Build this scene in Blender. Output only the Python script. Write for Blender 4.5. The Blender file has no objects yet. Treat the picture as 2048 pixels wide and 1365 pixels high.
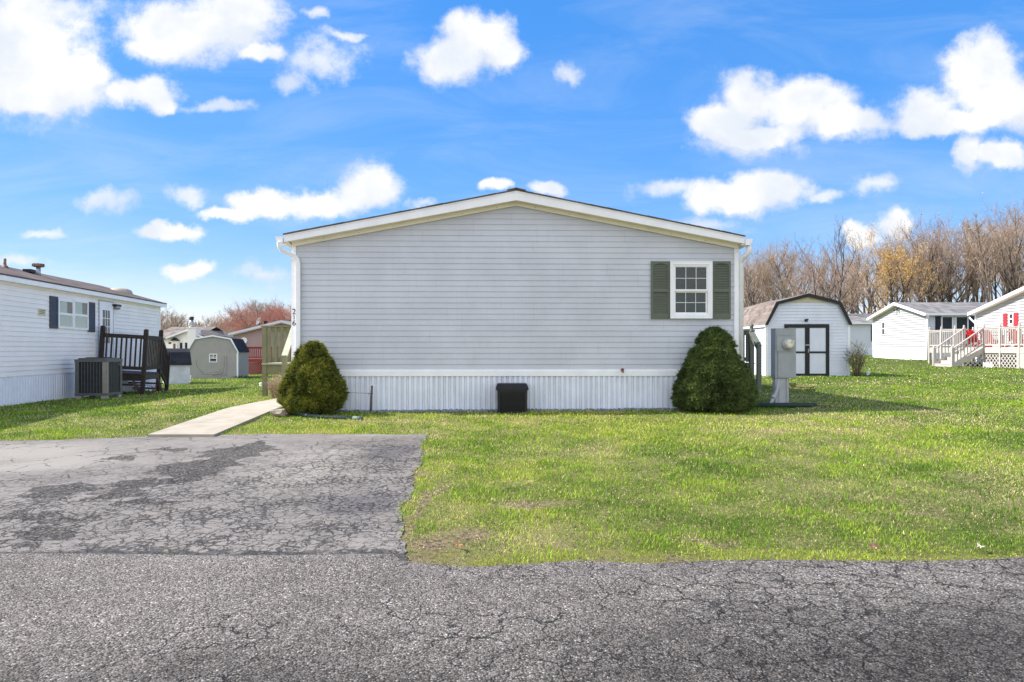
import bpy, math, random
import numpy as np

# ------------------------------------------------------------------ camera, sky, sun, exposure
scene = bpy.context.scene
COL = scene.collection
F_PX, CX, HOR, CAM_Z = 1365.0, 1024.0, 700.0, 1.4

cam_data = bpy.data.cameras.new("camera")
cam = bpy.data.objects.new("camera", cam_data)
COL.objects.link(cam)
cam.location = (0.0, 0.0, CAM_Z)
cam.rotation_euler = (math.radians(90), 0, 0)
cam_data.sensor_width = 36.0
cam_data.lens = 24.0
cam_data.shift_y = (HOR - 682.5) / 2048.0
cam_data.clip_start = 0.1
cam_data.clip_end = 2000.0
scene.camera = cam

SUN_EL, SUN_PHI = 43.0, 6.0
SUN_STRENGTH, SKY_STRENGTH, EXPOSURE = 5.0, 0.1, 0.82
scene.view_settings.view_transform = 'Standard'
scene.view_settings.look = 'None'
scene.view_settings.exposure = EXPOSURE
scene.view_settings.gamma = 1.0
scene.view_settings.use_curve_mapping = False
scene.cycles.use_denoising = True
scene.cycles.denoiser = 'OPENIMAGEDENOISE'
scene.cycles.denoising_input_passes = 'RGB_ALBEDO_NORMAL'
scene.cycles.denoising_prefilter = 'ACCURATE'
scene.cycles.max_bounces = 6
scene.cycles.transparent_max_bounces = 8

sun_data = bpy.data.lights.new("sun", 'SUN')
sun_data.energy = SUN_STRENGTH
sun_data.angle = math.radians(0.5)
sun_data.color = (1.0, 0.955, 0.88)
sun = bpy.data.objects.new("sun", sun_data)
COL.objects.link(sun)
_e, _p = math.radians(SUN_EL), math.radians(SUN_PHI)
SUN_DIR = (-math.cos(_e) * math.cos(_p), math.cos(_e) * math.sin(_p), math.sin(_e))
from mathutils import Vector, Matrix
sun.rotation_euler = Vector(SUN_DIR).to_track_quat('Z', 'Y').to_euler()
sun.location = (-30, 5, 30)

world = bpy.data.worlds.new("World")
scene.world = world
world.use_nodes = True


def nd(nt, typ, **kw):
    n = nt.nodes.new(typ)
    for k, v in kw.items():
        setattr(n, k, v)
    return n


def sock(nt, n, idx, val):
    """connect a socket or set a constant"""
    s = n.inputs[idx]
    if isinstance(val, bpy.types.NodeSocket):
        nt.links.new(val, s)
    else:
        s.default_value = val


def math_(nt, op, a, b=None, c=None, clamp=False):
    n = nd(nt, 'ShaderNodeMath', operation=op)
    n.use_clamp = clamp
    sock(nt, n, 0, a)
    if b is not None:
        sock(nt, n, 1, b)
    if c is not None:
        sock(nt, n, 2, c)
    return n.outputs[0]


def vmath(nt, op, a, b=None, c=None, out=0):
    n = nd(nt, 'ShaderNodeVectorMath', operation=op)
    sock(nt, n, 0, a)
    if b is not None:
        sock(nt, n, 1, b)
    if c is not None:
        sock(nt, n, 2, c)
    return n.outputs[out]


def mix_(nt, fac, a, b, blend='MIX'):
    n = nd(nt, 'ShaderNodeMix', data_type='RGBA', blend_type=blend)
    sock(nt, n, 0, fac)
    sock(nt, n, 6, a)
    sock(nt, n, 7, b)
    return n.outputs[2]


def maprange(nt, v, a, b, c=0.0, d=1.0, smooth=True):
    n = nd(nt, 'ShaderNodeMapRange')
    n.interpolation_type = 'SMOOTHSTEP' if smooth else 'LINEAR'
    n.clamp = True
    sock(nt, n, 0, v)
    sock(nt, n, 1, a)
    sock(nt, n, 2, b)
    sock(nt, n, 3, c)
    sock(nt, n, 4, d)
    return n.outputs[0]


def noise_(nt, vec, scale, detail=4.0, rough=0.5, dist=0.0, out=0):
    n = nd(nt, 'ShaderNodeTexNoise')
    if vec is not None:
        nt.links.new(vec, n.inputs['Vector'])
    n.inputs['Scale'].default_value = scale
    n.inputs['Detail'].default_value = detail
    n.inputs['Roughness'].default_value = rough
    n.inputs['Distortion'].default_value = dist
    return n.outputs[out]


def blob_field(nt, uv, blobs):
    """smallest elliptic distance to a list of (cx, cy, rx, ry)"""
    d = None
    for cx, cy, rx, ry in blobs:
        v = vmath(nt, 'MULTIPLY_ADD', uv, (1 / rx, 1 / ry, 0.0), (-cx / rx, -cy / ry, 0.0))
        l = vmath(nt, 'LENGTH', v, out=1)
        d = l if d is None else math_(nt, 'SMOOTH_MIN', d, l, 0.35)
    return d


def build_sky():
    nt = world.node_tree
    nt.nodes.clear()
    out = nd(nt, 'ShaderNodeOutputWorld')
    bg = nd(nt, 'ShaderNodeBackground')
    bg.inputs['Strength'].default_value = SKY_STRENGTH
    nt.links.new(bg.outputs[0], out.inputs[0])
    sky = nd(nt, 'ShaderNodeTexSky', sky_type='NISHITA')
    sky.sun_disc = False
    sky.sun_elevation = math.radians(SUN_EL)
    sky.sun_rotation = math.radians(-90 + SUN_PHI)
    sky.altitude = 0
    sky.air_density = 1.0
    sky.dust_density = 0.3
    sky.ozone_density = 3.0
    col = sky.outputs[0]
    # grade: keep the Nishita hue gradient but deepen it to the photograph's polarised azure
    sc_ = nd(nt, 'ShaderNodeSeparateXYZ')
    nt.links.new(col, sc_.inputs[0])
    rb = math_(nt, 'DIVIDE', sc_.outputs[0], sc_.outputs[2])
    gb = math_(nt, 'DIVIDE', sc_.outputs[1], sc_.outputs[2])
    bb = math_(nt, 'MULTIPLY', math_(nt, 'POWER', sc_.outputs[2], .35), SKY_VAL)
    rr = math_(nt, 'MULTIPLY', math_(nt, 'MAXIMUM', math_(nt, 'MULTIPLY_ADD', rb, 1.22, -.30), .05), bb)
    gg = math_(nt, 'MULTIPLY', math_(nt, 'MULTIPLY_ADD', gb, 1.03, -.195), bb)
    cs = nd(nt, 'ShaderNodeCombineXYZ')
    for i_, s_ in enumerate((rr, gg, bb)):
        nt.links.new(s_, cs.inputs[i_])
    col = cs.outputs[0]

    tc = nd(nt, 'ShaderNodeTexCoord')
    dirv = tc.outputs['Generated']
    sep = nd(nt, 'ShaderNodeSeparateXYZ')
    nt.links.new(dirv, sep.inputs[0])
    dx, dy, dz = sep.outputs
    yd = math_(nt, 'MAXIMUM', dy, 0.08)
    comb = nd(nt, 'ShaderNodeCombineXYZ')
    nt.links.new(math_(nt, 'DIVIDE', dx, yd), comb.inputs[0])
    nt.links.new(math_(nt, 'DIVIDE', dz, yd), comb.inputs[1])
    uv = comb.outputs[0]
    # thin high veil, stretched sideways
    vs = vmath(nt, 'MULTIPLY', uv, (2.2, 9.0, 1.0))
    veil = noise_(nt, vs, 1.3, 8, 0.62, 0.8)
    veil = maprange(nt, veil, 0.38, 0.78, 0.0, 0.42)
    low = maprange(nt, dz, 0.0, 0.3, 1.0, 0.45)
    veil = math_(nt, 'MULTIPLY', veil, low)
    col = mix_(nt, veil, col, (CLOUD * 0.86, CLOUD * 0.93, CLOUD * 1.0, 1))
    # domain warp for the cumulus
    w1 = noise_(nt, uv, 5.0, 3, 0.55, 0.0, 1)
    w2 = noise_(nt, uv, 17.0, 5, 0.62, 0.0, 1)
    w1 = vmath(nt, 'MULTIPLY', vmath(nt, 'SUBTRACT', w1, (0.5, 0.5, 0.5)), (0.07, 0.05, 0))
    w2 = vmath(nt, 'MULTIPLY', vmath(nt, 'SUBTRACT', w2, (0.5, 0.5, 0.5)), (0.05, 0.042, 0))
    uvw = vmath(nt, 'ADD', vmath(nt, 'ADD', uv, w1), w2)

    def conv(lst):
        return [((x - CX) / F_PX, (HOR - y) / F_PX, rx * 1.14 / F_PX, ry * 1.12 / F_PX) for x, y, rx, ry in lst]
    strong = conv([
        (30, 90, 135, 125), (110, 150, 105, 75), (60, 190, 120, 34), (175, 130, 45, 50),
        (270, 185, 75, 30), (325, 185, 45, 36), (345, 212, 30, 18),
        (385, 55, 140, 62), (470, 25, 80, 60), (320, 90, 70, 28), (515, 105, 45, 20),
        (960, 85, 70, 46), (900, 128, 75, 42), (1000, 108, 45, 36),
        (1500, 195, 66, 52), (1600, 212, 100, 54), (1440, 238, 70, 36), (1690, 245, 75, 30), (1510, 270, 110, 24),
        (1965, 145, 72, 66), (2010, 205, 110, 60), (1850, 225, 66, 40), (1900, 252, 120, 22),
        (1940, 315, 30, 34), (2015, 316, 45, 27),
        (1535, 378, 78, 36), (1440, 402, 85, 34), (1720, 472, 36, 18), (1795, 445, 32, 28),
        (735, 383, 58, 40), (640, 405, 78, 27), (530, 410, 62, 25), (450, 430, 62, 13), (335, 463, 58, 15),
        (380, 537, 50, 17), (990, 377, 32, 14), (1100, 380, 38, 16),
    ])
    weak = conv([
        (640, 112, 88, 40), (580, 165, 50, 24), (1125, 150, 26, 20), (210, 400, 54, 24), (365, 400, 38, 20),
        (50, 524, 52, 14), (90, 465, 34, 9), (540, 550, 70, 22), (850, 412, 40, 12), (1420, 456, 60, 16),
        (1340, 385, 62, 20), (1758, 378, 46, 24), (1640, 395, 40, 12), (100, 12, 130, 30), (1490, 290, 120, 26),
        (640, 25, 26, 12), (700, 60, 40, 10), (440, 215, 60, 14),
    ])
    fine = noise_(nt, uv, 15.0, 10, 0.66)
    finem = math_(nt, 'MULTIPLY', math_(nt, 'SUBTRACT', fine, 0.5), 1.5)
    ds = math_(nt, 'ADD', blob_field(nt, uvw, strong), finem)
    dw = math_(nt, 'ADD', blob_field(nt, uvw, weak), math_(nt, 'MULTIPLY', finem, 1.9))
    a_s = maprange(nt, ds, 1.24, 0.58)
    a_w = maprange(nt, dw, 1.2, 0.1, 0.0, 0.8)
    alpha = math_(nt, 'MAXIMUM', a_s, a_w)
    front = maprange(nt, dy, 0.12, 0.3)
    alpha = math_(nt, 'MULTIPLY', alpha, front)
    tone = noise_(nt, vmath(nt, 'ADD', uv, (0.0, 0.03, 0.0)), 7.0, 5, 0.55)
    tone = maprange(nt, tone, 0.34, 0.6)
    ccol = mix_(nt, tone, (CLOUD * 0.80, CLOUD * 0.86, CLOUD * 0.95, 1), (CLOUD * 1.04, CLOUD * 1.04, CLOUD * 1.05, 1))
    # bases of the cumulus are greyer than their sunlit tops
    dup_ = math_(nt, 'ADD', blob_field(nt, vmath(nt, 'ADD', uvw, (-.012, .03, 0)), strong), finem)
    base_ = maprange(nt, math_(nt, 'SUBTRACT', ds, dup_), .05, .75, 0, .75)
    ccol = mix_(nt, base_, ccol, (CLOUD * .74, CLOUD * .81, CLOUD * .92, 1))
    col = mix_(nt, alpha, col, ccol)
    # bright cloud bank added behind the camera, unseen, to lift the shaded facade
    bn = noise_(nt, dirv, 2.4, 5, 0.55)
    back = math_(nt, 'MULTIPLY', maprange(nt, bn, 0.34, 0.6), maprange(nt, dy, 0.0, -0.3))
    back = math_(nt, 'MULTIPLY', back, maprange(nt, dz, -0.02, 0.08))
    col = mix_(nt, back, col, (BACK_FILL * 0.97, BACK_FILL * 0.99, BACK_FILL * 1.02, 1))
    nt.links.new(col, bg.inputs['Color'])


CLOUD, BACK_FILL = 5.8, 9.0
SKY_VAL = 3.4
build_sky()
world.cycles.sampling_method = 'MANUAL'
world.cycles.sample_map_resolution = 512


# ------------------------------------------------------------------ helpers
def PX(px, py, D):
    """a point of the place at distance D along +Y, measured on the photograph"""
    return ((px - CX) / F_PX * D, D, CAM_Z + (HOR - py) * D / F_PX)


_CTRL = np.array([
    (-4, 12.3, .30), (0, 12.4, .30), (4.2, 12.5, .32), (6.8, 12.9, .36), (13, 13, .36), (20, 14, .4), (-7, 13, .24),
    (-10.5, 14, .14), (-12, 16, .09), (-12.3, 20, .05), (-13, 25, -.08), (-6, 17.3, .22), (-9, 22, .06), (-14.2, 29, -.04),
    (-16.4, 38, -.2), (-18, 49, -.32), (-24, 50, -.3), (-40, 60, -.35), (6, 18, .38), (11.3, 26, .40), (23.5, 36, .50),
    (27, 44, .74), (27, 53, .85), (32, 62, .92), (45, 80, .95), (0, 45, .2), (20, 80, .9), (-30, 120, -.4), (60, 110, .95),
    (-60, 160, -.4), (0, 120, .2)])


def gz(x, y):
    x = np.asarray(x, float)
    y = np.asarray(y, float)
    yy = np.maximum(y, 12.3)
    num = np.zeros(np.broadcast(x, yy).shape)
    den = np.zeros_like(num)
    for cx, cy, cz in _CTRL:
        w = 1.0 / ((x - cx) ** 2 + (yy - cy) ** 2 + 1.5) ** 1.5
        num += w * cz
        den += w
    return num / den * np.clip((y - 4.5) / 7.8, 0, 1)


def g(x, y):
    return float(gz(x, y))


class MB:
    def __init__(s):
        s.v, s.f, s.m, s.sm = [], [], [], []

    def face(s, pts, mi=0, smooth=False):
        i = len(s.v)
        s.v.extend([tuple(p) for p in pts])
        s.f.append(tuple(range(i, i + len(pts))))
        s.m.append(mi)
        s.sm.append(smooth)

    def faces(s, verts, faces, mi=0, smooth=False):
        i = len(s.v)
        s.v.extend([tuple(p) for p in verts])
        for f in faces:
            s.f.append(tuple(i + k for k in f))
            s.m.append(mi)
            s.sm.append(smooth)

    def box(s, x0, x1, y0, y1, z0, z1, mi=0):
        v = [(x0, y0, z0), (x1, y0, z0), (x1, y1, z0), (x0, y1, z0), (x0, y0, z1), (x1, y0, z1), (x1, y1, z1), (x0, y1, z1)]
        s.faces(v, [(3, 2, 1, 0), (4, 5, 6, 7), (0, 1, 5, 4), (1, 2, 6, 5), (2, 3, 7, 6), (3, 0, 4, 7)], mi)

    def bar(s, p, q, w, h, up=(0, 0, 1), mi=0):
        p, q = Vector(p), Vector(q)
        d = (q - p).normalized()
        a = d.cross(Vector(up))
        if a.length < 1e-4:
            a = d.cross(Vector((0, 1, 0)))
        a.normalize()
        b = a.cross(d)
        a, b = a * w / 2, b * h / 2
        v = [p - a - b, p + a - b, p + a + b, p - a + b, q - a - b, q + a - b, q + a + b, q - a + b]
        s.faces(v, [(0, 1, 2, 3), (7, 6, 5, 4), (0, 4, 5, 1), (1, 5, 6, 2), (2, 6, 7, 3), (3, 7, 4, 0)], mi)

    def tube(s, path, radii, n=8, mi=0, cap=True, smooth=True, squash=None):
        P = [Vector(p) for p in path]
        if not hasattr(radii, '__len__'):
            radii = [radii] * len(P)
        base = len(s.v)
        ref = Vector((0.13, 0.31, 0.94)).normalized()
        pa = None
        for i, p in enumerate(P):
            d = (P[min(i + 1, len(P) - 1)] - P[max(i - 1, 0)])
            d = d.normalized() if d.length > 1e-9 else Vector((0, 0, 1))
            a = d.cross(ref) if pa is None else pa - d * pa.dot(d)
            if a.length < 1e-3:
                a = d.cross(Vector((1, 0, 0)))
            a.normalize()
            pa = a
            b = d.cross(a)
            for k in range(n):
                t = 2 * math.pi * k / n
                o = (a * math.cos(t) + b * math.sin(t)) * radii[i]
                if squash:
                    o = Vector((o.x * squash[0], o.y * squash[1], o.z * squash[2]))
                s.v.append(tuple(p + o))
        for i in range(len(P) - 1):
            for k in range(n):
                k2 = (k + 1) % n
                s.f.append((base + i * n + k, base + i * n + k2, base + (i + 1) * n + k2, base + (i + 1) * n + k))
                s.m.append(mi)
                s.sm.append(smooth)
        if cap:
            s.f.append(tuple(base + k for k in reversed(range(n))))
            s.f.append(tuple(base + (len(P) - 1) * n + k for k in range(n)))
            s.m += [mi, mi]
            s.sm += [False, False]

    def prism(s, poly, y0, y1, mi=0, axis='y'):
        """poly in the xz plane (or yz for axis x), extruded"""
        n = len(poly)
        if axis == 'y':
            a = [(x, y0, z) for x, z in poly]
            b = [(x, y1, z) for x, z in poly]
        elif axis == 'x':
            a = [(y0, x, z) for x, z in poly]
            b = [(y1, x, z) for x, z in poly]
        else:
            a = [(x, z, y0) for x, z in poly]
            b = [(x, z, y1) for x, z in poly]
        fs = [tuple(range(n)), tuple(reversed(range(n, 2 * n)))]
        fs += [(k, n + k, n + (k + 1) % n, (k + 1) % n) for k in range(n)]
        s.faces(a + b, fs, mi)

    def lathe(s, prof, c, n=16, mi=0, smooth=True, axis='z', sq=(1, 1)):
        base = len(s.v)
        for r, h in prof:
            for k in range(n):
                t = 2 * math.pi * k / n
                a, b = r * math.cos(t) * sq[0], r * math.sin(t) * sq[1]
                if axis == 'z':
                    s.v.append((c[0] + a, c[1] + b, c[2] + h))
                else:
                    s.v.append((c[0] + a, c[1] - h, c[2] + b))
        for i in range(len(prof) - 1):
            for k in range(n):
                k2 = (k + 1) % n
                s.f.append((base + i * n + k, base + i * n + k2, base + (i + 1) * n + k2, base + (i + 1) * n + k))
                s.m.append(mi)
                s.sm.append(smooth)
        s.f.append(tuple(base + (len(prof) - 1) * n + k for k in range(n)))
        s.m.append(mi)
        s.sm.append(False)

    def rock(s, c, r, rnd, sq=(1, 1, 1), mi=0, n1=5, n2=7, jit=.25):
        base = len(s.v)
        s.v.append((c[0], c[1], c[2] - r[2]))
        for i in range(1, n1):
            th = math.pi * i / n1
            for k in range(n2):
                ph = 2 * math.pi * (k + .5 * (i % 2)) / n2
                q = 1 + rnd.uniform(-jit, jit)
                s.v.append((c[0] + r[0] * q * math.sin(th) * math.cos(ph), c[1] + r[1] * q * math.sin(th) * math.sin(ph), c[2] - r[2] * q * math.cos(th)))
        s.v.append((c[0], c[1], c[2] + r[2]))
        top = len(s.v) - 1
        F = []
        for k in range(n2):
            F.append((base, base + 1 + (k + 1) % n2, base + 1 + k))
            F.append((top, base + 1 + (n1 - 2) * n2 + k, base + 1 + (n1 - 2) * n2 + (k + 1) % n2))
        for i in range(n1 - 2):
            for k in range(n2):
                a = base + 1 + i * n2
                F.append((a + k, a + (k + 1) % n2, a + n2 + (k + 1) % n2, a + n2 + k))
        s.f += F
        s.m += [mi] * len(F)
        s.sm += [False] * len(F)

    def build(s, name, mats, parent=None, label=None):
        me = bpy.data.meshes.new(name)
        me.from_pydata(s.v, [], s.f)
        if not isinstance(mats, (list, tuple)):
            mats = [mats]
        for m in mats:
            me.materials.append(m)
        me.polygons.foreach_set('material_index', s.m)
        me.polygons.foreach_set('use_smooth', s.sm)
        me.update()
        o = bpy.data.objects.new(name, me)
        COL.objects.link(o)
        if parent is not None:
            o.parent = parent
        if label:
            o['label'] = label
        return o


def tag(o, label, cat, group=None, kind=None):
    if label:
        o['label'] = label
    if cat:
        o['category'] = cat
    if group:
        o['group'] = group
    if kind:
        o['kind'] = kind
    return o


def thing(name, label, cat, loc=(0, 0, 0), rot=(0, 0, 0), group=None):
    o = bpy.data.objects.new(name, None)
    COL.objects.link(o)
    o.location = loc
    o.rotation_euler = rot
    return tag(o, label, cat, group)


def np_mesh(name, V, faces_flat, loop_tot, mats, parent=None, attrs=None, smooth=False):
    """mesh from numpy arrays; faces_flat indices, loop_tot verts per face"""
    me = bpy.data.meshes.new(name)
    nf = len(loop_tot)
    me.vertices.add(len(V))
    me.vertices.foreach_set('co', np.ascontiguousarray(V, np.float32).ravel())
    me.loops.add(len(faces_flat))
    me.loops.foreach_set('vertex_index', np.ascontiguousarray(faces_flat, np.int32))
    me.polygons.add(nf)
    st = np.zeros(nf, np.int32)
    st[1:] = np.cumsum(loop_tot)[:-1]
    me.polygons.foreach_set('loop_start', st)
    me.polygons.foreach_set('loop_total', np.ascontiguousarray(loop_tot, np.int32))
    if smooth:
        me.polygons.foreach_set('use_smooth', np.ones(nf, bool))
    for m in (mats if isinstance(mats, (list, tuple)) else [mats]):
        me.materials.append(m)
    if attrs:
        for an, (dom, arr) in attrs.items():
            at = me.attributes.new(an, 'FLOAT', dom)
            at.data.foreach_set('value', np.ascontiguousarray(arr, np.float32))
    me.update(calc_edges=True)
    o = bpy.data.objects.new(name, me)
    COL.objects.link(o)
    if parent is not None:
        o.parent = parent
    return o


_lat = {}


def vnoise(x, y, scale, seed):
    """smooth lattice noise 0..1"""
    if seed not in _lat:
        _lat[seed] = np.random.RandomState(seed).rand(256, 256)
    L = _lat[seed]
    u, v = np.asarray(x) / scale + 977.0, np.asarray(y) / scale + 977.0
    iu, iv = np.floor(u).astype(int), np.floor(v).astype(int)
    fu, fv = u - iu, v - iv
    fu, fv = fu * fu * (3 - 2 * fu), fv * fv * (3 - 2 * fv)
    a, b = L[iu % 256, iv % 256], L[(iu + 1) % 256, iv % 256]
    c, d = L[iu % 256, (iv + 1) % 256], L[(iu + 1) % 256, (iv + 1) % 256]
    return (a * (1 - fu) + b * fu) * (1 - fv) + (c * (1 - fu) + d * fu) * fv


# ------------------------------------------------------------------ materials
def newmat(name):
    m = bpy.data.materials.new(name)
    m.use_nodes = True
    nt = m.node_tree
    nt.nodes.clear()
    out = nd(nt, 'ShaderNodeOutputMaterial')
    bs = nd(nt, 'ShaderNodeBsdfPrincipled')
    nt.links.new(bs.outputs[0], out.inputs[0])
    tc = nd(nt, 'ShaderNodeTexCoord')
    return m, nt, bs, tc.outputs['Object'], out


def c4(c, k=1.0):
    return (min(c[0] * k, 1), min(c[1] * k, 1), min(c[2] * k, 1), 1)


def pm(name, col, rough=.55, var=.08, scale=6.0, bump=0.0, bscale=80.0, metal=0.0, streak=None, streak_amt=.3, spec=.4, stretch=(1, 1, 1)):
    m, nt, bs, ob, out = newmat(name)
    v = vmath(nt, 'MULTIPLY', ob, stretch)
    n1 = noise_(nt, v, scale, 5, .6)
    f = maprange(nt, n1, .3, .7)
    c = mix_(nt, f, c4(col, 1 - var), c4(col, 1 + var))
    if streak:
        sv = vmath(nt, 'MULTIPLY', ob, (9, 9, .7))
        n2 = noise_(nt, sv, 2.0, 5, .65)
        c = mix_(nt, maprange(nt, n2, .5, .8, 0, streak_amt), c, c4(streak))
    nt.links.new(c, bs.inputs['Base Color'])
    bs.inputs['Roughness'].default_value = rough
    bs.inputs['Metallic'].default_value = metal
    bs.inputs['Specular IOR Level'].default_value = spec
    if bump:
        b = nd(nt, 'ShaderNodeBump')
        b.inputs['Strength'].default_value = bump
        b.inputs['Distance'].default_value = .01
        nt.links.new(noise_(nt, v, bscale, 4, .6), b.inputs['Height'])
        nt.links.new(b.outputs[0], bs.inputs['Normal'])
    return m


def shingle_mat(name, col, course=.14, axis='z', along=0):
    """asphalt shingles: courses by height, tabs of mixed tone, grit"""
    m, nt, bs, ob, out = newmat(name)
    sep = nd(nt, 'ShaderNodeSeparateXYZ')
    nt.links.new(ob, sep.inputs[0])
    h = math_(nt, 'DIVIDE', sep.outputs[2], course)
    row = math_(nt, 'FLOOR', h)
    fr = math_(nt, 'FRACT', h)
    xx = math_(nt, 'ADD', math_(nt, 'DIVIDE', sep.outputs[along], .3), math_(nt, 'MULTIPLY', row, .37))
    tabi = math_(nt, 'FLOOR', xx)
    cb = nd(nt, 'ShaderNodeCombineXYZ')
    nt.links.new(tabi, cb.inputs[0])
    nt.links.new(row, cb.inputs[1])
    wn = nd(nt, 'ShaderNodeTexWhiteNoise', noise_dimensions='2D')
    nt.links.new(cb.outputs[0], wn.inputs['Vector'])
    tone = math_(nt, 'ADD', .72, math_(nt, 'MULTIPLY', wn.outputs['Value'], .5))
    edge = maprange(nt, fr, .0, .12, .55, 1.0)
    tone = math_(nt, 'MULTIPLY', tone, edge)
    gr = noise_(nt, ob, 160, 3, .7)
    tone = math_(nt, 'MULTIPLY', tone, math_(nt, 'ADD', .6, math_(nt, 'MULTIPLY', gr, .8)))
    pa = noise_(nt, ob, .9, 4, .6)
    tone = math_(nt, 'MULTIPLY', tone, math_(nt, 'ADD', .7, math_(nt, 'MULTIPLY', pa, .6)))
    vm = vmath(nt, 'SCALE', col + (), None)
    n = vm.node
    n.inputs['Scale'].default_value = 1.0
    nt.links.new(tone, n.inputs['Scale'])
    nt.links.new(vm, bs.inputs['Base Color'])
    bs.inputs['Roughness'].default_value = .95
    bs.inputs['Specular IOR Level'].default_value = .1
    return m


def glass_mat(name, tint=(.05, .07, .07), trans=.5, rough=.03):
    """window glass: reflects by Fresnel, lets part of the room's contents show through"""
    m, nt, bs, ob, out = newmat(name)
    nt.nodes.remove(bs)
    tr = nd(nt, 'ShaderNodeBsdfTransparent')
    tr.inputs[0].default_value = (.9, .94, .92, 1)
    df = nd(nt, 'ShaderNodeBsdfDiffuse')
    nn = noise_(nt, ob, 3.0, 4, .6)
    nt.links.new(mix_(nt, nn, c4(tint, .7), c4(tint, 1.3)), df.inputs[0])
    m1 = nd(nt, 'ShaderNodeMixShader')
    m1.inputs[0].default_value = trans
    nt.links.new(df.outputs[0], m1.inputs[1])
    nt.links.new(tr.outputs[0], m1.inputs[2])
    gl = nd(nt, 'ShaderNodeBsdfGlossy')
    gl.inputs['Roughness'].default_value = rough
    lw = nd(nt, 'ShaderNodeLayerWeight')
    fr = math_(nt, 'MULTIPLY_ADD', math_(nt, 'POWER', lw.outputs['Facing'], 5.0), .9, .045)
    m2 = nd(nt, 'ShaderNodeMixShader')
    nt.links.new(fr, m2.inputs[0])
    nt.links.new(m1.outputs[0], m2.inputs[1])
    nt.links.new(gl.outputs[0], m2.inputs[2])
    nt.links.new(m2.outputs[0], out.inputs[0])
    return m


M = {}
M['siding'] = pm('grey_vinyl_siding', (.555, .575, .625), .5, .06, 1.2, streak=(.47, .485, .53), streak_amt=.5, spec=.3)
M['seam'] = pm('siding_seam', (.42, .42, .45), .5)
M['trim'] = pm('white_trim', (.88, .885, .90), .4, .04, 3, streak=(.6, .62, .66), streak_amt=.18)
M['cream'] = pm('cream_soffit', (.86, .82, .68), .5, .04, 3)
M['skirt'] = pm('white_skirting', (.78, .81, .88), .5, .06, 2, streak=(.55, .57, .6), streak_amt=.4)
M['shingle'] = shingle_mat('dark_shingles', (.22, .185, .16), .05)
M['shutter'] = pm('green_shutter_plastic', (.118, .135, .098), .55, .06, 4)
M['grille'] = pm('window_grille', (.62, .66, .66), .4)
M['sashtan'] = pm('tan_sash', (.62, .58, .46), .5)
M['blind'] = pm('brown_blind', (.16, .12, .10), .6, .15, 20)
M['screen'] = pm('window_screen', (.045, .06, .055), .7, .2, 12)
M['dark'] = pm('dark_room', (.02, .022, .024), .9)
M['glass'] = glass_mat('window_glass', (.02, .03, .03), .75)
M['glassc'] = glass_mat('clear_window_glass', (.05, .06, .06), .95)
M['glassd'] = glass_mat('dark_window_glass', (.05, .06, .065), .15, .04)
M['number'] = pm('brown_number', (.03, .02, .018), .5)
M['black'] = pm('black_resin', (.012, .011, .014), .45, .15, 10, bump=.2)
M['red'] = pm('red_paint', (.55, .05, .06), .5, .1, 5)
M['brass'] = pm('tap_metal', (.25, .16, .1), .35, .1, 20, metal=.8)
M['stake'] = pm('weathered_wood', (.13, .105, .085), .85, .25, 14, bump=.5, bscale=60, stretch=(6, 6, 1))
M['wire'] = pm('dark_wire', (.05, .05, .05), .5)
M['gravel'] = pm('grey_gravel', (.20, .22, .27), .9, .35, 30)
M['rock'] = pm('tan_rock', (.30, .25, .20), .9, .3, 9, bump=.8, bscale=30)
M['bark'] = pm('bark_piece', (.17, .09, .055), .9, .3, 12, bump=.6, bscale=40)
M['pipe'] = pm('green_drain_pipe', (.014, .034, .03), .5, .2, 8, spec=.5)
M['pipeg'] = pm('pale_pipe', (.12, .16, .14), .6, .2, 8)
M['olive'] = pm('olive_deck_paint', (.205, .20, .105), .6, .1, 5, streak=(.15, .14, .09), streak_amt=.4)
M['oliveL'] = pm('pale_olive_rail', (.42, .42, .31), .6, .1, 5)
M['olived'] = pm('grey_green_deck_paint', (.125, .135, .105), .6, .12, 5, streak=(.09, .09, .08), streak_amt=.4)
M['lwall'] = pm('white_siding_neighbour', (.90, .86, .82), .45, .04, 1.5, streak=(.74, .74, .76), streak_amt=.25)
M['lroof'] = shingle_mat('brown_shingles', (.135, .108, .098), .07)
M['galv'] = pm('galvanised_metal', (.36, .38, .42), .45, .1, 10, metal=.6)
M['rust'] = pm('rusty_cap', (.22, .13, .09), .8, .4, 14)
M['shutterb'] = pm('slate_shutter', (.055, .062, .085), .55, .08, 5)
M['plaque'] = pm('cream_plaque', (.68, .63, .48), .6, .1, 10)
M['ptext'] = pm('plaque_marks', (.13, .11, .05), .6)
M['blindw'] = pm('white_blind', (.8, .8, .76), .6, .06, 10)
M['curtain'] = pm('brown_curtain', (.20, .11, .08), .8, .2, 12)
M['deckblk'] = pm('black_stained_wood', (.028, .018, .016), .65, .3, 8, bump=.2, streak=(.07, .055, .045), streak_amt=.4)
M['deckbrn'] = pm('worn_brown_wood', (.075, .058, .045), .8, .3, 6, streak=(.05, .035, .03), streak_amt=.5)
M['acdark'] = pm('ac_dark_coil', (.016, .02, .024), .6, .2, 12)
M['acgrey'] = pm('ac_grey_case', (.10, .105, .105), .45, .12, 6)
M['actan'] = pm('ac_tan_case', (.25, .23, .195), .45, .1, 6)
M['conc'] = pm('concrete', (.36, .315, .25), .9, .12, 3, bump=.3, bscale=90)
M['concg'] = pm('grey_concrete', (.36, .35, .34), .9, .15, 5, bump=.4, bscale=60)
M['shwhite'] = pm('white_shed_siding', (.70, .73, .82), .5, .05, 2, streak=(.55, .56, .6), streak_amt=.3)
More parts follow.
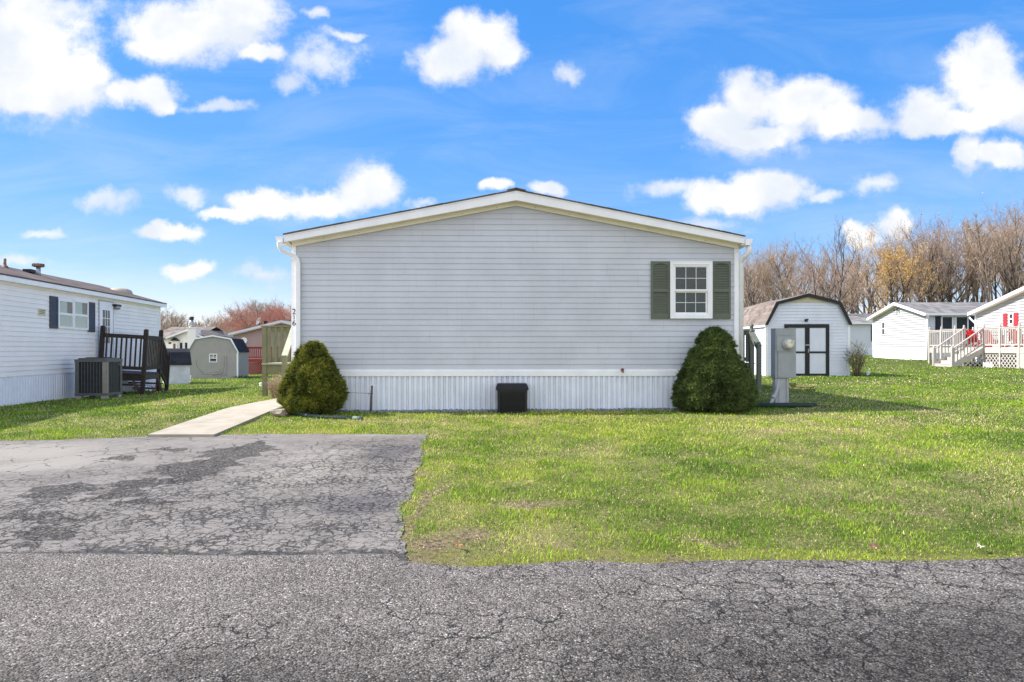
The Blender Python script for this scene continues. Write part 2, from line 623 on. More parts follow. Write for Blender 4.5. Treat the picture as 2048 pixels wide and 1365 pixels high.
M['shroof'] = shingle_mat('brown_grey_shed_shingles', (.20, .165, .145), .13, along=1)
M['blackp'] = pm('black_trim_paint', (.012, .012, .014), .5, .15, 8)
M['gablecream'] = pm('cream_gable_triangle', (.62, .53, .36), .6, .1, 5)
M['gshed'] = pm('taupe_shed_siding', (.34, .325, .295), .5, .06, 2, streak=(.21, .2, .18), streak_amt=.3)
M['gsroof'] = shingle_mat('black_shingles', (.035, .037, .045), .11, along=1)
M['wood_w'] = pm('weathered_white_board', (.62, .63, .68), .7, .12, 3, streak=(.45, .45, .5), streak_amt=.5)
M['fwall'] = pm('far_white_siding_lit', (.47, .47, .47), .5, .04, 1)  # sunlit copy of the far white siding, its white lowered for full sun
M['froof'] = shingle_mat('far_grey_shingles', (.20, .19, .185), .14)
M['froofb'] = shingle_mat('far_brown_shingles', (.21, .18, .16), .14)
M['pink'] = pm('mauve_siding', (.36, .27, .26), .5, .06, 1)
M['reddeck'] = pm('red_deck_paint', (.26, .035, .03), .6, .2, 4)
M['dish'] = pm('dish_grey', (.09, .09, .09), .6)
M['tan'] = pm('tan_plastic', (.42, .36, .28), .5)
M['deckw'] = pm('white_deck_paint', (.47, .435, .395), .55, .08, 4, streak=(.36, .33, .30), streak_amt=.35)
M['redch'] = pm('red_plastic', (.48, .015, .02), .45, .08, 5)
M['redsh'] = pm('red_shutter_paint', (.45, .035, .05), .5, .06, 5)
M['meter'] = pm('meter_grey_paint', (.34, .36, .365), .5, .08, 5, streak=(.2, .21, .22), streak_amt=.4)
M['meterpost'] = pm('pale_grey_post', (.42, .43, .44), .6, .1, 4, streak=(.3, .3, .3), streak_amt=.4)
M['meterglass'] = pm('meter_dial', (.72, .66, .52), .25, .2, 30)
M['navy'] = pm('navy_shutter', (.018, .018, .028), .5)
M['wshade'] = pm('far_white_siding_shaded', (.62, .65, .72), .5, .04, 1)  # shaded copy of the far white siding, blue shade mixed into its colour
M['white'] = pm('white_plastic', (.8, .8, .8), .4)

# ------------------------------------------------------------------ ground, road, parking pad, walk
def on_ground(px, py):
    """ground point seen at a photograph pixel (sloping lawn)"""
    D = 6.0
    for _ in range(40):
        x = (px - CX) / F_PX * D
        D = .5 * D + .5 * (CAM_Z - g(x, D)) * F_PX / max(py - HOR, 4)
    return ((px - CX) / F_PX * D, D)


def ell(px, py, rx, ry):
    x, D = on_ground(px, py)
    d1, d2 = on_ground(px, py - ry)[1], on_ground(px, py + ry)[1]
    return (x, D, rx * D / F_PX, abs(d1 - d2) / 2)


def mat_asphalt():
    m, nt, bs, ob, out = newmat('road_asphalt')
    big = noise_(nt, ob, .55, 5, .6)
    mid = noise_(nt, ob, 3.2, 5, .65)
    vo = nd(nt, 'ShaderNodeTexVoronoi', voronoi_dimensions='2D')
    vo.inputs['Scale'].default_value = 98
    nt.links.new(ob, vo.inputs['Vector'])
    hsv = nd(nt, 'ShaderNodeSeparateXYZ')
    nt.links.new(vo.outputs['Color'], hsv.inputs[0])
    r1, r2 = hsv.outputs[0], hsv.outputs[1]
    stone = maprange(nt, r1, .0, 1.0, .065, .245, False)
    light = maprange(nt, r2, .91, .98, 0, .24)
    stone = math_(nt, 'ADD', stone, light)
    gap = maprange(nt, vo.outputs['Distance'], .45, .75, 1.0, .5)
    stone = math_(nt, 'MULTIPLY', stone, gap)
    vo2 = nd(nt, 'ShaderNodeTexVoronoi', voronoi_dimensions='2D')
    vo2.inputs['Scale'].default_value = 210
    nt.links.new(ob, vo2.inputs['Vector'])
    s2 = nd(nt, 'ShaderNodeSeparateXYZ')
    nt.links.new(vo2.outputs['Color'], s2.inputs[0])
    stone = math_(nt, 'MULTIPLY', stone, maprange(nt, s2.outputs[0], 0, 1, .6, 1.4, False))
    # worn, darker open-textured areas towards the middle of the road and on the right
    sep = nd(nt, 'ShaderNodeSeparateXYZ')
    nt.links.new(ob, sep.inputs[0])
    yb = math_(nt, 'ADD', sep.outputs[1], math_(nt, 'MULTIPLY', math_(nt, 'SUBTRACT', mid, .5), .9))
    yb = math_(nt, 'ADD', yb, math_(nt, 'MULTIPLY', math_(nt, 'SUBTRACT', big, .5), 1.3))
    yb = math_(nt, 'SUBTRACT', yb, math_(nt, 'MULTIPLY', sep.outputs[0], .22))
    worn = maprange(nt, yb, 3.9, 2.4, 0, 1)
    stone = math_(nt, 'MULTIPLY', stone, maprange(nt, worn, 0, 1, 1.04, .47, False))
    stone = math_(nt, 'MULTIPLY', stone, maprange(nt, big, .3, .7, .86, 1.14))
    stone = math_(nt, 'MULTIPLY', stone, maprange(nt, mid, .3, .7, .9, 1.1))
    # cracks
    wv = vmath(nt, 'MULTIPLY', vmath(nt, 'SUBTRACT', noise_(nt, ob, 3.5, 5, .65, 0, 1), (.5, .5, .5)), (.34, .34, 0))
    cv = vmath(nt, 'ADD', ob, wv)
    vc = nd(nt, 'ShaderNodeTexVoronoi', feature='DISTANCE_TO_EDGE', voronoi_dimensions='2D')
    vc.inputs['Scale'].default_value = 4.2
    nt.links.new(cv, vc.inputs['Vector'])
    crack = maprange(nt, vc.outputs['Distance'], .003, .032, 1, 0)
    vc2 = nd(nt, 'ShaderNodeTexVoronoi', feature='DISTANCE_TO_EDGE', voronoi_dimensions='2D')
    vc2.inputs['Scale'].default_value = 8.5
    nt.links.new(cv, vc2.inputs['Vector'])
    crack2 = maprange(nt, vc2.outputs['Distance'], .004, .04, .8, 0)
    crack2 = math_(nt, 'MULTIPLY', crack2, maprange(nt, math_(nt, 'ADD', noise_(nt, ob, .9, 3, .6), math_(nt, 'MULTIPLY', sep.outputs[0], .08)), .5, .62))
    cm = noise_(nt, ob, 1.1, 3, .6)
    cm = math_(nt, 'ADD', cm, math_(nt, 'MULTIPLY', sep.outputs[0], .05))
    crack = math_(nt, 'MAXIMUM', math_(nt, 'MULTIPLY', crack, maprange(nt, cm, .42, .56)), crack2)
    col = mix_(nt, maprange(nt, r2, .2, .8), (1.05, .92, .82, 1), (.99, .91, .85, 1))
    sc = vmath(nt, 'SCALE', col)
    nt.links.new(stone, sc.node.inputs['Scale'])
    col = mix_(nt, math_(nt, 'MULTIPLY', crack, .9), sc, (.02, .02, .02, 1))
    # specks of moss in the cracks
    ms = math_(nt, 'MULTIPLY', maprange(nt, noise_(nt, ob, 7, 3, .6), .68, .74), maprange(nt, noise_(nt, ob, 60, 2, .5), .5, .58))
    ms = math_(nt, 'MULTIPLY', ms, maprange(nt, sep.outputs[1], 3.2, 3.9))
    col = mix_(nt, ms, col, (.22, .25, .05, 1))
    nt.links.new(col, bs.inputs['Base Color'])
    bs.inputs['Roughness'].default_value = .95
    bs.inputs['Specular IOR Level'].default_value = .12
    h = math_(nt, 'SUBTRACT', math_(nt, 'SUBTRACT', math_(nt, 'MULTIPLY', r1, .5), math_(nt, 'MULTIPLY', vo.outputs['Distance'], .8)), math_(nt, 'MULTIPLY', crack, 2.2))
    b = nd(nt, 'ShaderNodeBump')
    b.inputs['Strength'].default_value = .8
    b.inputs['Distance'].default_value = .008
    nt.links.new(h, b.inputs['Height'])
    nt.links.new(b.outputs[0], bs.inputs['Normal'])
    return m


def mat_pad():
    m, nt, bs, ob, out = newmat('sealed_asphalt')
    flat = vmath(nt, 'MULTIPLY', ob, (1, 1, 0))
    wob = vmath(nt, 'MULTIPLY', vmath(nt, 'SUBTRACT', noise_(nt, flat, 2.2, 5, .6, 0, 1), (.5, .5, .5)), (.9, .9, 0))
    wob2 = vmath(nt, 'MULTIPLY', vmath(nt, 'SUBTRACT', noise_(nt, flat, 9, 4, .7, 0, 1), (.5, .5, .5)), (.3, .3, 0))
    pv = vmath(nt, 'ADD', vmath(nt, 'ADD', flat, wob), wob2)
    rough_spots = [ell(*e) for e in [
        (470, 910, 62, 17), (400, 935, 70, 17), (365, 962, 40, 9), (505, 895, 30, 10), (281, 973, 50, 9), (240, 988, 50, 9),
        (288, 1007, 72, 5), (127, 984, 62, 13), (150, 1040, 46, 9), (90, 1068, 60, 15), (327, 902, 46, 5), (30, 1034, 50, 7),
        (20, 1100, 60, 9), (250, 918, 40, 5)]]
    vcell = nd(nt, 'ShaderNodeTexVoronoi', voronoi_dimensions='2D')
    vcell.inputs['Scale'].default_value = 7.5
    wv = vmath(nt, 'MULTIPLY', vmath(nt, 'SUBTRACT', noise_(nt, flat, 9, 5, .65, 0, 1), (.5, .5, .5)), (.19, .19, 0))
    cv = vmath(nt, 'ADD', flat, wv)
    nt.links.new(cv, vcell.inputs['Vector'])
    # whole plates of seal coat break away round each worn spot
    pcell = vmath(nt, 'SUBTRACT', vmath(nt, 'ADD', vcell.outputs['Position'], wob), (0, 0, 0))
    d = blob_field(nt, mix_(nt, .6, pv, pcell), rough_spots)
    bare = maprange(nt, d, 1.02, .84)
    gr = noise_(nt, flat, 55, 3, .7)
    edge = maprange(nt, math_(nt, 'ADD', d, math_(nt, 'MULTIPLY', math_(nt, 'SUBTRACT', gr, .5), .5)), 1.05, .95)
    bare = math_(nt, 'MAXIMUM', bare, edge)
    # base seal coat
    big = noise_(nt, flat, .8, 5, .6)
    mid = noise_(nt, flat, 6, 5, .65)
    tone = math_(nt, 'MULTIPLY', maprange(nt, big, .3, .7, .16, .21), maprange(nt, mid, .3, .7, .86, 1.12))
    tone = math_(nt, 'MULTIPLY', tone, maprange(nt, noise_(nt, flat, 140, 2, .6), .2, .8, .8, 1.2))
    col = vmath(nt, 'SCALE', (1.06, .955, .87))
    nt.links.new(tone, col.node.inputs['Scale'])
    ld = blob_field(nt, pv, [ell(*e) for e in [(590, 948, 110, 32), (640, 915, 80, 18), (60, 905, 170, 22), (100, 930, 130, 20)]])
    col = mix_(nt, maprange(nt, ld, 1.3, .3, 0, .75), col, (.275, .255, .225, 1))
    dd = blob_field(nt, pv, [ell(*e) for e in [(780, 905, 60, 22), (640, 905, 20, 6), (720, 1010, 90, 30)]])
    col = mix_(nt, maprange(nt, dd, 1.2, .2, 0, .55), col, (.075, .07, .08, 1))
    # alligator cracks
    thick = maprange(nt, noise_(nt, flat, 2.6, 4, .65), .36, .66, .35, 1.7)

    def edges(scale, w):
        vc = nd(nt, 'ShaderNodeTexVoronoi', feature='DISTANCE_TO_EDGE', voronoi_dimensions='2D')
        vc.inputs['Scale'].default_value = scale
        nt.links.new(cv, vc.inputs['Vector'])
        ww = math_(nt, 'MULTIPLY', thick, w)
        return maprange(nt, vc.outputs['Distance'], math_(nt, 'MULTIPLY', ww, .25), ww, 1, 0)
    sep = nd(nt, 'ShaderNodeSeparateXYZ')
    nt.links.new(flat, sep.inputs[0])
    near = math_(nt, 'ADD', sep.outputs[1], math_(nt, 'MULTIPLY', math_(nt, 'SUBTRACT', big, .5), 4.0))
    near = math_(nt, 'SUBTRACT', near, math_(nt, 'MULTIPLY', math_(nt, 'ADD', sep.outputs[0], 3.5), .8))
    m1 = maprange(nt, near, 9.0, 6.2)
    c1 = math_(nt, 'MULTIPLY', edges(7.5, .05), math_(nt, 'MULTIPLY', m1, .95))
    m2 = maprange(nt, math_(nt, 'ADD', near, math_(nt, 'MULTIPLY', math_(nt, 'SUBTRACT', noise_(nt, flat, 3, 3, .6), .5), 3.0)), 8.2, 5.6)
    c2 = math_(nt, 'MULTIPLY', edges(15.0, .10), math_(nt, 'MULTIPLY', math_(nt, 'MULTIPLY', m2, .85), maprange(nt, noise_(nt, flat, 3.3, 4, .65), .36, .52)))
    c3 = math_(nt, 'MULTIPLY', edges(3.2, .022), maprange(nt, noise_(nt, flat, 1.5, 3, .6), .42, .56))
    crack = math_(nt, 'MAXIMUM', math_(nt, 'MAXIMUM', c1, c2), c3)
    # worn down dark aggregate
    vo = nd(nt, 'ShaderNodeTexVoronoi', voronoi_dimensions='2D')
    vo.inputs['Scale'].default_value = 75
    nt.links.new(flat, vo.inputs['Vector'])
    s3 = nd(nt, 'ShaderNodeSeparateXYZ')
    nt.links.new(vo.outputs['Color'], s3.inputs[0])
    ag = maprange(nt, s3.outputs[0], 0, 1, .025, .12, False)
    ag = math_(nt, 'ADD', ag, maprange(nt, s3.outputs[1], .88, .96, 0, .14))
    agc = vmath(nt, 'SCALE', (1.06, .95, .87))
    nt.links.new(ag, agc.node.inputs['Scale'])
    col = mix_(nt, bare, col, agc)
    pit = math_(nt, 'MULTIPLY', maprange(nt, noise_(nt, flat, 38, 3, .7), .58, .66), maprange(nt, noise_(nt, flat, 1.3, 4, .6), .42, .62))
    col = mix_(nt, math_(nt, 'MULTIPLY', pit, .7), col, (.03, .028, .028, 1))
    col = mix_(nt, math_(nt, 'MULTIPLY', crack, .9), col, (.022, .021, .023, 1))
    org = math_(nt, 'MULTIPLY', maprange(nt, noise_(nt, flat, 1.8, 4, .6), .56, .68), maprange(nt, noise_(nt, flat, 42, 3, .6), .56, .66))
    col = mix_(nt, math_(nt, 'MULTIPLY', org, .6), col, (.24, .17, .06, 1))
    join = maprange(nt, math_(nt, 'ADD', sep.outputs[1], math_(nt, 'MULTIPLY', math_(nt, 'SUBTRACT', mid, .5), .5)), 4.72, 4.66)
    col = mix_(nt, math_(nt, 'MULTIPLY', join, .8), col, (.045, .043, .042, 1))
    nt.links.new(col, bs.inputs['Base Color'])
    bs.inputs['Roughness'].default_value = .85
    bs.inputs['Specular IOR Level'].default_value = .18
    h = math_(nt, 'ADD', math_(nt, 'MULTIPLY', crack, -1.0), math_(nt, 'MULTIPLY', bare, math_(nt, 'SUBTRACT', math_(nt, 'MULTIPLY', s3.outputs[0], .7), .9)))
    h = math_(nt, 'ADD', h, math_(nt, 'MULTIPLY', gr, .25))
    b = nd(nt, 'ShaderNodeBump')
    b.inputs['Strength'].default_value = .9
    b.inputs['Distance'].default_value = .012
    nt.links.new(h, b.inputs['Height'])
    nt.links.new(b.outputs[0], bs.inputs['Normal'])
    return m


SOIL = [(860, 1090, 70, 22), (960, 1075, 80, 14), (830, 1050, 18, 40), (1820, 1030, 80, 5), (1180, 1095, 60, 5),
        (850, 1118, 40, 7), (835, 950, 10, 30), (1060, 1010, 60, 9), (1400, 1085, 60, 6), (850, 1000, 14, 40)]


def mat_lawn():
    m, nt, bs, ob, out = newmat('lawn_thatch')
    flat = vmath(nt, 'MULTIPLY', ob, (1, 1, 0))
    n0 = noise_(nt, flat, .35, 5, .6)
    n1 = noise_(nt, flat, 1.6, 5, .65)
    n2 = noise_(nt, flat, 24, 4, .7)
    n3 = noise_(nt, flat, 110, 3, .7)
    greenc = mix_(nt, n2, (.03, .045, .009, 1), (.13, .175, .03, 1))
    straw = mix_(nt, n3, (.11, .085, .04, 1), (.46, .38, .20, 1))
    f = math_(nt, 'ADD', math_(nt, 'MULTIPLY', n1, .6), math_(nt, 'MULTIPLY', n0, .6))
    f = math_(nt, 'ADD', f, math_(nt, 'MULTIPLY', math_(nt, 'SUBTRACT', n2, .5), .7))
    # the open lawns far off read as an even green
    sep = nd(nt, 'ShaderNodeSeparateXYZ')
    nt.links.new(flat, sep.inputs[0])
    f = math_(nt, 'ADD', f, maprange(nt, sep.outputs[1], 12, 26, 0, -.16))
    col = mix_(nt, maprange(nt, f, .46, .72, .1, 1), greenc, straw)
    wob = vmath(nt, 'MULTIPLY', vmath(nt, 'SUBTRACT', noise_(nt, flat, 4, 5, .65, 0, 1), (.5, .5, .5)), (.7, .5, 0))
    d = blob_field(nt, vmath(nt, 'ADD', flat, wob), [ell(*e) for e in SOIL])
    soil = mix_(nt, maprange(nt, math_(nt, 'ADD', n3, math_(nt, 'MULTIPLY', math_(nt, 'SUBTRACT', n2, .5), .9)), .3, .7), (.035, .024, .016, 1), (.40, .30, .20, 1))
    edge = maprange(nt, math_(nt, 'ADD', sep.outputs[1], math_(nt, 'MULTIPLY', math_(nt, 'SUBTRACT', n1, .5), .25)), 4.66, 4.54)
    col = mix_(nt, math_(nt, 'MAXIMUM', maprange(nt, math_(nt, 'ADD', d, math_(nt, 'MULTIPLY', math_(nt, 'SUBTRACT', n2, .5), 1.2)), 1.15, .35, 0, .95), math_(nt, 'MULTIPLY', edge, .8)), col, soil)
    # low moss and creeping grass along the road edge
    mo = maprange(nt, math_(nt, 'ADD', sep.outputs[1], math_(nt, 'MULTIPLY', math_(nt, 'SUBTRACT', n1, .5), .3)), 4.86, 4.62)
    mo = math_(nt, 'MULTIPLY', mo, maprange(nt, math_(nt, 'ADD', noise_(nt, flat, 5, 4, .65), math_(nt, 'MULTIPLY', n2, .3)), .56, .72))
    mo = math_(nt, 'MULTIPLY', mo, maprange(nt, sep.outputs[0], -.75, -.3))
    col = mix_(nt, math_(nt, 'MULTIPLY', mo, .7), col, mix_(nt, n3, (.10, .11, .02, 1), (.30, .29, .08, 1)))
    nt.links.new(col, bs.inputs['Base Color'])
    bs.inputs['Roughness'].default_value = .95
    bs.inputs['Specular IOR Level'].default_value = .1
    b = nd(nt, 'ShaderNodeBump')
    b.inputs['Strength'].default_value = .8
    b.inputs['Distance'].default_value = .03
    nt.links.new(math_(nt, 'ADD', n2, n3), b.inputs['Height'])
    nt.links.new(b.outputs[0], bs.inputs['Normal'])
    return m


def grid_sheet(name, xs, ys, mat, dz, kind='structure', keep=None):
    X, Y = np.meshgrid(np.array(xs), np.array(ys))
    Z = gz(X, Y) + dz
    V = np.stack([X, Y, Z], -1).reshape(-1, 3)
    nx, ny = len(xs), len(ys)
    i, j = np.meshgrid(np.arange(nx - 1), np.arange(ny - 1))
    a = (j * nx + i).ravel()
    F = np.stack([a, a + 1, a + nx + 1, a + nx], -1)
    if keep is not None:
        cxy = V[F].mean(1)
        F = F[keep(cxy[:, 0], cxy[:, 1])]
    o = np_mesh(name, V, F.ravel(), np.full(len(F), 4), mat, smooth=True)
    if kind:
        o['kind'] = kind
    return o


def axis(*segs):
    r = []
    for a, b, s in segs:
        r += list(np.arange(a, b, s))
    r.append(segs[-1][1])
    return r


# the lawn and the land beyond it, out to the horizon
grid_sheet('ground', axis((-900, -60, 60), (-60, -16, 2), (-16, 16, .4), (16, 60, 2), (60, 900, 60)),
           axis((-60, -4, 8), (-4, 4.4, 1.4), (4.4, 20, .4), (20, 60, 2), (60, 200, 10), (200, 1200, 100)), mat_lawn(), 0.0)

LAWN_EDGE_X = [(4.3, -.62), (4.9, -.80), (5.6, -.92), (6.3, -.93), (7.2, -1.03), (8.0, -1.06), (8.7, -1.14), (9.75, -1.2)]


def pad_right(y):
    return np.interp(y, [a for a, b in LAWN_EDGE_X], [b for a, b in LAWN_EDGE_X]) + (vnoise(y, 0 * y, .22, 5) - .5) * .09 + (vnoise(y, 0 * y, .07, 15) - .5) * .05


def pad_back(x):
    return 9.68 + np.interp(x, [-12, -7, -5.2, -4, -1], [-.5, -.38, -.15, .0, .0]) + (vnoise(x, 0 * x, .25, 6) - .5) * .1


def road_edge(x):
    e = np.where(x > -.75, 4.50 + (vnoise(x, 0 * x, .45, 7) - .5) * .13, 4.62 + (vnoise(x, 0 * x, .5, 7) - .5) * .05)
    return e + np.interp(x, [-.75, -.2, .4], [0, -.08, 0]) + np.interp(x, [.5, 3.5], [0, .06])


def strip_sheet(name, xs, y0f, y1f, ny, mat, dz, follow=True):
    """a sheet between two edge curves"""
    xs = np.array(xs)
    t = np.linspace(0, 1, ny)[:, None]
    Y = y0f(xs)[None] * (1 - t) + y1f(xs)[None] * t
    X = np.repeat(xs[None], ny, 0)
    Z = gz(X, Y) + dz
    V = np.stack([X, Y, Z], -1).reshape(-1, 3)
    nx = len(xs)
    i, j = np.meshgrid(np.arange(nx - 1), np.arange(ny - 1))
    a = (j * nx + i).ravel()
    F = np.stack([a, a + 1, a + nx + 1, a + nx], -1)
    o = np_mesh(name, V, F.ravel(), np.full(len(F), 4), mat, smooth=True)
    o['kind'] = 'structure'
    return o


strip_sheet('road', axis((-70, -8, 2), (-8, 8, .06), (8, 70, 2)), lambda x: x * 0 - 3.2, road_edge, 12, mat_asphalt(), .010)


def build_pad():
    ys = np.arange(4.45, 9.9, .06)
    ts = np.linspace(0, 1, 60)
    X = -12 + (pad_right(ys)[:, None] + 12) * ts[None] ** .8
    Y = np.repeat(ys[:, None], len(ts), 1)
    lim = pad_back(X)
    Y = np.minimum(Y, lim)
    Z = gz(X, Y) + .009
    Z = np.where(Y < 4.66, np.minimum(Z, .013), Z)
    V = np.stack([X, Y, Z], -1).reshape(-1, 3)
    nx, ny = len(ts), len(ys)
    i, j = np.meshgrid(np.arange(nx - 1), np.arange(ny - 1))
    a = (j * nx + i).ravel()
    F = np.stack([a, a + 1, a + nx + 1, a + nx], -1)
    ok = V[F][:, 2, 1] - V[F][:, 0, 1] > 1e-4
    F = F[ok]
    o = np_mesh('parking_pad', V, F.ravel(), np.full(len(F), 4), mat_pad(), smooth=True)
    o['kind'] = 'structure'


build_pad()


def walk_mid(y):
    return np.interp(y, [9.4, 12, 15, 17], [-4.58, -4.72, -4.98, -5.05])


def build_walk():
    mb = MB()
    y = 9.45
    rnd = random.Random(3)
    while y < 16.2:
        y1 = min(y + 1.15, 16.3)
        pts = []
        for yy in np.linspace(y, y1 - .012, 4):
            m = float(walk_mid(yy))
            pts.append((m - .46, m + .46, yy))
        for a, b in zip(pts[:-1], pts[1:]):
            za, zb = g(sum(a[:2]) / 2, a[2]) + .045, g(sum(b[:2]) / 2, b[2]) + .045
            q = [(a[0], a[2], za), (a[1], a[2], za), (b[1], b[2], zb), (b[0], b[2], zb)]
            mb.face(q)
            mb.face([(a[1], a[2], za - .1), (b[1], b[2], zb - .1), (b[1], b[2], zb), (a[1], a[2], za)])
            mb.face([(a[0], a[2], za), (b[0], b[2], zb), (b[0], b[2], zb - .1), (a[0], a[2], za - .1)])
        a, b = pts[0], pts[-1]
        za = g(sum(a[:2]) / 2, a[2]) + .045
        mb.face([(a[0], a[2], za - .1), (a[1], a[2], za - .1), (a[1], a[2], za), (a[0], a[2], za)])
        zb = g(sum(b[:2]) / 2, b[2]) + .045
        mb.face([(b[1], b[2], zb - .1), (b[0], b[2], zb - .1), (b[0], b[2], zb), (b[1], b[2], zb)])
        y = y1
    o = mb.build('concrete_path', M['conc'])
    o['kind'] = 'structure'


build_walk()


# ------------------------------------------------------------------ grass blades
def mat_grass():
    m, nt, bs, ob, out = newmat('grass_blades')
    at = nd(nt, 'ShaderNodeAttribute', attribute_name='tint')
    r = nd(nt, 'ShaderNodeValToRGB')
    cr = r.color_ramp
    cr.elements[0].position, cr.elements[0].color = 0.0, (.075, .17, .014, 1)
    cr.elements[1].position, cr.elements[1].color = 1.0, (.76, .64, .41, 1)
    for p, c in [(.3, (.215, .36, .02, 1)), (.52, (.40, .50, .042, 1)), (.68, (.52, .49, .11, 1)), (.82, (.60, .49, .26, 1))]:
        e = cr.elements.new(p)
        e.color = c
    nt.links.new(at.outputs['Fac'], r.inputs[0])
    lm = nd(nt, 'ShaderNodeAttribute', attribute_name='tone')
    cm = vmath(nt, 'SCALE', r.outputs[0])
    nt.links.new(lm.outputs['Fac'], cm.node.inputs['Scale'])
    nt.links.new(cm, bs.inputs['Base Color'])
    bs.inputs['Roughness'].default_value = .6
    bs.inputs['Specular IOR Level'].default_value = .12
    tl = nd(nt, 'ShaderNodeBsdfTranslucent')
    nt.links.new(cm, tl.inputs[0])
    mx = nd(nt, 'ShaderNodeMixShader')
    mx.inputs[0].default_value = .3
    nt.links.new(bs.outputs[0], mx.inputs[1])
    nt.links.new(tl.outputs[0], mx.inputs[2])
    nt.links.new(mx.outputs[0], out.inputs[0])
    return m


HOUSE_RECT = []   # filled with (origin, angle, x0, x1, y0, y1) of footprints where no grass grows


def build_grass():
    rs = np.random.RandomState(11)
    X, Y, L, W = [], [], [], []

    def zone(y0, y1, dens, ln, wd, xm):
        n = int((y1 - y0) * 2 * (xm) * dens)
        y = rs.uniform(y0, y1, n)
        x = rs.uniform(-xm, xm, n)
        k = np.abs(x) < y * .92 + 1.8
        x, y = x[k], y[k]
        X.append(x); Y.append(y)
        L.append(np.full(len(x), ln)); W.append(np.full(len(x), wd))
    zone(4.35, 6.0, 6200, .048, .0032, 7.3)
    zone(6.0, 8.0, 4900, .05, .0038, 9.2)
    zone(8.0, 10.5, 3000, .052, .0048, 11.5)
    zone(10.5, 14, 1700, .055, .0064, 14.7)
    zone(14, 20, 420, .06, .0095, 20.2)
    zone(20, 32, 130, .07, .016, 26)
    zone(32, 56, 34, .085, .028, 46)
    x, y, l, w = [np.concatenate(a) for a in (X, Y, L, W)]
    # where grass grows
    ok = np.ones(len(x), bool)
    pad = (x < pad_right(np.clip(y, 4.3, 9.75)) - .025) & (y < pad_back(x) - .01) & (y < 9.85)
    ok &= ~pad
    ok &= y > road_edge(x) - .012 + .03 * vnoise(x, y, .12, 91)
    ok &= ~((np.abs(x - walk_mid(y)) < .47) & (y > 9.3) & (y < 16.3))
    for (ox, oy, an, x0, x1, y0, y1) in HOUSE_RECT:
        c, s = math.cos(an), math.sin(an)
        lx = (x - ox) * c + (y - oy) * s
        ly = -(x - ox) * s + (y - oy) * c
        ok &= ~((lx > x0) & (lx < x1) & (ly > y0) & (ly < y1))
    # bare soil thins it out
    soil = np.zeros(len(x))
    for e in SOIL:
        cx, cy, rx, ry = ell(*e)
        wx = x + (vnoise(x, y, .3, 21) - .5) * .5
        wy = y + (vnoise(x, y, .3, 22) - .5) * .35
        d = np.sqrt(((wx - cx) / rx) ** 2 + ((wy - cy) / ry) ** 2)
        soil = np.maximum(soil, np.clip((1.25 - d) / .7, 0, 1))
    edge_d = y - road_edge(x)
    clump = vnoise(x, y, .16, 31) * .6 + vnoise(x, y, .05, 32) * .4
    keep = clump + .55 - soil * .55 + np.clip(.16 - edge_d, 0, .16) * 1.6
    keep = np.where(y > 13, 1.0, keep)
    ok &= rs.rand(len(x)) < keep
    x, y, l, w, soil, clump, edge_d = [a[ok] for a in (x, y, l, w, soil, clump, edge_d)]
    n = len(x)
    big = vnoise(x, y, 2.6, 41) * .55 + vnoise(x, y, .9, 42) * .45
    fin = vnoise(x, y, .22, 43)
    # greener towards the right and far lawns, more straw by the pad corner and along the house front
    tint = .255 + (big - .5) * .62 + (fin - .5) * .35 + rs.normal(0, .13, n)
    tint += .16 * np.exp(-((x - .3) / 2.6) ** 2 - ((y - 11.2) / 1.2) ** 2)
    tint += .12 * np.exp(-((x + .2) / 1.2) ** 2 - ((y - 6.2) / 1.6) ** 2)
    tint -= .10 * np.clip((x - 1.5) / 4, 0, 1) + .04 * np.clip((y - 14) / 10, 0, 1)
    strawp = vnoise(x, y, .55, 71) * .6 + vnoise(x, y, 1.7, 72) * .4
    dead = rs.rand(n) < (.12 + 1.35 * np.clip(strawp - .5, 0, .4) + .55 * soil)
    tint = np.where(dead, rs.uniform(.72, 1.0, n), np.clip(tint, 0, .72))
    moss = (edge_d < .15 + .16 * vnoise(x, y, .3, 55)) & (y < 5.3) & (vnoise(x, y, .4, 56) + .25 * np.exp(-((x - .1) / .9) ** 2) > .42)
    dead &= ~(moss & (rs.rand(n) < .8))
    tint = np.where(moss & (tint > .72), .4, tint)
    tint = np.where(moss & ~dead, .42 + rs.uniform(-.06, .12, n), tint)
    tall = vnoise(x, y, .35, 61)
    ll = l * rs.uniform(.45, 1.25, n) * (.6 + .85 * np.clip(tall - .2, 0, 1)) * (1 - .45 * soil)
    ll = np.where(moss, ll * .75, ll)
    ll = np.where(dead, ll * .85, ll)
    ww = w * rs.uniform(.7, 1.5, n)
    az = rs.uniform(0, 2 * np.pi, n)
    lean = np.abs(rs.normal(.85, .38, n))
    lean = np.where(dead, lean + .35, lean)
    lean = np.clip(lean, .05, 1.45)
    fa = rs.uniform(0, np.pi, n)
    z = gz(x, y) - .004
    dirx, diry = np.cos(az), np.sin(az)
    wx, wy = np.cos(fa) * ww / 2, np.sin(fa) * ww / 2
    h1, o1 = ll * .55 * np.cos(lean * .5), ll * .55 * np.sin(lean * .5)
    h2, o2 = h1 + ll * .45 * np.cos(lean * 1.15), o1 + ll * .45 * np.sin(lean * 1.15)
    V = np.empty((n, 5, 3), np.float32)
    V[:, 0] = np.stack([x - wx, y - wy, z], -1)
    V[:, 1] = np.stack([x + wx, y + wy, z], -1)
    V[:, 2] = np.stack([x + dirx * o1 + wx * .8, y + diry * o1 + wy * .8, z + h1], -1)
    V[:, 3] = np.stack([x + dirx * o1 - wx * .8, y + diry * o1 - wy * .8, z + h1], -1)
    V[:, 4] = np.stack([x + dirx * o2, y + diry * o2, z + h2], -1)
    b = (np.arange(n) * 5)[:, None]
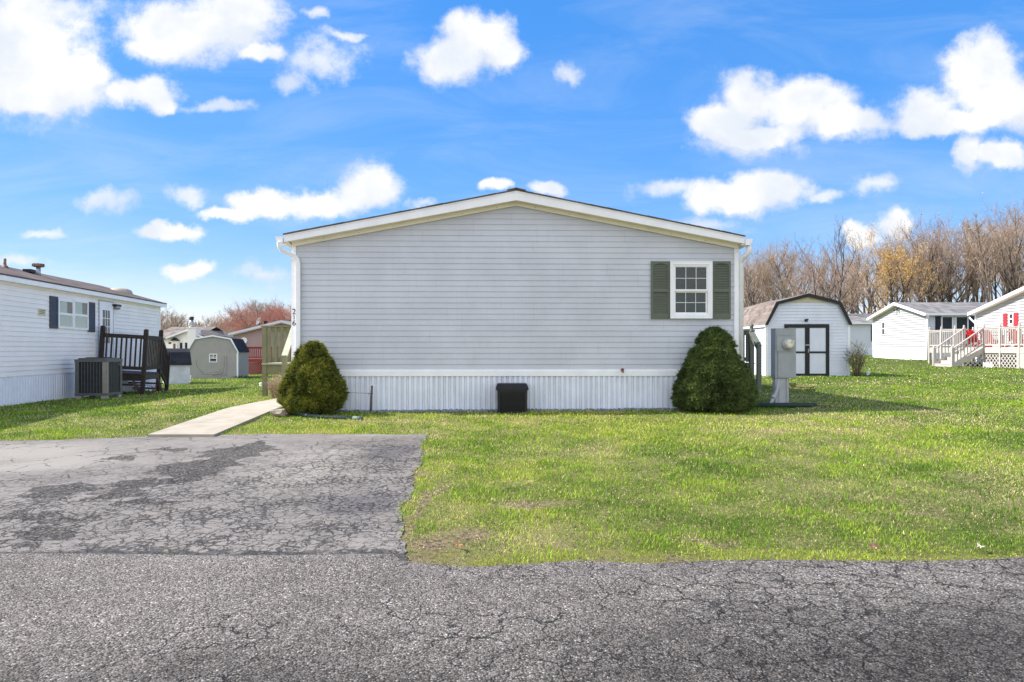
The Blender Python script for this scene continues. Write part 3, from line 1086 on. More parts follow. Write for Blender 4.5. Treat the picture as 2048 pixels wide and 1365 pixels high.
    F = np.concatenate([b + np.array([0, 1, 2, 3]), b + np.array([3, 2, 4])], 1)
    lt = np.tile([4, 3], n)
    tt = np.repeat(np.clip(tint, 0, 1), 5)
    o = np_mesh('grass', V.reshape(-1, 3), F.ravel(), lt, mat_grass(), attrs={'tint': ('POINT', tt), 'tone': ('POINT', np.repeat(np.clip(rs.normal(1.07, .40, n), .25, 2.0), 5))})
    tag(o, 'short patchy spring grass with straw coloured dead blades over the lawns', None, kind='stuff')
    print('blades', n)

# ------------------------------------------------------------------ the grey house
H0 = (-3.956, 12.3)
H_ANG = math.atan2(.2, 8.086)
H_Z = .30
HW, HL = 8.09, 15.0
HC, HS = math.cos(H_ANG), math.sin(H_ANG)


def hx(px, off=0.0):
    """local x on the facade plane (off metres in front of it) seen at a pixel column"""
    k = (px - CX) / F_PX
    ox, oy = H0[0] + off * HS, H0[1] - off * HC
    return (k * oy - ox) / (HC - k * HS)


def hz(py, x=4.0, off=0.0):
    D = H0[1] - off * HC + x * HS
    return CAM_Z + (HOR - py) * D / F_PX - H_Z


RIDGE_X, RIDGE_Z, PITCH = 4.03, 3.955, .196
OV = .22


def roof_z(x):
    return RIDGE_Z - PITCH * abs(x - RIDGE_X)


def text_part(txt, size, loc, mat, parent, name, depth=.006):
    cu = bpy.data.curves.new(name, 'FONT')
    cu.body = txt
    cu.size = size
    cu.extrude = depth / 2
    cu.align_x = 'CENTER'
    tmp = bpy.data.objects.new(name + '_curve', cu)
    COL.objects.link(tmp)
    dg = bpy.context.evaluated_depsgraph_get()
    me = bpy.data.meshes.new_from_object(tmp.evaluated_get(dg))
    bpy.data.objects.remove(tmp)
    bpy.data.curves.remove(cu)
    me.transform(Matrix.Rotation(math.radians(90), 4, 'X'))
    me.transform(Matrix.Translation(loc))
    me.materials.clear()
    me.materials.append(mat)
    o = bpy.data.objects.new(name, me)
    COL.objects.link(o)
    o.parent = parent
    return o


def lap_siding(mb, x0, x1, z0, ztop, course, y=0.0, butt=.0115, top=None, mi=0):
    """horizontal lap siding on the plane y, facing -y; top(x) optional gable line, given as (xr, zr, pitch)"""
    z = z0
    while z < ztop - 1e-4:
        za, zb = z, min(z + course, ztop)
        if top:
            xr, zr, p = top

            def span(zz):
                h = (zr - zz) / p
                return max(x0, xr - h), min(x1, xr + h)
            a0, a1 = span(za)
            b0, b1 = span(zb)
        else:
            a0, a1, b0, b1 = x0, x1, x0, x1
        if a1 - a0 < .02:
            break
        if b1 < b0:
            b0 = b1 = (b0 + b1) / 2
        zm = za + (zb - za) * .12
        mb.face([(a0, y - butt, za), (a1, y - butt, za), (b1, y - .001, zb), (b0, y - .001, zb)], mi)
        mb.face([(a0, y, za), (a1, y, za), (a1, y - butt, za), (a0, y - butt, za)], mi)
        z = zb


def build_main_house():
    t = thing('manufactured_house', 'grey vinyl sided house with white skirting and one green shuttered window', 'house', (H0[0], H0[1], H_Z), (0, 0, H_ANG))
    W = MB()
    z0, ztopL = .735, 2.96
    lap_siding(W, .075, HW - .07, z0, 3.80, .1015, top=(RIDGE_X, 3.80, .194))
    # core walls behind the siding
    core = [(0.0, -.2), (HW, -.2), (HW, roof_z(HW) - .05), (RIDGE_X, RIDGE_Z - .05), (0.0, roof_z(0) - .05)]
    W.prism(core, .015, HL)
    # staggered joints between panels
    S = W
    rnd = random.Random(8)
    for cx, cy in [(655, 368), (505 / 2.73 + 540, 980 / 2.73 + 360), (687 / 2.73 + 540, 915 / 2.73 + 360), (870 / 2.73 + 540, 858 / 2.73 + 360),
                   (1047 / 2.73 + 540, 800 / 2.73 + 360), (323 / 2.73 + 540, 735 / 2.73 + 360), (1262 / 2.73 + 540, 680 / 2.73 + 360), (1078 / 2.73 + 540, 618 / 2.73 + 360),
                   (905 / 2.73 + 540, 558 / 2.73 + 360), (735 / 2.73 + 540, 498 / 2.73 + 360), (908 / 2.73 + 540, 438 / 2.73 + 360), (832 / 2.73 + 540, 318 / 2.73 + 360),
                   (1112 / 2.73 + 540, 258 / 2.73 + 360), (1316 / 2.73 + 540, 200 / 2.73 + 360), (321 / 2.73 + 540, 376 / 2.73 + 360),
                   (128 / 2.73 + 1020, 738 / 2.73 + 360), (305 / 2.73 + 1020, 980 / 2.73 + 360), (480 / 2.73 + 1020, 918 / 2.73 + 360), (660 / 2.73 + 1020, 860 / 2.73 + 360),
                   (838 / 2.73 + 1020, 798 / 2.73 + 360), (697 / 2.73 + 1020, 560 / 2.73 + 360), (530 / 2.73 + 1020, 498 / 2.73 + 360), (703 / 2.73 + 1020, 438 / 2.73 + 360),
                   (126 / 2.73 + 1020, 378 / 2.73 + 360), (625 / 2.73 + 1020, 320 / 2.73 + 360)]:
        x = hx(cx)
        zc = hz(cy, x)
        n = round((zc - z0) / .1015)
        if x < .2 or x > HW - .2:
            continue
        for q in (-1, 0):
            za = z0 + (n + q) * .1015
            S.faces([(x, -.013, za + .001), (x + .004, -.013, za + .001), (x + .004, -.0028, za + .099), (x, -.0028, za + .099),
                     (x, -.010, za + .001), (x + .004, -.010, za + .001), (x + .004, -.0006, za + .099), (x, -.0006, za + .099)],
                    [(0, 1, 2, 3), (0, 3, 7, 4), (2, 1, 5, 6)], 1)
    W.build('wall', [M['siding'], M['seam']], t)
    # corner posts
    C = MB()
    C.box(-.012, .072, -.028, .09, .62, 2.99)
    C.build('corner_post', M['trim'], t)
    C = MB()
    C.box(HW - .07, HW + .012, -.028, .09, .62, 2.99)
    C.build('corner_post', M['trim'], t)
    # belly band and skirting
    B = MB()
    B.box(-.02, HW + .02, -.034, .012, .622, .722)
    B.box(-.016, HW + .016, -.024, .012, .7221, .742)
    B.build('trim_band', M['trim'], t)
    K = MB()
    x = .0
    prof = []
    while x < HW:
        wflat = .05
        prof += [(x, .004), (x + .004, -.021), (x + wflat, -.021), (x + wflat + .004, .004), (x + wflat + .014, .004), (x + wflat + .017, -.012),
                 (x + wflat + .030, -.012), (x + wflat + .033, .004)]
        x += wflat + .045
    prof = [(min(px_, HW), py_) for px_, py_ in prof]
    for (xa, ya), (xb, yb) in zip(prof[:-1], prof[1:]):
        if xb > xa:
            K.face([(xa, ya, -.25), (xb, yb, -.25), (xb, yb, .625), (xa, ya, .625)])
    # trim strips where the skirting sheets meet
    for px_ in (788, 912, 1147, 1256):
        xs = hx(px_)
        K.box(xs, xs + .022, -.0235, .003, -.25, .618)
    K.build('skirting', M['skirt'], t)
    # roof
    R = MB()
    rnd = random.Random(2)
    th = .014
    eL, eR = -.10, HW + .06
    sec = [(eL, roof_z(eL)), (RIDGE_X, RIDGE_Z), (eR, roof_z(eR)), (eR, roof_z(eR) - th), (RIDGE_X, RIDGE_Z - th), (eL, roof_z(eL) - th)]
    R.prism(sec, -OV - .02, HL + .3)
    # shingle edges along the rake, slightly uneven, and the ridge cap
    for side in (-1, 1):
        xx = 0.03
        lim = (RIDGE_X - eL) if side < 0 else (eR - RIDGE_X)
        while xx < lim - .02:
            ln = min(rnd.uniform(.16, .33), lim - xx)
            a, b = RIDGE_X + side * xx, RIDGE_X + side * (xx + ln - .006)
            h = rnd.uniform(.002, .009)
            y0 = -OV - .03 - rnd.uniform(0, .012)
            pa, pb = (a, roof_z(a) + .001), (b, roof_z(b) + .001)
            poly = [pa, pb, (b, pb[1] + h * .5), (a, pa[1] + h)]
            if side < 0:
                poly = poly[::-1]
            R.prism(poly, y0, -OV + .3)
            xx += ln
    for yy in np.arange(-OV - .03, HL, .28):
        R.prism([(RIDGE_X - .17, roof_z(RIDGE_X - .17) + .017), (RIDGE_X, RIDGE_Z + .022), (RIDGE_X + .17, roof_z(RIDGE_X + .17) + .017), (RIDGE_X + .17, roof_z(RIDGE_X + .17) + .03),
                 (RIDGE_X, RIDGE_Z + .036), (RIDGE_X - .17, roof_z(RIDGE_X - .17) + .03)][::-1], yy, yy + .27)
    R.build('roof', M['shingle'], t)
    # white rake boards
    for side in (-1, 1):
        fb = MB()
        xe = eL + .01 if side < 0 else eR - .01
        tz = lambda x: roof_z(x) - th - .002
        poly = [(RIDGE_X, tz(RIDGE_X)), (xe, tz(xe)), (xe, tz(xe) - .125), (RIDGE_X, tz(RIDGE_X) - .168)]
        fb.prism(poly if side < 0 else poly[::-1], -OV, -OV + .025)
        # drip edge bead
        p2 = [(RIDGE_X, tz(RIDGE_X) - .001), (xe, tz(xe) - .001), (xe, tz(xe) - .022), (RIDGE_X, tz(RIDGE_X) - .022)]
        fb.prism(p2 if side < 0 else p2[::-1], -OV - .008, -OV - .0005)
        fb.build('rake_board', M['trim'], t)
        # cream soffit under the overhang
        sf = MB()
        xw = 0.0 if side < 0 else HW
        s = lambda x: roof_z(x) - th - .160 + .032 * abs(x - RIDGE_X) / 4.06
        q = [(RIDGE_X, s(RIDGE_X)), (xw, s(xw)), (xw, s(xw) + .012), (RIDGE_X, s(RIDGE_X) + .012)]
        sf.prism(q if side < 0 else q[::-1], -OV + .0255, .03)
        # frieze strip against the wall
        q = [(RIDGE_X, s(RIDGE_X) - .001), (xw, s(xw) - .001), (xw, s(xw) - .072), (RIDGE_X, s(RIDGE_X) - .072)]
        sf.prism(q if side < 0 else q[::-1], -.050, -.0165)
        # nail heads
        for kx in np.arange(.35, 3.9, .62):
            xx = RIDGE_X + side * kx
            sf.box(xx - .005, xx + .005, -.0535, -.0501, s(xx) - .045, s(xx) - .035, 1)
        sf.build('soffit', [M['cream'], M['bark']], t)
    # eave boxes with cream undersides on the long sides
    for side in (-1, 1):
        eb = MB()
        if side < 0:
            eb.box(eL + .011, -.013, -OV + .026, HL, 2.985, 3.075, 0)
        else:
            eb.box(HW + .013, eR - .011, -OV + .026, HL, 2.985, 3.085, 0)
        eb.build('eave', M['cream'], t)
    # gutters
    for side in (-1, 1):
        gt = MB()
        if side < 0:
            e = eL
            sec = [(e - .125, 3.10), (e - .112, 3.10), (e - .1, 3.035), (e - .06, 3.0), (e - .004, 3.0), (e - .004, 3.095), (e + .004, 3.098), (e + .004, 2.99), (e - .07, 2.988), (e - .112, 3.03)]
            gt.prism(sec, -OV - .03, HL)
            gt.prism([(e - .122, 3.099), (e - .108, 3.032), (e - .066, 2.99), (e + .003, 2.992), (e + .003, 3.097)][::-1], -OV - .036, -OV - .0305)
        else:
            e = eR
            sec = [(e + .125, 3.09), (e + .112, 3.09), (e + .1, 3.025), (e + .06, 2.99), (e + .004, 2.99), (e + .004, 3.085), (e - .004, 3.088), (e - .004, 2.98), (e + .07, 2.978), (e + .112, 3.02)]
            gt.prism(sec[::-1], -OV - .03, HL)
            gt.prism([(e + .122, 3.089), (e + .108, 3.022), (e + .066, 2.98), (e - .003, 2.982), (e - .003, 3.087)], -OV - .036, -OV - .0305)
        gt.build('gutter', M['trim'], t)
    # downspouts
    d = MB()
    x1 = .125
    path = [(-.155, -.26, 3.0), (-.155, -.25, 2.93), (-.135, -.22, 2.87), (-.05, -.15, 2.82), (.06, -.09, 2.775), (.105, -.07, 2.73), (x1, -.065, 2.64), (x1, -.065, 2.5), (x1, -.065, .3)]
    sm = []
    for a, b in zip(path[:-1], path[1:]):
        for q in (0, .5):
            sm.append(tuple(a[i] * (1 - q) + b[i] * q for i in range(3)))
    sm.append(path[-1])
    for a, b in zip(sm[:-1], sm[1:]):
        pass
    d.tube(sm, .048, 4, smooth=False)
    d2 = d.build('downspout', M['trim'], t)
    d = MB()
    xr = HW + .065
    path = [(HW + .15, -.16, 2.99), (HW + .15, -.16, 2.9), (HW + .135, -.13, 2.84), (HW + .085, -.08, 2.79), (xr, -.02, 2.74), (xr, .02, 2.66), (xr, .03, .2)]
    d.tube(path, .05, 8)
    d.build('downspout', M['trim'], t)
    # house number
    for ch, ya, yb in (('2', 618, 628.8), ('1', 630.3, 639.4), ('6', 640.8, 651.6)):
        zz = hz(yb, 0, .03)
        hgt = hz(ya, 0, .03) - zz
        text_part(ch, hgt / .69, (hx(588.3, .03), -.031, zz), M['number'], t, 'house_number')
    # window
    xa, xb = hx(1340.2, .03), hx(1423.3, .03)
    xm = (xa + xb) / 2
    za, zb = hz(637, xm, .03), hz(524, xm, .03)
    win = MB()

    def ring(mb, x0, x1, z0, z1, w, y0, y1, mi=0):
        mb.box(x0, x1, y0, y1, z0, z0 + w, mi)
        mb.box(x0, x1, y0, y1, z1 - w, z1, mi)
        mb.box(x0, x0 + w, y0, y1, z0 + w, z1 - w, mi)
        mb.box(x1 - w, x1, y0, y1, z0 + w, z1 - w, mi)
    ring(win, xa, xb, za, zb, .052, -.060, .01)
    ring(win, xa + .0521, xb - .0521, za + .0521, zb - .0521, .026, -.048, .01)
    ring(win, xa - .006, xb + .006, za - .006, zb + .006, .012, -.066, -.0605)
    wo = win.build('window', M['trim'], t)
    ia, ib, ja, jb = xa + .0785, xb - .0785, za + .0785, zb - .0785
    zm = hz(581, xm, .03)
    sash = MB()
    ring(sash, ia, ib, zm - .004, jb, .020, -.036, .01)
    sash.box(ia + .001, ib - .001, -.045, .008, zm - .012, zm + .012, 0)
    ring(sash, ia, ib - .012, ja + .008, zm - .0125, .020, -.032, .01)
    sash.box(ia + .001, ib - .001, -.041, .009, zm - .045, zm - .0122, 1)
    sash.box(ib - .0115, ib, -.034, .01, ja, zm - .046, 1)
    sash.box(ia, ib, -.0465, .01, ja - .001, ja + .0075, 0)
    sash.build('sash', [M['trim'], M['sashtan']], wo)
    gr = MB()
    for (r0, r1, yy, xx1) in ((zm + .014, jb - .02, -.027, ib - .02), (ja + .028, zm - .046, -.0262, ib - .032)):
        for k in (1, 2):
            xx = ia + .02 + (xx1 - ia - .02) * k / 3
            gr.box(xx - .006, xx + .006, yy - .006, yy, r0, r1)
        zz = (r0 + r1) / 2
        gr.box(ia + .02, xx1, yy - .0065, yy - .0005, zz - .006, zz + .006)
    gr.build('grille', M['grille'], wo)
    pane = MB()
    pane.box(ia + .018, ib - .018, -.0262, -.0235, zm + .012, jb - .018)
    pane.box(ia + .018, ib - .03, -.0255, -.0232, ja + .026, zm - .04)
    pane.build('pane', M['glass'], wo)
    bl = MB()
    zz = jb - .02
    while zz > zm + .11:
        bl.faces([(ia + .02, -.0215, zz), (ib - .02, -.0215, zz), (ib - .02, -.0175, zz - .013), (ia + .02, -.0175, zz - .013)], [(0, 1, 2, 3)], 0)
        zz -= .0165
    bl.build('blind', M['blind'], wo)
    sc = MB()
    sc.box(ia + .005, ib - .005, -.0165, -.0145, ja, jb)
    sc.build('screen', M['screen'], wo)
    # shutters
    for pa, pb in ((1302, 1339.6), (1423.9, 1461.2)):
        s0, s1 = hx(pa, .03), hx(pb, .03)
        q0, q1 = hz(638, s0, .03), hz(523, s0, .03)
        sh = MB()
        fw = .055
        sh.box(s0, s1, -.020, -.0152, q0, q1)
        sh.box(s0, s0 + fw * .72, -.040, -.0202, q0, q1)
        sh.box(s1 - fw * .72, s1, -.040, -.0202, q0, q1)
        zm2 = q0 + (q1 - q0) * .488
        a, b = s0 + fw * .72, s1 - fw * .72
        sh.box(a, b, -.0395, -.0202, q0, q0 + .082)
        sh.box(a, b, -.0395, -.0202, zm2 - .024, zm2 + .024)
        # arched head rail
        n = 10
        pts = [(a, q1), (b, q1)]
        for k in range(n + 1):
            u = 1 - k / n
            xx = a + (b - a) * u
            arch = max(0, math.sin(math.pi * u)) ** .7
            pts.append((xx, q1 - .075 + .034 * arch))
        pts = [pts[0]] + pts[1:]
        sh.prism(pts[::-1] if False else [pts[0]] + list(reversed(pts[2:])) + [pts[1]], -.0395, -.0202)
        for lo, hi in ((q0 + .082, zm2 - .024), (zm2 + .024, q1 - .05)):
            zz = lo
            while zz < hi - .004:
                zt = min(zz + .030, hi)
                sh.faces([(a, -.037, zz), (b, -.037, zz), (b, -.022, zt), (a, -.022, zt), (a, -.0202, zz), (b, -.0202, zz)], [(0, 1, 2, 3), (5, 1, 0, 4)], 0)
                zz += .030
        sh.build('shutter', M['shutter'], t)
    # outside tap
    sp = MB()
    x = hx(1244)
    z = hz(741, x)
    sp.tube([(x, -.03, z), (x, -.085, z), (x, -.105, z - .012), (x, -.112, z - .045)], [.012, .013, .014, .011], 8, 1)
    sp.tube([(x, -.06, z), (x, -.06, z + .03)], .006, 6, 1)
    sp.lathe([(.0, -.006), (.026, -.004), (.03, .002), (.026, .007), (.0, .008)], (x, -.06, z + .03), 10, 0)
    sp.lathe([(.03, 0), (.03, .006), (.0, .0065)], (x, -.034, z), 10, 1, axis='y')
    sp.build('tap', [M['red'], M['brass']], t)
    HOUSE_RECT.append((H0[0], H0[1], H_ANG, -.02, HW + .02, -.14, HL))


build_main_house()


def loc_house(x, y, z=0.0):
    return (H0[0] + x * HC - y * HS, H0[1] + x * HS + y * HC, H_Z + z)


def build_gravel():
    rnd = random.Random(5)
    mb = MB()
    for _ in range(1500):
        x = rnd.uniform(.35, 8.05)
        y = -rnd.betavariate(1.3, 2.2) * .30 - .01
        if x < 1.2:
            y *= .7
        p = loc_house(x, y)
        r = rnd.uniform(.011, .026)
        mb.rock((p[0], p[1], g(p[0], p[1]) + r * rnd.uniform(.2, .8)), (r * rnd.uniform(.8, 1.5), r * rnd.uniform(.8, 1.4), r * .8), rnd, n1=3, n2=5)
    o = mb.build('gravel', M['gravel'])
    tag(o, 'blue grey gravel strip along the foot of the white skirting', None, kind='stuff')


build_gravel()


# ------------------------------------------------------------------ things along the front of the grey house
def build_box():
    cx = hx(1024, .26)
    p = loc_house(cx, -.26)
    t = thing('storage_box', 'black woven resin storage box standing against the white skirting', 'storage box', (p[0], p[1], g(p[0], p[1])), (0, 0, H_ANG))
    w, d, h = .262, .20, .40
    b = MB()
    v = [(-w * .97, -d * .95, -.02), (w * .97, -d * .95, -.02), (w * .97, d * .95, -.02), (-w * .97, d * .95, -.02), (-w, -d, h), (w, -d, h), (w, d, h), (-w, d, h)]
    b.faces(v, [(3, 2, 1, 0), (4, 5, 6, 7), (0, 1, 5, 4), (1, 2, 6, 5), (2, 3, 7, 6), (3, 0, 4, 7)])
    for xx in (-w + .0, w - .045):
        b.box(xx, xx + .045, -d - .012, -d + .002, 0, h)
    b.box(-w + .046, w - .046, -d - .012, -d + .002, h - .04, h)
    b.box(-w + .046, w - .046, -d - .012, -d + .002, .0, .03)
    b.build('body', M['black'], t)
    wv = MB()
    nx, nz = 30, 24
    ww = 2 * w - .094
    for i in range(nx):
        for j in range(nz):
            x0 = -w + .047 + ww * i / nx
            z0 = .031 + (h - .072) * j / nz
            dx, dz = ww / nx, (h - .072) / nz
            if (i // 2 + j) % 2:
                wv.faces([(x0, -d - .001, z0), (x0 + dx, -d - .001, z0), (x0 + dx, -d - .001, z0 + dz), (x0, -d - .001, z0 + dz), (x0 + dx / 2, -d - .007, z0 + dz * .2), (x0 + dx / 2, -d - .007, z0 + dz * .8)],
                         [(0, 1, 4), (1, 2, 5, 4), (2, 3, 5), (3, 0, 4, 5)])
    wv.build('woven_panel', M['black'], t)
    l = MB()
    l.box(-w - .022, w + .022, -d - .03, d + .02, h + .001, h + .042)
    z1, z2 = h + .042, h + .108
    v = [(-w - .02, -d - .028, z1), (w + .02, -d - .028, z1), (w + .02, d + .018, z1), (-w - .02, d + .018, z1), (-w + .004, -d + .07, z2), (w - .004, -d + .07, z2), (w - .004, d + .015, z2), (-w + .004, d + .015, z2)]
    l.faces(v, [(4, 5, 6, 7), (0, 1, 5, 4), (1, 2, 6, 5), (2, 3, 7, 6), (3, 0, 4, 7)])
    l.build('lid', M['black'], t)
    HOUSE_RECT.append((p[0], p[1], H_ANG, -w, w, -d, d))


build_box()


def build_stake():
    p = loc_house(hx(741, .18), -.18)
    t = thing('wooden_stake', 'weathered leaning wooden stake with a wire tied to the small spruce', 'stake', (p[0], p[1], g(p[0], p[1])), (0, 0, H_ANG))
    s = MB()
    s.tube([(0, 0, -.08), (.012, 0, .16), (.016, 0, .30), (.026, .0, .455)], [.024, .023, .02, .019], 7)
    s.lathe([(.021, 0), (.021, .018), (.0, .026)], (.026, 0, .45), 7)
    s.build('stake', M['stake'], t)
    w = MB()
    w.tube([(-.50, .02, .362), (-.25, .01, .345), (0, -.02, .335)], .0035, 5)
    w.tube([(-.005, -.03, .335), (.02, -.032, .342), (.045, -.02, .335), (.045, .02, .33), (-.005, .02, .335), (-.03, -.015, .34), (-.04, .0, .33), (-.02, -.03, .325)], .0045, 5)
    w.build('wire', M['wire'], t)


build_stake()


def corrugated(mb, path, r, pitch=.022, depth=.006, n=12, mi=0):
    """ribbed pipe along a polyline"""
    P = [Vector(p) for p in path]
    L = [0]
    for a, b in zip(P[:-1], P[1:]):
        L.append(L[-1] + (b - a).length)
    tot = L[-1]
    k = int(tot / pitch * 2)
    pts, rad = [], []
    for i in range(k + 1):
        s = tot * i / k
        j = max(q for q in range(len(P) - 1) if L[q] <= s + 1e-9)
        f = (s - L[j]) / max(L[j + 1] - L[j], 1e-9)
        pts.append(tuple(P[j].lerp(P[j + 1], f)))
        rad.append(r + (depth if i % 2 else -depth * .3))
    mb.tube(pts, rad, n, mi, smooth=False)


def smooth_path(pts, n=8):
    out = []
    P = [Vector(p) for p in pts]
    for i in range(len(P) - 1):
        p0, p1, p2, p3 = P[max(i - 1, 0)], P[i], P[i + 1], P[min(i + 2, len(P) - 1)]
        for k in range(n):
            t = k / n
            out.append(tuple(.5 * ((2 * p1) + (p2 - p0) * t + (2 * p0 - 5 * p1 + 4 * p2 - p3) * t * t + (3 * p1 - p0 - 3 * p2 + p3) * t ** 3)))
    out.append(tuple(P[-1]))
    return out


def gpt(px, py, h=0.0):
    x, D = on_ground(px, py)
    return (x, D, g(x, D) + h)


def build_ground_things():
    # drain pipe by the small spruce
    o0 = gpt(575, 832)
    t = thing('drain_pipe', 'dark green drain pipe with ribbed end lying below the small spruce', 'drain pipe', o0)
    rel = lambda p: (p[0] - o0[0], p[1] - o0[1], p[2] - o0[2])
    a = MB()
    pth = smooth_path([rel(gpt(574, 831, .055)), rel(gpt(588, 832, .06)), rel(gpt(604, 834, .045)), rel(gpt(617, 836, .03))])
    a.tube(pth, [.052 - .008 * i / len(pth) for i in range(len(pth))], 12)
    a.build('solid_pipe', M['pipe'], t)
    b = MB()
    corrugated(b, smooth_path([rel(gpt(616, 836, .03)), rel(gpt(650, 838, .02)), rel(gpt(690, 839, .02)), rel(gpt(709, 840, .02))]), .038)
    b.build('ribbed_pipe', M['pipe'], t)
    c = MB()
    c.tube([rel(gpt(707, 840, .021)), rel(gpt(724, 841, .021))], .043, 12)
    c.build('end_cap', M['pipeg'], t)
    # stone and bark
    p = gpt(557, 834)
    t = thing('stone', 'jagged tan stone at the edge of the concrete path', 'stone', p)
    m = MB()
    rnd = random.Random(12)
    m.rock((0, 0, .06), (.135, .10, .075), rnd, n1=6, n2=8, jit=.22)
    m.rock((.07, .02, .075), (.07, .06, .06), rnd, n1=5, n2=7, jit=.3)
    m.build('stone_body', M['rock'], t)
    p = gpt(577, 833)
    m = MB()
    m.prism([(-.05, .0), (.05, -.01), (.035, .03), (.0, .06), (-.03, .13), (-.055, .15), (-.045, .07)], -.02, .02)
    o = m.build('bark_piece', M['bark'])
    o.location = (p[0] - .03, p[1], p[2])
    o.rotation_euler = (.2, .15, .3)
    tag(o, 'reddish brown splinter of bark leaning on the tan stone', 'bark')
    # dead leaves by the road edge
    for px, py, colr, lab, rz in ((1747, 1106, (.36, .20, .12), 'pinkish brown dead leaf curled in the grass by the road', .3), (1957, 1105, (.62, .58, .52), 'pale bleached dead leaf at the road edge', 1.2),
                                  (915, 1103, (.45, .19, .09), 'orange dead leaf on the bare soil by the road', 2.0)):
        q = gpt(px, py, .03)
        m = MB()
        n = 7
        for i in range(n):
            for s in (-1, 1):
                u0, u1 = i / n, (i + 1) / n
                w0, w1 = .024 * math.sin(math.pi * u0) ** .7, .024 * math.sin(math.pi * min(u1, .999)) ** .7
                zc = lambda u: .018 * math.sin(3 * u)
                m.face([(u0 * .09 - .045, 0, zc(u0)), (u1 * .09 - .045, 0, zc(u1)), (u1 * .09 - .045, s * w1, zc(u1) + .014), (u0 * .09 - .045, s * w0, zc(u0) + .014)])
        o = m.build('dead_leaf', pm('leaf_' + str(px), colr, .8, .2, 30))
        o.location = q
        o.rotation_euler = (.5, .2, rz)
        tag(o, lab, 'leaf')


build_ground_things()


# ------------------------------------------------------------------ clipped dwarf spruces
def mat_needles(name, c0, c1, c2):
    m, nt, bs, ob, out = newmat(name)
    at = nd(nt, 'ShaderNodeAttribute', attribute_name='tint')
    r = nd(nt, 'ShaderNodeValToRGB')
    r.color_ramp.elements[0].color = c4(c0)
    r.color_ramp.elements[1].color = c4(c2)
    e = r.color_ramp.elements.new(.5)
    e.color = c4(c1)
    nt.links.new(at.outputs['Fac'], r.inputs[0])
    nt.links.new(r.outputs[0], bs.inputs['Base Color'])
    bs.inputs['Roughness'].default_value = .6
    bs.inputs['Specular IOR Level'].default_value = .25
    return m


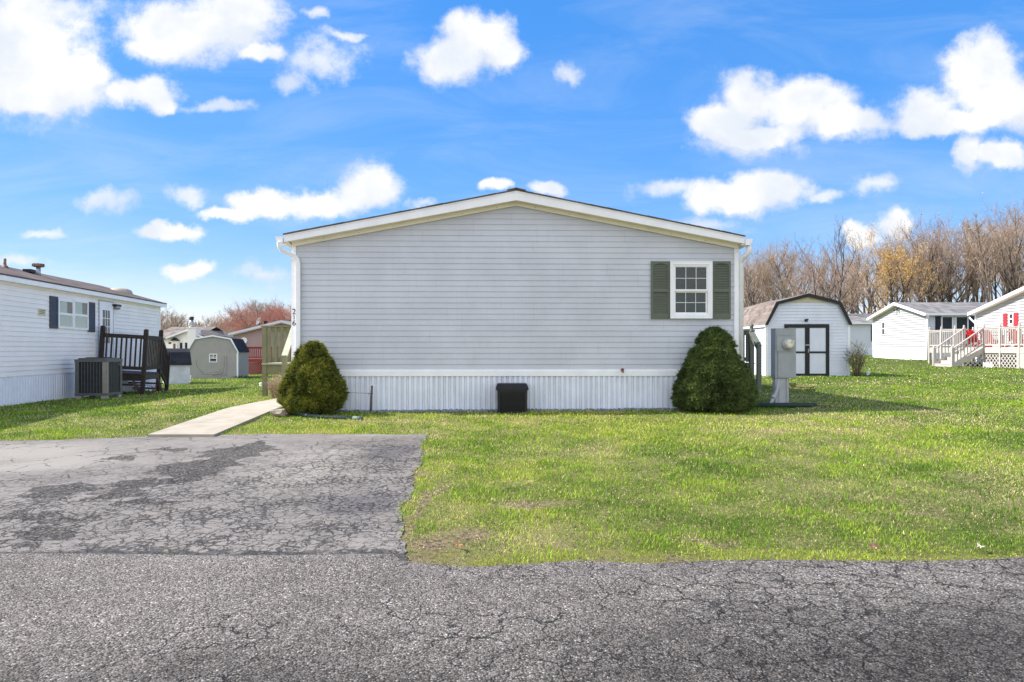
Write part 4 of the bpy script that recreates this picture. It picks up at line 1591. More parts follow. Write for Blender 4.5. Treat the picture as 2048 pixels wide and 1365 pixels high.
def build_spruce(label, px, half_w, height, depth_r, center_y, profile, mats, seed, n_sprig=15000, lean=0.0, lumpy=.21):
    """a dense conical shrub: lumpy billows covered in short needle sprigs over a twiggy core"""
    rs = np.random.RandomState(seed)
    x = hx(px, -center_y)
    p = loc_house(x, center_y)
    t = thing('spruce_shrub', label, 'shrub', (p[0], p[1], g(p[0], p[1])), (0, 0, H_ANG))
    pz, pr = np.array([a for a, b in profile]), np.array([b for a, b in profile])
    # billows
    nb = 135
    bz = rs.rand(nb * 4)
    keep = rs.rand(nb * 4) < np.interp(bz, pz, pr) + .1
    bz = bz[keep][:nb]
    ba = rs.uniform(0, 2 * np.pi, len(bz))
    br = rs.uniform(.065, .15, len(bz))

    def surf(zn, a):
        r = np.interp(zn, pz, pr)
        lump = np.zeros_like(zn)
        for k in range(len(bz)):
            dzz = (zn - bz[k]) * height
            da = np.angle(np.exp(1j * (a - ba[k]))) * np.maximum(r, .12) * half_w
            d2 = (dzz * dzz + da * da) / (br[k] ** 2)
            lump = np.maximum(lump, np.sqrt(np.clip(1 - d2, 0, 1)))
        return r, lump
    n = n_sprig
    zn = rs.rand(n * 3)
    r = np.interp(zn, pz, pr)
    zn = zn[rs.rand(n * 3) < (r + .08)][:n]
    n = len(zn)
    a = rs.uniform(0, 2 * np.pi, n)
    r, lump = surf(zn, a)
    depth = rs.beta(1.0, 3.0, n) * .06
    rad = (r * (1 - .02) * half_w + (lump - .75) * lumpy - depth)
    tuft = vnoise(a * np.maximum(r, .15) * half_w, zn * height, .034, seed + 7) * .65 + vnoise(a * np.maximum(r, .15) * half_w, zn * height, .017, seed + 8) * .35
    rad = np.maximum(rad + (tuft - .5) * .115, .01)
    cx_, sy_ = np.cos(a), np.sin(a)
    X = rad * cx_ + lean * zn
    Y = rad * sy_ * depth_r / half_w
    Z = zn * height + .02
    C = np.stack([X, Y, Z], -1)
    N = np.stack([cx_, sy_, .45 + .5 * zn], -1)
    N /= np.linalg.norm(N, axis=1)[:, None]
    # each sprig: five needles fanning out
    V, T = [], []
    tint = np.clip(.52 + rs.normal(0, .24, n) + (vnoise(a * 3, zn * 6, 1.0, seed + 3) - .5) * .7 + (vnoise(a * 5, zn * 12, .25, seed + 4) - .5) * .5, 0, 1)
    for k in range(6):
        d = N + rs.normal(0, .75, (n, 3))
        d /= np.linalg.norm(d, axis=1)[:, None]
        ln = rs.uniform(.022, .046, n)[:, None]
        s = np.cross(d, rs.normal(0, 1, (n, 3)))
        s /= np.linalg.norm(s, axis=1)[:, None] + 1e-9
        w = .0052
        V += [C - s * w, C + s * w, C + d * ln * (1.0 + 1.1 * (rs.rand(n) < .06))[:, None]]
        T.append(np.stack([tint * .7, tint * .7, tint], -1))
    V = np.stack(V, 1)
    T = np.concatenate(T, 1).reshape(-1)
    nt_ = n * 6
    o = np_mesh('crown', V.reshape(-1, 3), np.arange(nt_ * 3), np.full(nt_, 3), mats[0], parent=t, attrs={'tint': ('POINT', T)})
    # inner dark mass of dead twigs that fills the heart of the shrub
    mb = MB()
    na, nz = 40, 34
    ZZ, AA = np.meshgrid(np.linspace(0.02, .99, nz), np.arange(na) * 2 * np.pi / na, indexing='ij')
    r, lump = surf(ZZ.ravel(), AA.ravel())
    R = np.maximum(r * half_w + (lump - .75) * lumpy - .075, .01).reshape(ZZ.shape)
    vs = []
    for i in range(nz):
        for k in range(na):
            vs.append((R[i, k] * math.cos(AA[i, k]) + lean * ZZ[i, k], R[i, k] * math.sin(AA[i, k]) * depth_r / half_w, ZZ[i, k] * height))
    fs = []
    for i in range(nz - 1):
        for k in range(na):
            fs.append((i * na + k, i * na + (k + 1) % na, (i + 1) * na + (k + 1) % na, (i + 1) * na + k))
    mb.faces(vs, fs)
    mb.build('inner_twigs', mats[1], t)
    # stem and low bare twigs
    st = MB()
    rnd = random.Random(seed)
    st.tube([(0, 0, -.1), (.01, 0, .2), (0, 0, height * .5)], [.045, .04, .02], 7)
    for k in range(90):
        aa = rnd.uniform(0, 2 * math.pi)
        rr = half_w * rnd.uniform(.55, .98)
        z1 = rnd.uniform(.06, .3)
        st.tube([(.3 * rr * math.cos(aa), .3 * rr * math.sin(aa) * depth_r / half_w, z1 * .8), (rr * math.cos(aa + .2), rr * math.sin(aa + .2) * depth_r / half_w, z1)], [.006, .002], 4)
    st.build('stem', M['stake'], t)
    HOUSE_RECT.append((p[0], p[1], H_ANG, -half_w * .5, half_w * .5, -depth_r * .4, depth_r))


nm1 = mat_needles('olive_needles', (.035, .045, .012), (.17, .20, .03), (.46, .42, .07))
nm2 = mat_needles('deep_green_needles', (.03, .045, .016), (.10, .145, .04), (.22, .28, .075))
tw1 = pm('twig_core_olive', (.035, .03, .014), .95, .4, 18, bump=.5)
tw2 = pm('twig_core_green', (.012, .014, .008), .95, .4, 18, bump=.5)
build_spruce('small olive yellow spruce shrub leaning by the left corner beside the path', 626, .56, 1.24, .46, -.42,
             [(0, .55), (.06, .82), (.18, .99), (.32, 1.0), (.48, .86), (.62, .68), (.75, .54), (.86, .40), (.94, .27), (1, .07)], (nm1, tw1), 4, 24000, lumpy=.12)
build_spruce('large dark green cone shaped spruce shrub below the green shuttered window', 1429, .73, 1.46, .50, -.40,
             [(0, .72), (.05, .94), (.15, 1.0), (.3, .96), (.45, .84), (.6, .66), (.74, .54), (.86, .39), (.94, .26), (1, .07)], (nm2, tw2), 9, 34000, lumpy=.08)

# ------------------------------------------------------------------ white house on the left
LF = Vector((-13.0, 25.2))
LU = Vector((-.134, .991)).normalized()
LL = 15.3
LN = LF - LU * LL
LANG = math.atan2(LU.y, LU.x)
LZ = .05


def lu(px, off=0.0):
    k = (px - CX) / F_PX
    n = Vector((LU.y, -LU.x)) * off + LN       # off metres out of the wall
    return (k * n.y - n.x) / (LU.x - k * LU.y)


def lD(u):
    return LN.y + u * LU.y


def lz(py, u):
    return CAM_Z + (HOR - py) * lD(u) / F_PX - LZ


def build_left_house():
    t = thing('manufactured_house', 'white sided single storey house with slate shutters and a rusty capped roof vent', 'house', (LN.x, LN.y, LZ), (0, 0, LANG))
    w = MB()
    # local: x along the wall, outside is -y
    lap_siding(w, 0.05, LL - .06, .73, 2.88, .118, butt=.020)
    RV, RZ = 2.15, 3.72
    ez = 3.06
    core = [(0, -.25), (4.3, -.25), (4.3, 2.95), (RV, RZ - .08), (0, 2.95)]
    w.prism(core, .02, LL - .02, axis='x')
    w.build('wall', M['lwall'], t)
    c = MB()
    c.box(LL - .06, LL + .012, -.025, .08, .6, 2.93)
    c.build('corner_post', M['trim'], t)
    k = MB()
    xx = 0
    while xx < LL:
        for (a, b, ya, yb) in ((0, .01, -.004, -.016), (.01, .06, -.016, -.016), (.06, .07, -.016, -.004), (.07, .115, -.004, -.004)):
            if xx + b <= LL:
                k.face([(xx + a, ya, -.45), (xx + b, yb, -.45), (xx + b, yb, .715), (xx + a, ya, .715)])
        xx += .115
    k.box(0, LL, -.024, .0, .7151, .729)
    k.build('skirting', M['skirt'], t)
    r = MB()
    th = .035
    sl = (RZ - ez - .02) / (RV + .16)
    sec = [(-.16, ez + .02), (RV, RZ), (RV, RZ - th), (-.16, ez + .02 - th)]
    r.prism(sec[::-1], -.25, LL + .27, axis='x')
    sec = [(4.46, ez + .02), (RV + .0005, RZ), (RV + .0005, RZ - th), (4.46, ez + .02 - th)]
    r.prism(sec, -.25, LL + .27, axis='x')
    r.build('roof', M['lroof'], t)
    f = MB()
    f.box(-.23, LL + .25, -.15, -.125, ez - .135, ez - .018)
    f.build('fascia', M['trim'], t)
    f = MB()
    f.box(-.2, LL + .22, -.1249, .05, ez - .13, ez - .12)
    f.box(LL - .02, LL + .25, .05, 4.2, ez - .13, ez - .12)
    f.build('soffit', M['cream'], t)
    f = MB()
    for s in (1, -1):
        ys = [-.14, RV] if s > 0 else [4.44, RV]
        q = [(ys[0], ez - .02), (ys[1], RZ - .045), (ys[1], RZ - .17), (ys[0], ez - .135)]
        f.prism(q if s < 0 else q[::-1], LL + .23, LL + .255, axis='x')
    f.build('rake_board', M['trim'], t)

    def rz(v):
        return ez + .02 + sl * (v + .16)
    # roof vents
    v = 1.25
    u = lu(77, -v)
    vt = MB()
    vt.tube([(u, v, rz(v) - .05), (u, v, rz(v) + .25)], .058, 12)
    vo = vt.build('roof_vent', M['galv'], t)
    vc = MB()
    z0 = rz(v) + .25
    vc.lathe([(.04, -.0), (.12, -.015), (.135, .01), (.135, .06), (.12, .08), (.0, .085)], (u, v, z0), 14)
    for q in range(9):
        a = q * 2 * math.pi / 9
        vc.box(u + .135 * math.cos(a) - .02, u + .135 * math.cos(a) + .02, v + .135 * math.sin(a) - .012, v + .135 * math.sin(a) + .012, z0 - .005, z0 + .075)
    vc.build('vent_cap', M['rust'], vo)
    vb = MB()
    u2, v2 = lu(61, -1.5), 1.5
    vb.bar((u2 - .18, v2, rz(v2) + .05), (u2 + .18, v2, rz(v2) + .045), .22, .09)
    vb.build('low_vent', M['blackp'], t)
    vp = MB()
    u3, v3 = lu(10, -1.7), 1.7
    vp.tube([(u3, v3, rz(v3)), (u3, v3, rz(v3) + .24)], .035, 8)
    vp.lathe([(.1, 0), (.04, .08), (.0, .09)], (u3, v3, rz(v3) - .01), 10)
    vp.build('vent_pipe', M['rust'], t)
    dm = MB()
    u4, v4 = LL - .35, 1.25
    dm.lathe([(.42, -.16), (.42, -.06), (.37, .02), (.26, .07), (.12, .095), (.0, .1)], (u4, v4, rz(v4) + .02), 20)
    dm.build('roof_dome', M['tan'], t)
    # double window with slate shutters
    for (pa, pb, ya, yb) in ((115.4, 146, 599, 657), (146.3, 175.5, 602.5, 661)):
        a, b = lu(pa, .02), lu(pb, .02)
        m_ = (a + b) / 2
        z0, z1 = lz((657 + 661) / 2 - (1.2 if pa < 130 else -1.2), m_), lz((599 + 602.5) / 2 - (1.0 if pa < 130 else -1.0), m_)
        q = MB()
        fw = .055
        q.box(a, b, -.05, .02, z0, z0 + fw)
        q.box(a, b, -.05, .02, z1 - fw, z1)
        q.box(a, a + fw, -.05, .02, z0 + fw, z1 - fw)
        q.box(b - fw, b, -.05, .02, z0 + fw, z1 - fw)
        zm = (z0 + z1) / 2
        q.box(a + fw, b - fw, -.045, .02, zm - .028, zm + .028)
        wo = q.build('window', M['trim'], t)
        p = MB()
        p.box(a + fw - .004, b - fw + .004, -.033, -.030, z0 + fw - .004, z1 - fw + .004)
        p.build('pane', M['glassc'], wo)
        bl = MB()
        zz = z1 - fw
        while zz > z0 + fw:
            wl = .62 if zz > zm else 1.0
            bl.face([(a + fw, -.0235, zz), (a + fw + (b - a - 2 * fw) * wl, -.0235, zz), (a + fw + (b - a - 2 * fw) * wl, -.0285, zz - .034), (a + fw, -.0285, zz - .034)])
            zz -= .036
        bl.build('blind', M['blindw'], wo)
        cu = MB()
        cu.box(a + fw + (b - a - 2 * fw) * .58, b - fw, -.0225, -.0205, zm, z1 - fw)
        cu.build('curtain', M['curtain'], wo)
    for (pa, pb, ya, yb) in ((99.3, 115, 593, 657.5), (175.8, 189.3, 605, 664.5)):
        a, b = lu(pa, .02), lu(pb, .02)
        m_ = (a + b) / 2
        z0, z1 = lz(yb, m_), lz(ya, m_)
        sh = MB()
        sh.box(a, b, -.028, -.012, z0, z1)
        fw = .05
        sh.box(a, a + fw, -.042, -.0282, z0, z1)
        sh.box(b - fw, b, -.042, -.0282, z0, z1)
        for (q0, q1) in ((z0, z0 + .07), (z1 - .07, z1), ((z0 + z1) / 2 - .03, (z0 + z1) / 2 + .03)):
            sh.box(a + fw, b - fw, -.0415, -.0282, q0, q1)
        zz = z0 + .07
        while zz < z1 - .1:
            sh.face([(a + fw, -.040, zz), (b - fw, -.040, zz), (b - fw, -.029, zz + .04), (a + fw, -.029, zz + .04)])
            zz += .045
        sh.build('shutter', M['shutterb'], t)
    # storm door
    a, b = lu(198.5, .02), lu(226, .02)
    m_ = (a + b) / 2
    z1 = lz(604.5, m_)
    z0 = .75
    d = MB()
    d.box(a, b, -.03, .01, z1 - .06, z1)
    d.box(a, a + .07, -.03, .01, z0, z1 - .06)
    d.box(b - .07, b, -.03, .01, z0, z1 - .06)
    d.box(a + .07, b - .07, -.024, .01, z0, z0 + .8)
    d.box(a + .07, b - .07, -.024, .01, z1 - .25, z1 - .06)
    d.box(a + .07, a + .22, -.024, .01, z0 + .8, z1 - .25)
    d.box(b - .22, b - .07, -.024, .01, z0 + .8, z1 - .25)
    do = d.build('door', M['trim'], t)
    jb = MB()
    jb.box(a - .03, a - .001, -.034, .01, z0, z1 + .03)
    jb.box(b + .001, b + .03, -.034, .01, z0, z1 + .03)
    jb.box(a - .001, b + .001, -.034, .01, z1 + .001, z1 + .03)
    jb.build('door_frame', M['galv'], t)
    g_ = MB()
    g_.box(a + .22, b - .22, -.0225, -.0205, z0 + .8, z1 - .25)
    g_.build('pane', M['glassd'], do)
    mu = MB()
    for kx in (1 / 3, 2 / 3):
        x = a + .22 + (b - a - .44) * kx
        mu.box(x - .012, x + .012, -.029, -.0227, z0 + .8, z1 - .25)
    for kz in (.25, .5, .75):
        z = z0 + .8 + (z1 - .25 - z0 - .8) * kz
        mu.box(a + .22, b - .22, -.0285, -.0229, z - .01, z + .01)
    mu.build('grille', M['trim'], do)
    h = MB()
    h.box(b - .16, b - .1, -.06, -.0185, z0 + 1.0, z0 + 1.03)
    h.build('handle', M['galv'], do)
    # wall lamp by the door
    a, b = lu(229.5, .1), lu(240.5, .1)
    m_ = (a + b) / 2
    zt = lz(609.5, m_)
    lp = MB()
    lp.box(a, b, -.14, -.013, zt - .06, zt)
    lo = lp.build('wall_lamp', M['blackp'], t)
    lg = MB()
    lg.lathe([(.0, -.16), (.09, -.15), (.12, -.06), (.11, -.061)][::1], (m_, -.08, zt), 10)
    lg.build('lamp_glass', M['galv'], lo)
    # small plaque
    a, b = lu(76.5, .02), lu(91, .02)
    m_ = (a + b) / 2
    z0, z1 = lz(632, m_), lz(618, m_)
    p = MB()
    p.box(a, b, -.03, -.012, z0, z1)
    po = p.build('plaque', M['plaque'], t)
    tx = MB()
    rnd = random.Random(4)
    for r_ in range(3):
        zz = z0 + (z1 - z0) * (.22 + r_ * .25)
        x = a + .04
        while x < b - .06:
            ln = rnd.uniform(.015, .045)
            tx.box(x, x + ln, -.034, -.0302, zz, zz + .025)
            x += ln + .018
    tx.build('plaque_marks', M['ptext'], po)
    HOUSE_RECT.append((LN.x, LN.y, LANG, 0, LL, -.02, 4.3))


build_left_house()


def balusters(mb, a, b, z0, z1, n, w=.04, inset=.0, mi=0, tilt=0):
    a, b = Vector(a), Vector(b)
    for i in range(n):
        f = (i + .5) / n
        p = a.lerp(b, f)
        mb.bar((p.x, p.y, z0 if not callable(z0) else z0(f)), (p.x, p.y, z1 if not callable(z1) else z1(f)), w, w, up=(b - a).normalized().to_tuple(), mi=mi)


def build_left_deck():
    B = Vector((-11.1, 20.5))
    ang = math.radians(14)
    zb = g(B.x, B.y)
    t = thing('porch_deck', 'black stained wooden porch leaning beside the white house door', 'porch', (B.x, B.y, zb), (0, math.radians(3.2), ang))
    # local x to the right, y away; the deck lies at x -1.15..0, y 0..1.75
    WD, DP, FZ, RZ = 1.17, 1.75, .62, 1.78
    for (x, y, h) in ((-WD, 0, 1.98), (0, 0, 1.95), (0, DP, 1.97), (-.06, DP + 1.42, 1.2)):
        p = MB()
        p.box(x - .055, x + .055, y - .055, y + .055, -.25, h)
        p.faces([(x - .055, y - .055, h), (x + .055, y - .055, h), (x + .055, y + .055, h), (x - .055, y + .055, h), (x, y, h + .03)], [(0, 1, 4), (1, 2, 4), (2, 3, 4), (3, 0, 4)])
        for zz in (h - .13, h - .17):
            p.box(x - .06, x + .06, y - .06, y + .06, zz, zz + .012)
        p.build('post', M['deckblk'], t)
    f = MB()
    for i in range(12):
        y0 = i * (DP + .08) / 12 - .04
        f.box(-WD - .04, .02, y0, y0 + .14, FZ - .03, FZ)
    f.build('deck_floor', M['deckblk'], t)
    f = MB()
    f.box(-WD + .056, -.056, -.02, .02, FZ - .22, FZ - .032)
    f.build('rim_board', M['deckblk'], t)
    f = MB()
    f.box(.0, .035, .056, DP - .056, FZ - .19, FZ - .032)
    f.build('rim_board', M['deckbrn'], t, 'worn patchy brown rim board')
    for a, b, n in (((-WD + .06, 0), (-.06, 0), 8), ((.02, .06), (.02, DP - .06), 9)):
        for zc, hh in ((RZ - .06, .12), (FZ + .16, .10)):
            r = MB()
            r.bar((a[0], a[1], zc), (b[0], b[1], zc), .05, hh)
            r.build('rail', M['deckblk'], t)
        for i in range(n):
            q = MB()
            fct = (i + .5) / n
            x, y = a[0] + (b[0] - a[0]) * fct, a[1] + (b[1] - a[1]) * fct
            hw_ = .021 if n == 8 else .017
            q.box(x - hw_, x + hw_, y - hw_, y + hw_, FZ + .2101, RZ - .1201)
            q.build('baluster', M['deckblk'] if n == 8 else M['deckbrn'], t)
    # stair rail going down beyond the deck
    s0, s1 = (0, DP + .06), (-.06, DP + 1.42)
    for z0_, z1_, hh in ((RZ - .05, 1.08, .12), (FZ + .1, .1, .10)):
        r = MB()
        r.bar((s0[0], s0[1], z0_), (s1[0], s1[1], z1_), .05, hh)
        r.build('stair_rail', M['deckblk'], t)
    for i in range(6):
        fct = (i + .7) / 6.4
        q = MB()
        y = s0[1] + (s1[1] - s0[1]) * fct
        q.box(-.02 - .06 * fct, .02 - .06 * fct, y - .02, y + .02, FZ + .1 - .52 * fct, RZ - .05 - .65 * fct)
        q.build('baluster', M['deckblk'], t)
    for i in range(3):
        q = MB()
        y = DP + .15 + i * .34
        z = FZ - .2 - i * .19
        q.box(-WD + .02, -.04, y, y + .33, z - .04, z)
        q.build('step', M['deckbrn'], t)
    for p_, q_, w_ in (((-.02, .05, .02), (-.30, .02, FZ - .24), .1), ((-WD + .05, .1, .27), (-.06, .1, .27), .05), ((.02, DP - .25, .45), (.03, DP + .35, .0), .12)):
        b = MB()
        b.bar(p_, q_, .05, w_)
        b.build('brace', M['deckbrn'], t)
    # sticks and litter under the deck
    rnd = random.Random(6)
    s = MB()
    for i in range(26):
        x, y = rnd.uniform(-.35, .15), rnd.uniform(.4, 1.6)
        pts = [(x, y, -.05)]
        for k in range(4):
            pts.append((pts[-1][0] + rnd.uniform(-.08, .08), pts[-1][1] + rnd.uniform(-.08, .08), pts[-1][2] + rnd.uniform(.04, .14)))
        s.tube(pts, [.008, .007, .006, .004, .003], 4)
    o = s.build('dead_stalks', M['bark'])
    o.location = (B.x, B.y, zb)
    o.rotation_euler = (0, 0, ang)
    tag(o, 'bare brown weed stalks tangled under the black porch', 'weeds')


build_left_deck()


def build_ac():
    D = 18.6
    x0 = (221 - CX) / F_PX * (D - .5)
    c = Vector((-11.25, D))
    zg = g(c.x, c.y)
    t = thing('air_conditioner', 'dark grey outdoor air conditioner standing on blocks by the black porch', 'air conditioner', (c.x, c.y, zg + .10), (0, 0, math.radians(3)))
    h, H = .405, .97
    b = MB()
    b.box(-h + .03, h - .03, -h + .03, h - .03, .06, H - .06)
    b.build('coil', M['acdark'], t)
    b = MB()
    b.box(-h - .01, h + .01, -h - .01, h + .01, .0, .07)
    b.build('base_pan', M['acgrey'], t)
    b = MB()
    b.box(-h - .012, h + .012, -h - .012, h + .012, H - .07, H)
    b.box(-h + .05, h - .05, -h + .05, h - .05, H + .0005, H + .035)
    b.build('top_cover', M['acgrey'], t)
    fn = MB()
    for k in range(9):
        r = .05 + k * .033
        fn.lathe([(r - .006, 0), (r + .006, 0), (r + .006, .012), (r - .006, .012)], (0, 0, H + .04), 20)
    fn.build('fan_guard', M['acdark'], t)
    # corner panels and louvre bars
    for sx, sy, m in ((1, -1, 'actan'), (-1, -1, 'acgrey'), (1, 1, 'acgrey'), (-1, 1, 'acgrey')):
        p = MB()
        cx_, cy_ = sx * h, sy * h
        w = .105
        p.box(min(cx_, cx_ - sx * w), max(cx_, cx_ - sx * w), cy_ - .006, cy_ + .006, .071, H - .071)
        p.box(cx_ - .0055, cx_ + .0055, min(cy_ - sy * .0065, cy_ - sy * w), max(cy_ - sy * .0065, cy_ - sy * w), .071, H - .071)
        p.build('corner_panel', M[m], t)
    for side in range(2):
        lv = MB()
        for k in range(7):
            f = -h + .13 + (2 * h - .26) * (k + .5) / 7
            if side == 0:
                lv.box(f - .007, f + .007, -h - .004, -h + .006, .071, H - .071)
            else:
                lv.box(h - .006, h + .004, f - .007, f + .007, .071, H - .071)
        for zz in np.arange(.1, H - .08, .032):
            if side == 0:
                lv.box(-h + .131, h - .131, -h + .018, -h + .0285, zz, zz + .005)
            else:
                lv.box(h - .0285, h - .018, -h + .131, h - .131, zz, zz + .005)
        lv.build('louvre', M['acgrey'], t)
    lb = MB()
    lb.box(h + .0056, h + .009, .18, .32, H - .17, H - .12)
    lb.build('badge', M['dish'], t)
    for (sx, sy) in ((-.8, -.8), (.8, -.8), (.8, .8), (-.8, .8)):
        q = MB()
        q.box(sx * h - .07, sx * h + .07, sy * h - .07, sy * h + .07, -.2, -.001)
        q.build('block', M['concg'], t)
    HOUSE_RECT.append((c.x, c.y, math.radians(3), -h, h, -h, h))


build_ac()


# ------------------------------------------------------------------ gambrel sheds
def gambrel(name, label, loc, rotz, w, d, z_e, x_b, z_b, z_r, m_wall, m_roof, m_trim, course=.15, trimw=.07, cat='shed', ov=.09, rakes=True):
    """gable faces local -y, centred on x; eave, break and ridge heights"""
    t = thing(name, label, cat, loc, (0, 0, rotz))
    hw = w / 2
    W = MB()
    lap_siding(W, -hw + .03, hw - .03, .0, z_e, course, butt=.019)
    z = z_e
    def half(zz):
        if zz <= z_e:
            return hw
        if zz <= z_b:
            return hw + (x_b - hw) * (zz - z_e) / (z_b - z_e)
        return x_b * (1 - (zz - z_b) / (z_r - z_b))
    while z < z_r - .03:
        z2 = min(z + course, z_r - .02)
        a, b = half(z) - .01, max(half(z2) - .01, .01)
        W.face([(-a, -.019, z), (a, -.019, z), (b, -.001, z2), (-b, -.001, z2)])
        W.face([(-a, 0, z), (a, 0, z), (a, -.019, z), (-a, -.019, z)])
        z = z2
    W.prism([(-hw, -.2), (hw, -.2), (hw, z_e), (x_b, z_b - .03), (0, z_r - .03), (-x_b, z_b - .03), (-hw, z_e)], .004, d)
    for s in (-1, 1):
        z = 0.0
        while z < z_e - .01:
            z2 = min(z + course, z_e)
            q = [(s * (hw + .014), .02, z), (s * (hw + .014), d, z), (s * (hw + .001), d, z2), (s * (hw + .001), .02, z2)]
            W.face(q if s > 0 else q[::-1])
            q = [(s * hw, .02, z), (s * hw, d, z), (s * (hw + .014), d, z), (s * (hw + .014), .02, z)]
            W.face(q if s > 0 else q[::-1])
            z = z2
    W.build('wall', m_wall, t)
    R = MB()
    th = .03
    ee = (hw + .09, z_e - .03)
    out = [ee, (x_b + .02, z_b + .015), (0, z_r + .02), (-x_b - .02, z_b + .015), (-ee[0], ee[1])]
    inn = [(-ee[0] + .03, ee[1]), (-x_b, z_b - .02), (0, z_r - .015), (x_b, z_b - .02), (ee[0] - .03, ee[1])]
    n = 5
    vs = [(x, -ov + .03, zz) for x, zz in out] + [(x, -ov + .03, zz) for x, zz in inn[::-1]] + [(x, d + .06, zz) for x, zz in out] + [(x, d + .06, zz) for x, zz in inn[::-1]]
    fs = []
    for i in range(4):
        fs.append((i, i + 1, 10 + i + 1, 10 + i))
        fs.append((5 + i + 1, 5 + i, 15 + i, 15 + i + 1))
        fs.append((i + 1, i, 5 + i, 5 + i + 1))
        fs.append((10 + i, 10 + i + 1, 15 + i + 1, 15 + i))
    fs += [(0, 10, 15, 5), (4, 9, 19, 14)]
    R.faces(vs, fs)
    R.build('roof', m_roof, t)
    T = MB()
    off = [(ee[0] + .004, ee[1] - .02), (x_b + .024, z_b + .02), (0, z_r + .026), (-x_b - .024, z_b + .02), (-ee[0] - .004, ee[1] - .02)]
    ins = [(ee[0] - trimw, ee[1] - .02), (x_b - trimw * .72, z_b - trimw * .72), (0, z_r - trimw), (-x_b + trimw * .72, z_b - trimw * .72), (-ee[0] + trimw, ee[1] - .02)]
    for i in range(4):
        T.prism([off[i], off[i + 1], ins[i + 1], ins[i]], -ov, -ov + .029)
    T.build('rake_board', m_trim, t)
    c = math.cos(rotz); s = math.sin(rotz)
    HOUSE_RECT.append((loc[0], loc[1], rotz, -hw, hw, 0, d))
    return t, half


